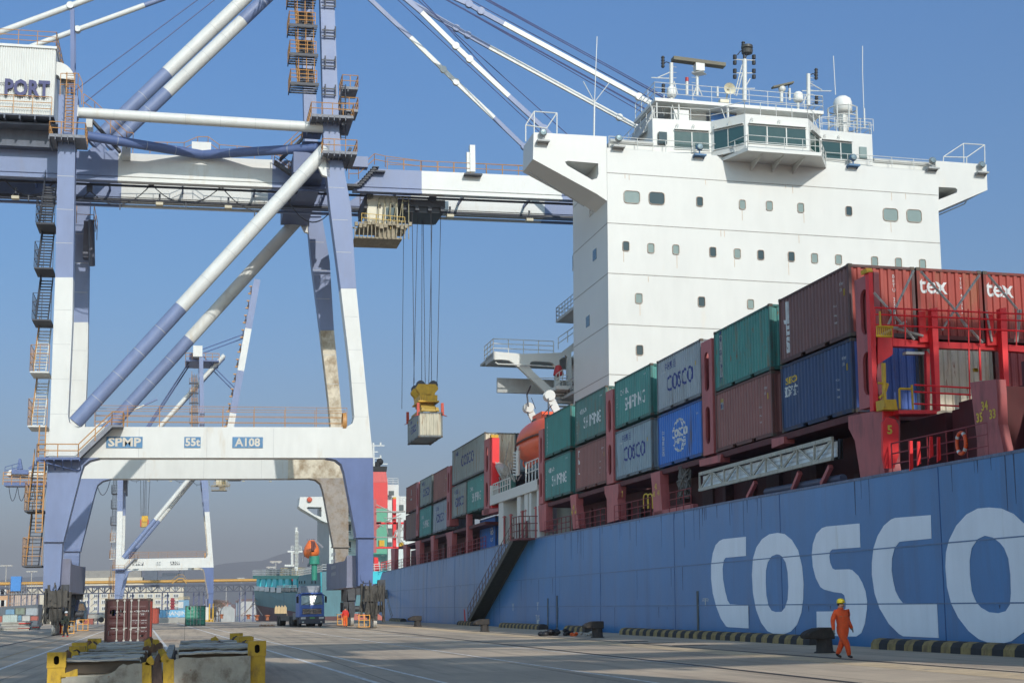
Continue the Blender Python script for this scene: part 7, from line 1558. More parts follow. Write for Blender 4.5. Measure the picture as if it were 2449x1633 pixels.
for (u0, v0, u1, v1) in ((1075, 945, 1115, 912), (1115, 912, 1145, 912), (1145, 912, 1165, 945)): a, b = AX(z3, u0, v0, YT-1.5), AX(z3, u1, v1, YT-1.5); mb.beam(a, b, .2, .3); mb.beam(a+Vector((0, 0, 1.2)), b+Vector((0, 0, 1.2)), .12, .12)
mb.build('footbridge', YP, t)
a, b = AX(z3, 65, 993, YT-2), AX(z3, 132, 900, YT-2); MB().box((a.x, YT-2, a.z), (b.x, YT+2, b.z)).build('blue_housing', mat('housing_blue', (.05, .22, .55), .6, .05), t)
mb = MB()
for i in range(12): x = lerp(AX(z3, 60, 1000, YT).x, AX(z3, 230, 1000, YT).x, i/11); mb.beam((x, YT-1.5, -3), (x, YT-1.5, zp), .15, .15)
for z in (2, 5, 8): mb.beam((AX(z3, 60, 1000, YT).x, YT-1.5, z), (AX(z3, 230, 1000, YT).x, YT-1.5, z), .2, .2)
mb.build('stair_frame', mat('scaffold_grey', (.25, .25, .25), .7), t)
p, q = AX(z3, 1066, 1105, YT-3), AX(z3, 1090, 1035, YT-3); o = MB().box((p.x, YT-3, -3), (q.x, YT, q.z)); 
for i in range(8): o.box((p.x-.3, YT-3.3, lerp(-2, q.z-1, i/7)), (q.x+.3, YT-3, lerp(-2, q.z-1, i/7)+.3))
tag(o.build('stair_tower', mat('stair_red', (.25, .02, .03), .6), at=(p.x, YT, -3)), 'dark red stair tower in front of the cream building', 'stair tower')
# blue site cabin behind the long blue container
p, q = AX(z3, 1115, 1110, 490), AX(z3, 1182, 1048, 490); t = thing('site_cabin', 'small blue cabin with a white railing above the light blue lettered container', 'cabin', (p.x, 490, -2.3))
MB().box((p.x, 490, -2.3), (q.x, 494, q.z)).build('body', mat('cabin_blue', (.16, .32, .45), .7), t); a = AX(z3, 1130, 1078, 489.9); MB().box((a.x-.8, 489.9, a.z-1), (a.x+.8, 489.99, a.z+1)).build('window', fr_, t); MB().rail([(p.x, 490, q.z), (q.x, 490, q.z)], 1, .08, 2, 1.5).build('railing', mat('cabin_rail', (.5, .4, .2), .6), t)
# grey shed with sloping roof on the far shore
p, q = AX(ze, 540, 725, 420), AX(ze, 680, 625, 420); MBs = MB().prism([(p.x, 420, -2), (q.x, 420, -2), (q.x, 420, q.z-.8), (lerp(p.x, q.x, .7), 420, q.z), (lerp(p.x, q.x, .2), 420, q.z), (p.x, 420, q.z-1.2)], (0, 12, 0)); tag(MBs.build('warehouse', mat('shed_pale_grey', (.38, .40, .40), .8, .2, .3), at=(p.x, 420, -2)), 'pale grey shed on the far quay between the distant crane and the teal ship', 'warehouse')
for k, (ua, va, ub, vb) in enumerate(((600, 650, 540, 745), (470, 720, 560, 640))): pass
# bare trees and light masts
def mast(u, v, vb, Y, lab):
    a = aty(zd(u, v), Y) if u < 400 else None; t = thing('light_mast', lab, 'light mast', (a.x, Y, -2)); MB().tube((a.x, Y, -2), a, .35, 6, .2).build('pole', STEEL, t); mb = MB().box(a-Vector((2.6, .4, .3)), a+Vector((2.6, .4, .1)))
    for i in range(5): mb.box(a+Vector((-2.4+1.1*i, -.6, -.5)), a+Vector((-1.7+1.1*i, .2, -.1)))
    mb.build('lamp_head', STEEL, t)
mast(55, 548, 0, 700, 'tall light mast at the far left above the orange building'); mast(275, 598, 0, 760, 'light mast just left of the near crane leg'); 
for z_, u, v, Y, lab in ((ze, 1090, 180, 520, 'light mast beside the orange lifeboat of the teal ship'), (ze, 1045, 235, 620, 'smaller light mast left of the one by the lifeboat'), (ze, 595, 358, 800, 'faint light mast above the yellow pipe left of the teal ship'), (ze, 742, 345, 800, 'thin light mast above the pipe close to the teal ship')):
    a = aty(z_(u, v), Y); t = thing('light_mast', lab, 'light mast', (a.x, Y, -3)); MB().tube((a.x, Y, -3), a, .3, 6, .15).build('pole', STEEL, t); MB().box(a-Vector((2, .3, .2)), a+Vector((2, .3, .3))).box(a+Vector((-1.5, -.6, -.5)), a+Vector((-.6, .1, -.1))).box(a+Vector((.6, -.6, -.5)), a+Vector((1.5, .1, -.1))).build('lamp_head', STEEL, t)
def bare_tree(u, v, w, Y, lab, seed):
    rn = random.Random(seed); a = aty(ze(u, v), Y); base = Vector((a.x, Y, gz(Y))); t = thing('bare_tree', lab, 'tree', base); H = a.z-base.z
    MB().tube(base, base+Vector((0, 0, H*.5)), .22, 6, .12).build('trunk', mat('bark', (.12, .09, .07), .9), t); mb = MB()
    def br(p, d, L, r, k):
        q = p+d*L; mb.tube(p, q, r, 4, r*.6, cap=False)
        if k: 
            for _ in range(4): dd = (d+Vector((rn.uniform(-.8, .8), rn.uniform(-.8, .8), rn.uniform(-.2, .5)))).normalized(); br(q, dd, L*.68, r*.6, k-1)
    for _ in range(6): br(base+Vector((0, 0, H*.35)), Vector((rn.uniform(-.7, .7), rn.uniform(-.7, .7), 1)).normalized(), H*.26, .1, 4)
    mb.build('crown', mat('twigs', (.20, .14, .10), .95), t)
bare_tree(520, 555, 0, 560, 'hazy brown bare tree right of the distant crane leg', 3); bare_tree(482, 575, 0, 575, 'smaller hazy bare tree touching the distant crane leg', 6)
# ================================================================ second ship, teal hull with orange lifeboat
YS = 232.0
t2 = thing('cargo_ship', 'teal hulled cargo ship with shade-toned side and white superstructure moored beyond the near crane', 'ship', (24, 250, -3.6))
tealD = mat('ship_side_shade_teal', (.10, .22, .25), .6, .12, .2, dirt=.3, dirtcol=(.06, .12, .14), streak=.15); CY = mat('ship_cyan', (.04, .52, .60), .5, .06, .3); GRNS = mat('ship_teal_green', (.03, .30, .25), .5, .1, .3); BOOT = mat('boot_topping', (.14, .07, .07), .8, .2, .4)  # grey teal is the cyan hull darkened, standing for its shaded side
NX, FX = aty(ze(1300, 600), YS), aty(ze(885, 600), 330)
n2 = aty(ze(1560, 600), YS); L0 = Vector((n2.x, YS, 0)); L1 = Vector((aty(ze(893, 700), 330).x, 330, 0)); Lt = Vector((aty(ze(868, 430), 330).x, 330, 0)); Ltt = Vector((aty(ze(845, 260), 330).x, 330, 0))
def zat(z_, x, y, Y): return aty(z_(x, y), Y).z
def bplane(P0, P1, z0a, z0b, z1a, z1b, m, nm, th=(1.2, 0, 0), top=None):
    T0, T1 = top or (P0, P1); MB().prism([(P0.x, P0.y, z0a), (P1.x, P1.y, z0b), (T1.x, T1.y, z1b), (T0.x, T0.y, z1a)], th).build(nm, m, t2)
zA, zB = zat(ze, 1240, 500, 245), zat(ze, 880, 455, 330)
bplane(L0, L1, -4, -4, zat(ze, 1560, 728, YS), zat(ze, 893, 612, 330), BOOT, 'boot_topping', (16, 0, 0))
bplane(L0+Vector((-.05, 0, 0)), L1+Vector((-.05, 0, 0)), zat(ze, 1560, 728, YS), zat(ze, 893, 612, 330), zat(ze, 1560, 525, YS), zat(ze, 870, 455, 330), tealD, 'side_plating', (16, 0, 0), (L0, Lt))
# white guard panels and open mooring deck with cyan frames
Ls = lambda s, z: Vector((lerp(Lt.x, L0.x, s), lerp(330, YS, s), z))
pos = lambda u: max(0, min(1, (lambda X: X)((u-868)/(1330-868)*1.0)))
def sid(u):                                                     # side-plane point under image column u
    lo, hi = 0., 1.
    for _ in range(30):
        m_ = (lo+hi)/2; P = Ls(m_, 0); d_ = RC.transposed() @ (P-CAM); uu = (W_/2+F_*d_.x/-d_.z)
        lo, hi = (m_, hi) if uu < (400+u*560/2352) else (lo, m_)
    return Ls(lo, 0)
def spanel(u0, u1, v0, v1, m, nm, th=.3, out_=.1):
    a, b = sid(u0), sid(u1); z0a, z1a = aty(ze(u0, v1), a.y).z, aty(ze(u0, v0), a.y).z; z0b, z1b = aty(ze(u1, v1), b.y).z, aty(ze(u1, v0), b.y).z
    o = Vector((-out_, 0, 0)); MB().prism([a+o+Vector((0, 0, z0a)), b+o+Vector((0, 0, z0b)), b+o+Vector((0, 0, z1b)), a+o+Vector((0, 0, z1a))], (th, 0, 0)).build(nm, m, t2)
spanel(872, 1310, 255, 500, mat('deck_gap_shade', (.02, .05, .06), .8), 'mooring_deck', .5, -2.5)  # dark panel set back in the opening, standing for shade inside the deck
spanel(855, 1322, 318, 352, GRNS, 'upper_bulwark', .6, .2)
for u in (898, 945, 1002, 1060, 1122, 1185, 1265): spanel(u, u+38 if u > 900 else u+25, 350, 440, CY, 'deck_frame', .5, .12)
for i, u in enumerate((885, 935, 988, 1048, 1110)): spanel(u, u+44, 424+i*3, 468+i*5, WTXT, 'guard_panel', .08, .3)
mb = MB(); a, b = sid(870), sid(1315)
for v0, v1 in ((262, 285), (285, 312)): pass
P = [sid(u)+Vector((-.2, 0, aty(ze(u, 316), sid(u).y).z)) for u in (858, 950, 1050, 1150, 1310)]
mb.rail(P, 1.15, .06, 3, 2.2); mb.build('railing', WHITE, t2)
mb = MB(); P = [sid(u)+Vector((-.2, 0, aty(ze(u, 480), sid(u).y).z)) for u in (1110, 1180, 1250, 1310)]; mb.rail(P, 1.1, .06, 3, 2); mb.build('railing', WHITE, t2)
rn = random.Random(8); mb = MB()
for u in (1075, 1110, 1150, 1190, 1225): p = sid(u)+Vector((2, 0, aty(ze(u, 270), sid(u).y).z)); mb.lathe([(0, -.9), (.6, -.9), (.6, .9), (0, .9)], p, 'X', 12); mb.box(p+Vector((-1, -1.2, -1.5)), p+Vector((1, 1.2, -.3)))
mb.build('windlass', mat('windlass_tan', (.30, .26, .16), .7, .4, 1), t2)
mb = MB()
for u in (1095, 1165, 1232, 1305): p = sid(u)+Vector((.5, 0, aty(ze(u, 372), sid(u).y).z)); mb.tube(p, p+Vector((0, 0, .9)), .25, 8)
mb.build('red_vent', REDP, t2)
# stern tower block: shade side and cyan lit end
c0, c1 = sid(1320)+Vector((-.12, 0, 0)), sid(1559)+Vector((-.12, 0, 0))
zt3 = aty(ze(1500, 293), YS+8).z
zq = zat(ze, 1560, 500, YS)
MB().prism([(c0.x, c0.y, zq-1.2), (c1.x, c1.y, zq-1.2), (c1.x+6, c1.y, zq-1.2), (c0.x+6, c0.y, zq-1.2)], (0, 0, zt3-zq+1.2)).build('stern_block', tealD, t2)
xe = aty(zg(1320, 900), YS).x
P = [(c1.x+.1, 4.2-8), (c1.x-.15, zt3), (xe+3, zt3), (xe+3, -4), (c1.x+3, -4), (c1.x+1.2, .5), (c1.x+.4, 3)]
MB().prism([(x, YS+.2, z) for x, z in P], (0, 30, 0)).build('cyan_hull_end', CY, t2)
MB().prism([(xe-1, YS+.3, -4), (xe+30, YS+.3, -4), (xe+30, YS+.3, 4.5), (xe-1, YS+.3, 4.5)], (0, 30, 0)).build('cyan_hull_end', CY, t2)
MB().prism([aty(ze(1745, 700), YS-.5), aty(ze(2190, 700), YS-.5), aty(ze(2190, 840), YS-.5), aty(ze(1745, 840), YS-.5)], (0, .5, 0)).build('boot_topping', mat('boot_salmon', (.5, .16, .12), .8), t2)
mb = MB()
for u in (1335, 1358, 1388, 1462, 1497): b_ = sid(u); p = Vector((b_.x-.15, b_.y, aty(ze(u, 385), b_.y).z)); mb.lathe([(0, -.1), (.25, -.1), (.25, .1), (0, .1)], p, 'X', 10)
mb.build('scuttle', mat('scuttle_dark', (.01, .04, .04), .4), t2)
mb = MB().rail([(c0.x, c0.y, zt3), (c1.x, YS, zt3), (xe+6, YS+.2, zt3)], 1.1, .05, 3, 1.2); mb.build('railing', WHITE, t2)
# lifeboat cradle, crane pedestal
p = aty(ze(1480, 200), YS+2); p = aty(zg(705, 700), YS+2); MB().lathe([(0, .75), (.8, .75), (.82, -.5), (.45, -.6), (.45, -3)], p, 'Z', 16).build('crane_pedestal', mat('pedestal_green', (.03, .25, .17), .5), t2)
cb = aty(ze(1455, 75), YS+4)
t3 = thing('lifeboat', 'bright orange free fall lifeboat standing nose up at the stern of the teal ship', 'lifeboat', cb-Vector((0, 0, 4.5)))
P = lambda x, y, d=0: aty(zg(x, y), YS+4+d)
secs = []
for y, xl, xr in ((485, 645, 705), (520, 622, 728), (560, 600, 752), (600, 590, 758), (630, 592, 755), (655, 605, 735), (672, 632, 700)):
    a, b = P(xl, y), P(xr, y); c = (a+b)/2; r = (b-a).length/2; secs.append([c+Vector((r*math.cos(k), r*1.05*math.sin(k), 0)) for k in [2*math.pi*i/16 for i in range(16)]])
mb = MB(); vs = [v for s_ in secs for v in s_]; mb.add(vs, [(j*16+i, j*16+(i+1) % 16, (j+1)*16+(i+1) % 16, (j+1)*16+i) for j in range(6) for i in range(16)], smooth=True); mb.add(secs[0], [tuple(range(16))]); mb.add(secs[-1], [tuple(range(16))]); mb.build('boat_hull', mat('bright_orange', (.75, .16, .03), .4, .05), t3)
mb = MB().prism([P(665, 490, -3.2), P(710, 495, -3), P(725, 560, -3.6), P(700, 590, -3.8), P(672, 520, -3.4)], (0, .1, 0)); mb.tube(P(688, 520, -3.3), P(688, 600, -4), .25, 6); mb.build('hatch', mat('hatch_brown', (.12, .03, .02), .5), t3)
mb = MB()
for u in (632, 655, 678, 697, 710): mb.tube(P(u, 490), P(u+4, 470), .12, 5)
mb.path([P(575, 720), P(582, 670), P(600, 640)], .16, 6); mb.path([P(640, 760), P(650, 730), P(690, 700)], .2, 6); mb.beam(P(705, 480), P(795, 560), .3, .3); mb.build('launch_cradle', GREYS, t3)
# signal mast
def PM(x, y): return aty(zg(x, y), YS+30)
mb = MB(); mb.beam(PM(515, 800), PM(520, 390), .55, .55); mb.tube(PM(518, 390), PM(517, 350), .25, 6); mb.box(PM(462, 602), PM(575, 592)+Vector((0, 1.2, 0))); mb.beam(PM(425, 602), PM(580, 602), .3, .3); mb.prism([PM(462, 602), PM(570, 602), PM(530, 630), PM(500, 630)], (0, 2, 0)); mb.tube(PM(472, 600), PM(474, 745), .25, 5)
for i in range(26): mb.box(PM(500, 400+14*i)-Vector((0, .5, 0)), PM(540, 403+14*i)); 
mb.rail([PM(462, 592), PM(570, 592)], .8, .05, 3, .7); mb.beam(PM(395, 748), PM(495, 748), .3, .3); mb.build('foremast', WHITE, t2)
# white superstructure with wing and galleries
YW = 262.0; Q = lambda x, y, Y=YW: aty(zg(x, y), Y)
a, b = Q(782, 760, YW), Q(1480, 20, YW); ztop = aty((865, 1110), YW).z
MB().box((Q(860, 600).x, YW, 4), (Q(1800, 600).x, YW+18, Q(1000, 30).z)).build('accommodation_block', WHITE, t2)
MB().prism([Vector((Q(785, 600).x, YW+10, 4)), Vector((Q(862, 600).x, YW, 4)), Vector((Q(862, 600).x, YW, Q(862, 120).z)), Vector((Q(785, 600).x, YW+10, Q(785, 120).z))], (3, 3, 0)).build('side_wall', SHIPG, t2)  # grey instead of white, standing for shade on this wall
mb = MB(); prism_h(mb, [Q(542, 130), Q(555, 35), Q(900, 30), Q(900, 330), Q(785, 282), Q(560, 150)], [[Q(625, 145), Q(640, 137), Q(780, 140), Q(780, 245), Q(700, 215), Q(640, 170)]], (0, 5, 0)); mb.build('bridge_wing', WHITE, t2)
mb = MB().lathe([(0, -.3), (.4, -.25), (.48, 0), (0, .1)], Q(655, 62, YW-.2), 'Y', 14); mb.build('life_raft', mat('raft_red', (.5, .08, .03), .5), t2)
for k, y in enumerate((90, 270, 450, 630)):
    a, b = Q(1022, y, YW-1.6), Q(1135, y+20, YW-1.6); MB().box((a.x, YW-1.6, b.z), (b.x+8, YW, a.z)).rail([(a.x, YW-1.6, a.z), (b.x+8, YW-1.6, a.z)], 1., .06, 3, 1.8).build('gallery', WHITE, t2)
    a, b = Q(1040, y-30, YW-.1), Q(1085, y-130, YW-.1); MB().box((a.x, YW-.1, a.z), (b.x, YW-.01, b.z)).build('door', mat('door_dark', (.03, .05, .06), .5), t2)
# right part above the blue ship's stern
for u0, v0, u1, v1, dy in ((880, 650, 1010, 490, 0), (880, 880, 1000, 650, -1), (1000, 830, 1065, 600, 2)): pass
R4 = lambda x, y, Y=YW-3: aty(z4(x, y), Y)
MB().box((R4(885, 700).x, YW-3, R4(885, 1160).z), (R4(995, 700).x, YW, R4(990, 492).z)).build('lift_house', WHITE, t2)
MB().box((R4(885, 1300).x, YW-4, R4(885, 1320).z), (R4(1064, 1300).x, YW, R4(1060, 680).z)).build('lower_house', WHITE, t2)
for (x0_, y0_, x1_, y1_) in ((900, 550, 950, 592), (1000, 680, 1040, 745), (890, 900, 935, 980), (890, 1030, 930, 1070)): a, b = R4(x0_, y1_, YW-4.2), R4(x1_, y0_, YW-4.2); MB().box((a.x, YW-4.2, a.z), (b.x, YW-4.02, b.z)).build('window', mat('far_pane2', (.08, .10, .10), .3), t2)
MB().rail([R4(890, 490), R4(988, 492)], 1.1, .05, 3, .8).rail([R4(1000, 680), R4(1062, 690)], 1.3, .06, 3, .8).build('railing', WHITE, t2)
fR, fG = mat('funnel_red', (.62, .045, .04), .5, .05), mat('funnel_green', (.10, .32, .20), .5, .05)
YFn = YW-8
def fb(x0_, y0_, x1_, y1_, m, nm, x0t=None, x1t=None): a, b, c, d = [aty(z4(x, y), YFn) for x, y in ((x0_, y1_), (x1_, y1_), (x1t or x1_, y0_), (x0t or x0_, y0_))]; MB().prism([a, b, c, d], (0, 6, 0)).build(nm, m, t2)
fb(640, 472, 890, 712, fR, 'funnel'); fb(640, 372, 890, 471, mat('funnel_red_upper', (.60, .10, .09), .5), 'funnel', 640, 876); fb(640, 320, 880, 371, BLACK, 'funnel_top', 640, 886); fb(640, 713, 885, 1140, fG, 'funnel')
mb = MB().path([aty(z4(795, 320), YFn+2), aty(z4(800, 280), YFn+2), aty(z4(820, 268), YFn+2)], .5, 12); mb.sphere(aty(z4(818, 278), YFn+2), .62, 12); mb.build('exhaust_pipe', BLACK, t2)
mb = MB()
for v, u1 in ((127, 860), (185, 800), (243, 830), (298, 890)): mb.beam(R4(740, v), R4(u1, v), .16, .16)
for u, v in ((823, 105), (823, 225)): mb.tube(R4(u, v+18), R4(u, v-8), .18, 6)
mb.tube(R4(760, 330), R4(755, 100), .2, 5); mb.build('aerial_yard', WHITE, t2)
# its red lashing posts in front
rp_ = lambda u0, v0, u1, v1, nm='lashing_post', m=REDP, Y=236: (lambda a, b: MB().box((a.x, Y, a.z), (b.x, Y+1.2, b.z)).build(nm, m, t2))(aty(z4(u0, v1), Y), aty(z4(u1, v0), Y))
rp_(758, 630, 785, 1130, m=OXIDE); rp_(942, 625, 970, 1080); rp_(942, 608, 970, 625, m=YEL, nm='post_cap'); rp_(785, 842, 1060, 862, 'cross_beam'); rp_(785, 1072, 1060, 1090, 'cross_beam'); rp_(812, 1012, 860, 1070, 'yellow_locker', YEL); rp_(1002, 1030, 1045, 1075, 'yellow_locker', YEL)
MB().prism([aty(z4(x, y), 236) for x, y in ((975, 862), (1030, 870), (1000, 915), (975, 915))], (0, .4, 0)).prism([aty(z4(x, y), 236) for x, y in ((785, 840), (830, 835), (825, 880), (785, 915))], (0, .4, 0)).build('bracket', OXIDE, t2)
mb = MB(); rn = random.Random(3)
for i in range(14): a = aty(z4(rn.uniform(790, 1050), rn.uniform(740, 1010)), 235.5); b = a+Vector((rn.uniform(-3, 3), 0, rn.uniform(-2, 2))); mb.tube(a, b, .08, 4)
for v in (745, 985): mb.tube(aty(z4(780, v), 235.5), aty(z4(1055, v), 235.5), .1, 4)
mb.tube(aty(z4(1000, 800), 235.5), aty(z4(995, 1040), 235.5), .25, 5); mb.build('lashing_rod', STEEL, t2)
MB().prism([aty(z4(x, y), 233) for x, y in ((765, 1170), (800, 1175), (815, 1320), (830, 1340), (800, 1470), (765, 1480))], (0, 1.5, 0)).build('red_winch', REDP, t2)
MB().rail([aty(z4(830, 1290), 231), aty(z4(925, 1265), 231)], 1.1, .05, 3, 1).build('railing', REDP, t2)
# mooring lines of the second ship
mb = MB()
for (p, q) in ((ze(885, 560), ze(765, 745)), (ze(880, 600), ze(790, 720)), (ze(880, 545), ze(560, 700)), (ze(880, 560), ze(600, 690)), (ze(880, 600), ze(660, 730))): a = aty(p, 329); b = atz(q); b = Vector((b.x, min(b.y, 300), .4)); mb.tube(a, b, .1, 4)
tag(mb.build('mooring_rope', mat('pale_rope', (.45, .36, .30), .9), at=b), 'fan of pale mooring ropes from the teal ship down to the far quay', 'rope')
# ================================================================ people
def skin_mesh(chains, sub=2, fat=1.16):
    """chains: list of [(point, radius), ...]; joined where a chain starts on an existing point index"""
    vs, es, rs = [], [], []; idx = {}
    def vid(p, r, key=None):
        k = key or tuple(round(c, 4) for c in p)
        if k in idx: return idx[k]
        vs.append(Vector(p)); rs.append(r); idx[k] = len(vs)-1; return idx[k]
    for ch in chains:
        prev = None
        for p, r in ch:
            i = vid(p, r)
            if prev is not None and prev != i: es.append((prev, i))
            prev = i
    me = bpy.data.meshes.new('sk'); me.from_pydata(vs, es, []); o = bpy.data.objects.new('sk', me); COL.objects.link(o)
    o.modifiers.new('s', 'SKIN'); o.modifiers['s'].use_smooth_shade = True; sv = me.skin_vertices
    if not len(sv):
        bm = bmesh.new(); bm.from_mesh(me); bm.verts.layers.skin.verify(); bm.to_mesh(me); bm.free(); sv = me.skin_vertices
    for i, r in enumerate(rs):
        rr = r if isinstance(r, tuple) else (r, r); sv[0].data[i].radius = (rr[0]*fat, rr[1]*fat) if rr[0] > .045 else rr; sv[0].data[i].use_root = (i == 0)
    s = o.modifiers.new('u', 'SUBSURF'); s.levels = sub; s.render_levels = sub
    dg = bpy.context.evaluated_depsgraph_get(); dg.update(); m2 = bpy.data.meshes.new_from_object(o.evaluated_get(dg)); bpy.data.objects.remove(o); return m2
def person(at, rz, J, label, cols, scale=1., hat=None, gaze=0, extra=None, glove=True):
    """J: joints in metres, x right, y away, z up; cols: jacket, trousers, shoe, skin, glove"""
    root = thing('person', label, 'person', at); root.rotation_euler = (0, 0, rz); root.scale = (scale,)*3
    V3 = lambda k: Vector(J[k]); ch = []
    ch.append([(V3('pelvis'), (.165, .12)), (V3('waist'), (.165, .125)), (V3('chest'), (.20, .14)), (V3('neckb'), (.11, .10)), (V3('neck'), (.062, .062)), (V3('head0'), (.088, .095)), (V3('head1'), (.085, .095))])
    for s in ('l', 'r'):
        ch.append([(V3('pelvis'), .15), (V3('hip'+s), (.115, .12)), (V3('knee'+s), (.080, .085)), (V3('ankle'+s), (.062, .07)), (V3('heel'+s), (.045, .05)), (V3('toe'+s), (.042, .035))])
        ch.append([(V3('chest'), .17), (V3('sh'+s), .088), (V3('el'+s), .066), (V3('wr'+s), .050), (V3('palm'+s), (.042, .024))])
        w, p = V3('wr'+s), V3('palm'+s); d = (p-w).normalized(); side = d.cross(Vector((0, 1, 0))).normalized(); fwd = side.cross(d)
        for k, L in enumerate((.062, .072, .068, .052)):
            b = p+d*.02+fwd*(-.027+.018*k); ch.append([(p, .03), (b, .010), (b+d*L*.5, .0095), (b+d*L+side*(-.015 if s == 'r' else .015), .008)])
        t_ = p-d*.02-fwd*.035; ch.append([(p, .03), (t_, .011), (t_+d*.045-fwd*.012, .009)])
    me = skin_mesh(ch, 2); mats = [cols[0], cols[1], cols[2], cols[3], cols[4]]
    for m in mats: me.materials.append(m)
    seg = []
    for s in ('l', 'r'): seg += [(V3('hip'+s)-Vector((0, 0, .0)), V3('knee'+s), 1), (V3('knee'+s), V3('ankle'+s), 1), (V3('heel'+s), V3('toe'+s), 2), (V3('palm'+s), V3('palm'+s)+(V3('palm'+s)-V3('wr'+s))*1.2, 4), (V3('wr'+s), V3('el'+s), 0), (V3('sh'+s), V3('el'+s), 0)]
    seg += [(V3('pelvis'), V3('pelvis')-Vector((0, 0, .08)), 1), (V3('waist'), V3('chest'), 0), (V3('chest'), V3('neckb'), 0), (V3('neck'), V3('head1'), 3)]
    def near(p):
        best = (9, 0)
        for a, b, m in seg:
            d = b-a; t = max(0, min(1, (p-a).dot(d)/max(d.length_squared, 1e-9))); r = (p-a-d*t).length; best = min(best, (r, m))
        return best[1]
    for f in me.polygons: f.material_index = near(f.center); f.use_smooth = True
    o = bpy.data.objects.new('body', me); COL.objects.link(o); o.parent = root; me.name = 'body'
    h = V3('head0')*.45+V3('head1')*.55; g = Vector((math.sin(gaze), -math.cos(gaze), 0)); sd = Vector((-g.y, g.x, 0)); org = Vector(at)
    def P(v): return org+v
    mb = MB().sphere(P(h+g*.098-Vector((0, 0, .02))), .017, 8, (1, 1, 1.5)); mb.build('nose', cols[3], root)
    mb = MB()
    for s in (-1, 1): mb.sphere(P(h+g*.088+sd*.034*s+Vector((0, 0, .015))), .010, 8)
    mb.build('eyes', BLACK, root); MB().box(P(h+g*.090-sd*.022-Vector((0, 0, .066))), P(h+g*.097+sd*.022-Vector((0, 0, .058)))).build('mouth', mat('lips', (.3, .08, .06), .6), root)
    mb = MB()
    for s in (-1, 1): mb.sphere(P(h+sd*.088*s), .022, 8, (.6, .9, 1.4))
    mb.build('ears', cols[3], root)
    hair = MB().sphere(P(h-g*.018+Vector((0, 0, .035))), .100, 12, (1, 1, 1.02)); hair.v = [v for v in hair.v]; hair.build('hair', mat('black_hair', (.01, .009, .008), .6), root) if hat is None else None
    if hat is not None:
        c = P(h+Vector((0, 0, .055))); mb = MB(); mb.lathe([(.128, 0), (.126, .03), (.118, .07), (.095, .105), (.055, .125), (0, .130)], c, 'Z', 20, soft=True)
        k = 20; vs = []
        for r in (.12, .152): 
            for i in range(k): a = 2*math.pi*i/k; dv = Vector((math.cos(a), math.sin(a), 0)); f = 1+.28*max(0, dv.dot(g)); vs.append(c+dv*r*(f if r > .13 else 1)-Vector((0, 0, .012 if r > .13 else 0)))
        mb.add(vs, [(i, (i+1) % k, k+(i+1) % k, k+i) for i in range(k)], smooth=True); mb.build('hard_hat', hat, root)
        MB().sphere(P(h-g*.02+Vector((0, 0, .01))), .098, 12, (1, 1, .95)).build('hair', mat('black_hair', (.01, .009, .008), .6), root)
    if extra: extra(root, P, V3)
    return root
SK = mat('skin', (.50, .27, .18), .5, .04); ORS = mat('orange_workwear', (.80, .10, .02), .7, .10, 6, bump=.5); GLV = mat('grey_glove', (.22, .20, .17), .8); DGL = mat('dark_glove', (.04, .045, .05), .8); BOOTM = mat('dark_boot', (.025, .015, .012), .6)
K_ = .00208
zp_ = lambda x, y, d=0.: ((x-742)*K_, d, (1195-y)*K_)
J1 = dict(pelvis=zp_(738, 790), waist=zp_(740, 700), chest=zp_(722, 590, .0), neckb=zp_(722, 505), neck=zp_(728, 470), head0=zp_(733, 435), head1=zp_(733, 398),
          hipl=zp_(700, 835, -.02), kneel=zp_(765, 985, -.12), anklel=zp_(812, 1135, -.03), heell=zp_(815, 1170, .0), toel=zp_(835, 1183, -.16),
          hipr=zp_(775, 835, .02), kneer=zp_(728, 985, .08), ankler=zp_(688, 1120, .20), heelr=zp_(672, 1150, .22), toer=zp_(720, 1182, .10),
          shl=zp_(632, 525, .02), ell=zp_(598, 655, .06), wrl=zp_(588, 765, -.02), palml=zp_(590, 805, -.04), shr=zp_(812, 525, .0), elr=zp_(845, 650, .08), wrr=zp_(880, 745, .02), palmr=zp_(892, 785, .0))
def coll(root, P, V3):
    mb = MB(); c = V3('neckb')
    mb.lathe([(.075, -.01), (.095, .02), (.085, .065), (.070, .06)], P(c+Vector((.0, .0, .03))), 'Z', 16); mb.build('collar', ORS, root)
    w = V3('waist'); MB().lathe([(.185, -.03), (.19, 0), (.18, .03)], P(Vector((w.x, 0, w.z-.10))), 'Z', 18, soft=True).build('waistband', ORS, root)
    ch = V3('chest'); mb = MB().box(P(ch+Vector((-.13, -.175, -.02))), P(ch+Vector((-.03, -.150, .02)))).box(P(ch+Vector((.04, -.175, .0))), P(ch+Vector((.13, -.150, .03)))); mb.build('chest_pocket', mat('worn_orange', (.70, .16, .06), .8), root)
g = Vector((20.15, 43.45, 0)); g = atz(zm(1900, 1380, 2200, 1859)(742, 1195))
person((g.x, g.y, 0), 0, J1, 'person in orange overalls and a yellow hard hat walking along the quay edge', (ORS, ORS, BOOTM, SK, GLV), 1., mat('helmet_yellow', (.80, .62, .02), .3, .03), .75, coll)
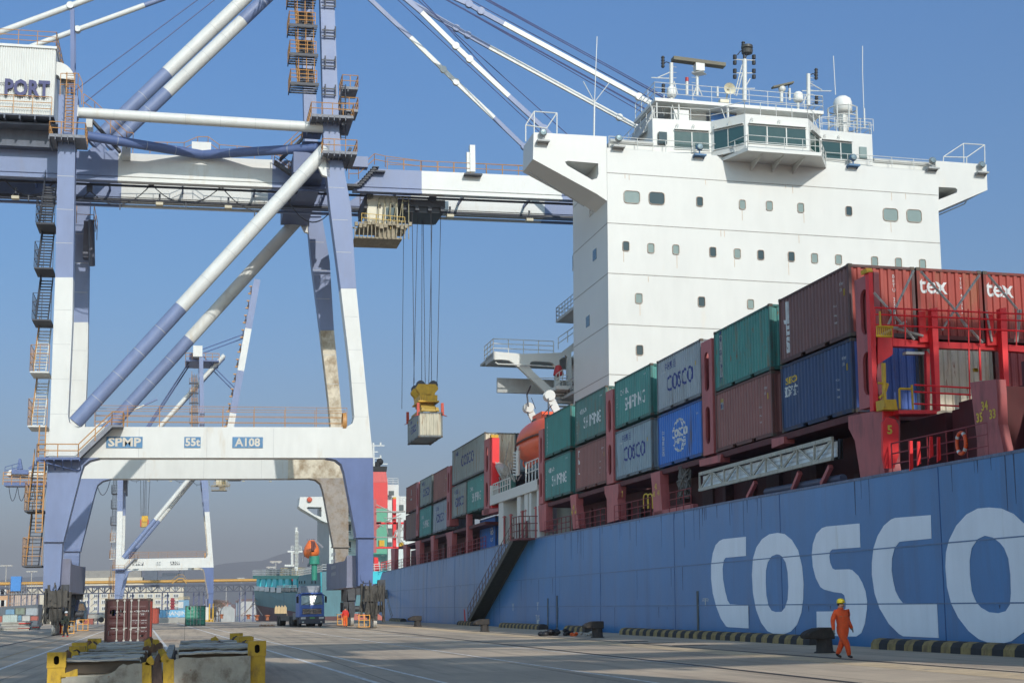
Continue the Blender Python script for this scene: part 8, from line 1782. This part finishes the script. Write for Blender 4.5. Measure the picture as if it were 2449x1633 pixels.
def stand(h=1.7, arm=.05, lean=0., step=.06):
    s = h/1.75; J = dict(pelvis=(0, 0, .93), waist=(0, 0, 1.05), chest=(lean*.5, 0, 1.28), neckb=(lean, 0, 1.45), neck=(lean, 0, 1.52), head0=(lean, -.01, 1.60), head1=(lean, -.01, 1.68))
    for n, q in (('l', -1), ('r', 1)):
        J.update({'hip'+n: (.09*q, 0, .86), 'knee'+n: (.10*q, -.03, .48), 'ankle'+n: (.11*q, .0+step*q, .10), 'heel'+n: (.11*q, .03+step*q, .045), 'toe'+n: (.12*q, -.13+step*q, .03),
                  'sh'+n: (.185*q+lean*.8, 0, 1.40), 'el'+n: ((.235+arm)*q, .03, 1.12), 'wr'+n: ((.235+arm)*q, -.08, .90), 'palm'+n: ((.23+arm)*q, -.11, .82)})
    return {k: tuple(c*s for c in v) for k, v in J.items()}
RW = mat('red_jacket', (.62, .03, .02), .7, .1, 5); OT = mat('orange_trousers', (.75, .13, .02), .7, .1, 5)
g = atz(zg(1027, 1387)); person((g.x, g.y, 0), math.pi, stand(1.78, .03), 'person seen from behind in a red jacket and orange trousers beside the right crane leg', (RW, OT, BOOTM, SK, GLV), 1.0, mat('black_cap', (.015, .015, .02), .6), 0)
OLV = mat('olive_jacket', (.06, .065, .045), .8, .2, 5); DT = mat('dark_trousers', (.02, .022, .028), .8)
def bag(root, P, V3): MB().box(P(V3('waist')+Vector((-.28, -.25, -.12))), P(V3('waist')+Vector((.10, -.14, .16)))).build('shoulder_bag', mat('bag_olive', (.10, .10, .06), .8), root)
g = atz(z3(410, 1278)); person((g.x, g.y, 0), -.9, stand(1.82, .06, 0, .1), 'person in a dark olive jacket and white hard hat standing at the left crane foot', (OLV, DT, mat('red_shoe', (.5, .03, .04), .6), SK, OLV), 1.0, mat('helmet_white', (.7, .7, .68), .3, .02), .9, bag)
g = atz(zd(548, 1150)); person((g.x-.25, g.y+1.1, 0), -1.2, stand(1.8, .03), 'person in a navy jacket with a red trouser leg, half behind the white helmeted one', (mat('navy_jacket', (.02, .03, .06), .8), RW, BOOTM, SK, DGL), 1.0, mat('black_cap', (.015, .015, .02), .6), .5)
# ================================================================ lorry
TX0, TX1 = aty(ze(1325, 830), 142).x, aty(ze(1578, 830), 142).x; TW = TX1-TX0; T = lambda x, y, Y=142.: aty(ze(x, y), Y)
tr = thing('truck', 'blue tractor truck with a high roof fairing and empty low trailer, facing the camera', 'truck', ((TX0+TX1)/2, 142, 0)); tr.rotation_euler.z = .085
TB = mat('truck_blue', (.07, .16, .50), .3, .06, .8, dirt=.2, dirtcol=(.12, .11, .10)); TG = mat('fairing_grey_blue', (.30, .33, .37), .4, .1); CHR = mat('chrome', (.5, .5, .5), .2, .05, metal=.9)
ztop = T(1450, 500).z; zws = T(1450, 618).z; zgr0, zgr1 = T(1450, 705).z, T(1450, 650).z; zbm0, zbm1 = T(1450, 800, 141.7).z, T(1450, 728, 141.7).z
pr = [(142.0, zbm1-.1), (142.0, zws), (142.22, ztop-.08), (142.5, ztop), (144.3, ztop), (144.3, .9), (142.6, .9)]
MB().prism([(TX0, y, z) for y, z in pr], (TW, 0, 0)).build('cab', TB, tr, bevel=.06)
w0, w1 = zws+.02, ztop-.1; f = lambda z: 142.0+.22*(z-zws)/(ztop-.08-zws)
MB().prism([(TX0+.16, f(w0)-.03, w0+.05), (TX1-.16, f(w0)-.03, w0+.05), (TX1-.22, f(w1)-.03, w1-.05), (TX0+.22, f(w1)-.03, w1-.05)], (0, .02, 0)).build('windshield', mat('windshield_glass', (.22, .30, .32), .1, .1, spec=1.), tr)
mb = MB()
for a_ in (.25, .5, .75): x = lerp(TX0, TX1, a_); mb.beam((x-.3, f(w0)-.06, w0+.06), (x+.25, f(w0)-.06, w0+.28), .03, .03)
mb.build('wiper', BLACK, tr)
fz1 = T(1450, 418).z
MB().prism([(TX0+.1, 142.45, ztop+.01), (TX0+.12, 142.75, fz1-.35), (TX0+.25, 143.2, fz1), (TX0+.25, 144.3, fz1), (TX0+.1, 144.3, ztop+.01)], (TW-.2-.15, 0, 0)).build('roof_fairing', TG, tr, bevel=.12)
MB().box((TX0+.2, 141.9, ztop-.02), (TX1-.2, 142.4, ztop+.12)).build('sun_visor', TB, tr)
MB().box((TX0+.28, 141.95, zgr0), (TX1-.28, 142.0, zgr1+.02)).build('grille', mat('grille_dark', (.03, .03, .035), .4), tr)
mb = MB()
for i in range(4): z = lerp(zgr0, zgr1, (i+.5)/4); mb.box((TX0+.3, 141.92, z-.03), (TX1-.3, 141.95, z+.03))
xm = (TX0+TX1)/2; mb.prism([(xm-.12, 141.90, zgr0+.02), (xm+.12, 141.90, zgr0+.02), (xm, 141.90, zgr1)], (0, .03, 0)); mb.build('grille_bar', CHR, tr)
mb = MB().box((TX0-.02, 141.75, zbm0), (TX1+.02, 142.1, zbm1)); mb.build('bumper', mat('bumper_dark', (.05, .06, .09), .5), tr, bevel=.04)
for s, x in ((1, TX0+.1), (-1, TX1-.55)): MB().box((x, 141.72, zbm1-.24), (x+.45, 141.75, zbm1-.05)).build('headlight', mat('headlight_glass', (.55, .58, .6), .1, .2, 8), tr); MB().box((x+.12, 141.72, zbm0+.1), (x+.3, 141.75, zbm0+.22)).build('fog_lamp', mat('headlight_glass', (.55, .58, .6), .1), tr)
mb = MB().box((xm-.24, 141.72, zbm1-.2), (xm+.24, 141.74, zbm1-.06)); pl = mb.build('number_plate', mat('plate_green', (.12, .38, .16), .5), tr)
for x, s in ((TX0-.28, 1), (TX1+.05, -1)): MB().box((x, 142.0, zws+.25), (x+.2, 142.12, zws+.85)).build('mirror', BLACK, tr); MB().tube((x+.1, 142.1, zws+.85), (TX0 if s > 0 else TX1, 142.4, ztop-.1), .03, 5).build('mirror_arm', BLACK, tr)
def wheel(x, y, r=.5, w=.3):
    t_ = MB().lathe([(.3, -w/2), (r-.03, -w/2), (r, -w/2+.05), (r, w/2-.05), (r-.03, w/2), (.3, w/2)], (x, y, r), 'X', 22); o = t_.build('wheel', BLACK, tr)
    MB().lathe([(0, -w/2+.05), (.3, -w/2+.02), (.3, w/2-.02), (0, w/2-.05)], (x, y, r), 'X', 16).build('rim', GREASE, o)
for y in (143.2, 147.0, 148.3): wheel(TX0+.2, y); wheel(TX1-.2, y)
for y in (155.2, 156.5): wheel(TX0+.2, y); wheel(TX1-.2, y)
for y in (147.0, 148.3, 155.2, 156.5): wheel(TX0+.52, y); wheel(TX1-.52, y)
mb = MB()
for x in (TX0+.65, TX1-.8): mb.box((x, 143, .75), (x+.14, 158, 1.05))
for y in range(144, 158, 2): mb.box((TX0+.66, y, .8), (TX1-.66, y+.12, 1.0))
mb.box((TX0+.1, 146, .55), (TX1-.1, 157, 1.0)); mb.box((TX0-.02, 150, 1.05), (TX0+.12, 158, 1.25)); mb.box((TX1-.12, 150, 1.05), (TX1+.02, 158, 1.25)); mb.build('chassis', GREASE, tr)
MB().box((TX0+.05, 144.6, .7), (TX0+.6, 146.4, 1.3)).build('fuel_tank', mat('tank_grey', (.2, .2, .2), .4), tr)
for i, y in enumerate((151.5, 153.5, 155.6, 157.6)):
    MB().prism([(TX0-.1, y, 1.25), (TX0+.25, y, 1.25), (TX0+.25, y, 1.85), (TX0+.05, y, 2.1), (TX0-.08, y, 1.8)], (0, .1, 0)).build('guide_plate', mat('guide_cream', (.60, .45, .25), .6), tr)
# ================================================================ air
hz = bpy.data.materials.new('haze_air'); hz.use_nodes = True; n_ = hz.node_tree; n_.nodes.clear()
pv = n_.nodes.new('ShaderNodeVolumePrincipled'); pv.inputs['Color'].default_value = (.80, .74, .74, 1); pv.inputs['Density'].default_value = 2.8e-4; pv.inputs['Anisotropy'].default_value = .2
om = n_.nodes.new('ShaderNodeOutputMaterial'); n_.links.new(pv.outputs[0], om.inputs['Volume'])
o = MB().box((-9800, -1200, -9), (9800, 8000, 330)).build('haze', hz); o['kind'] = 'stuff'; o['label'] = 'thin pale haze in the air over the harbour'
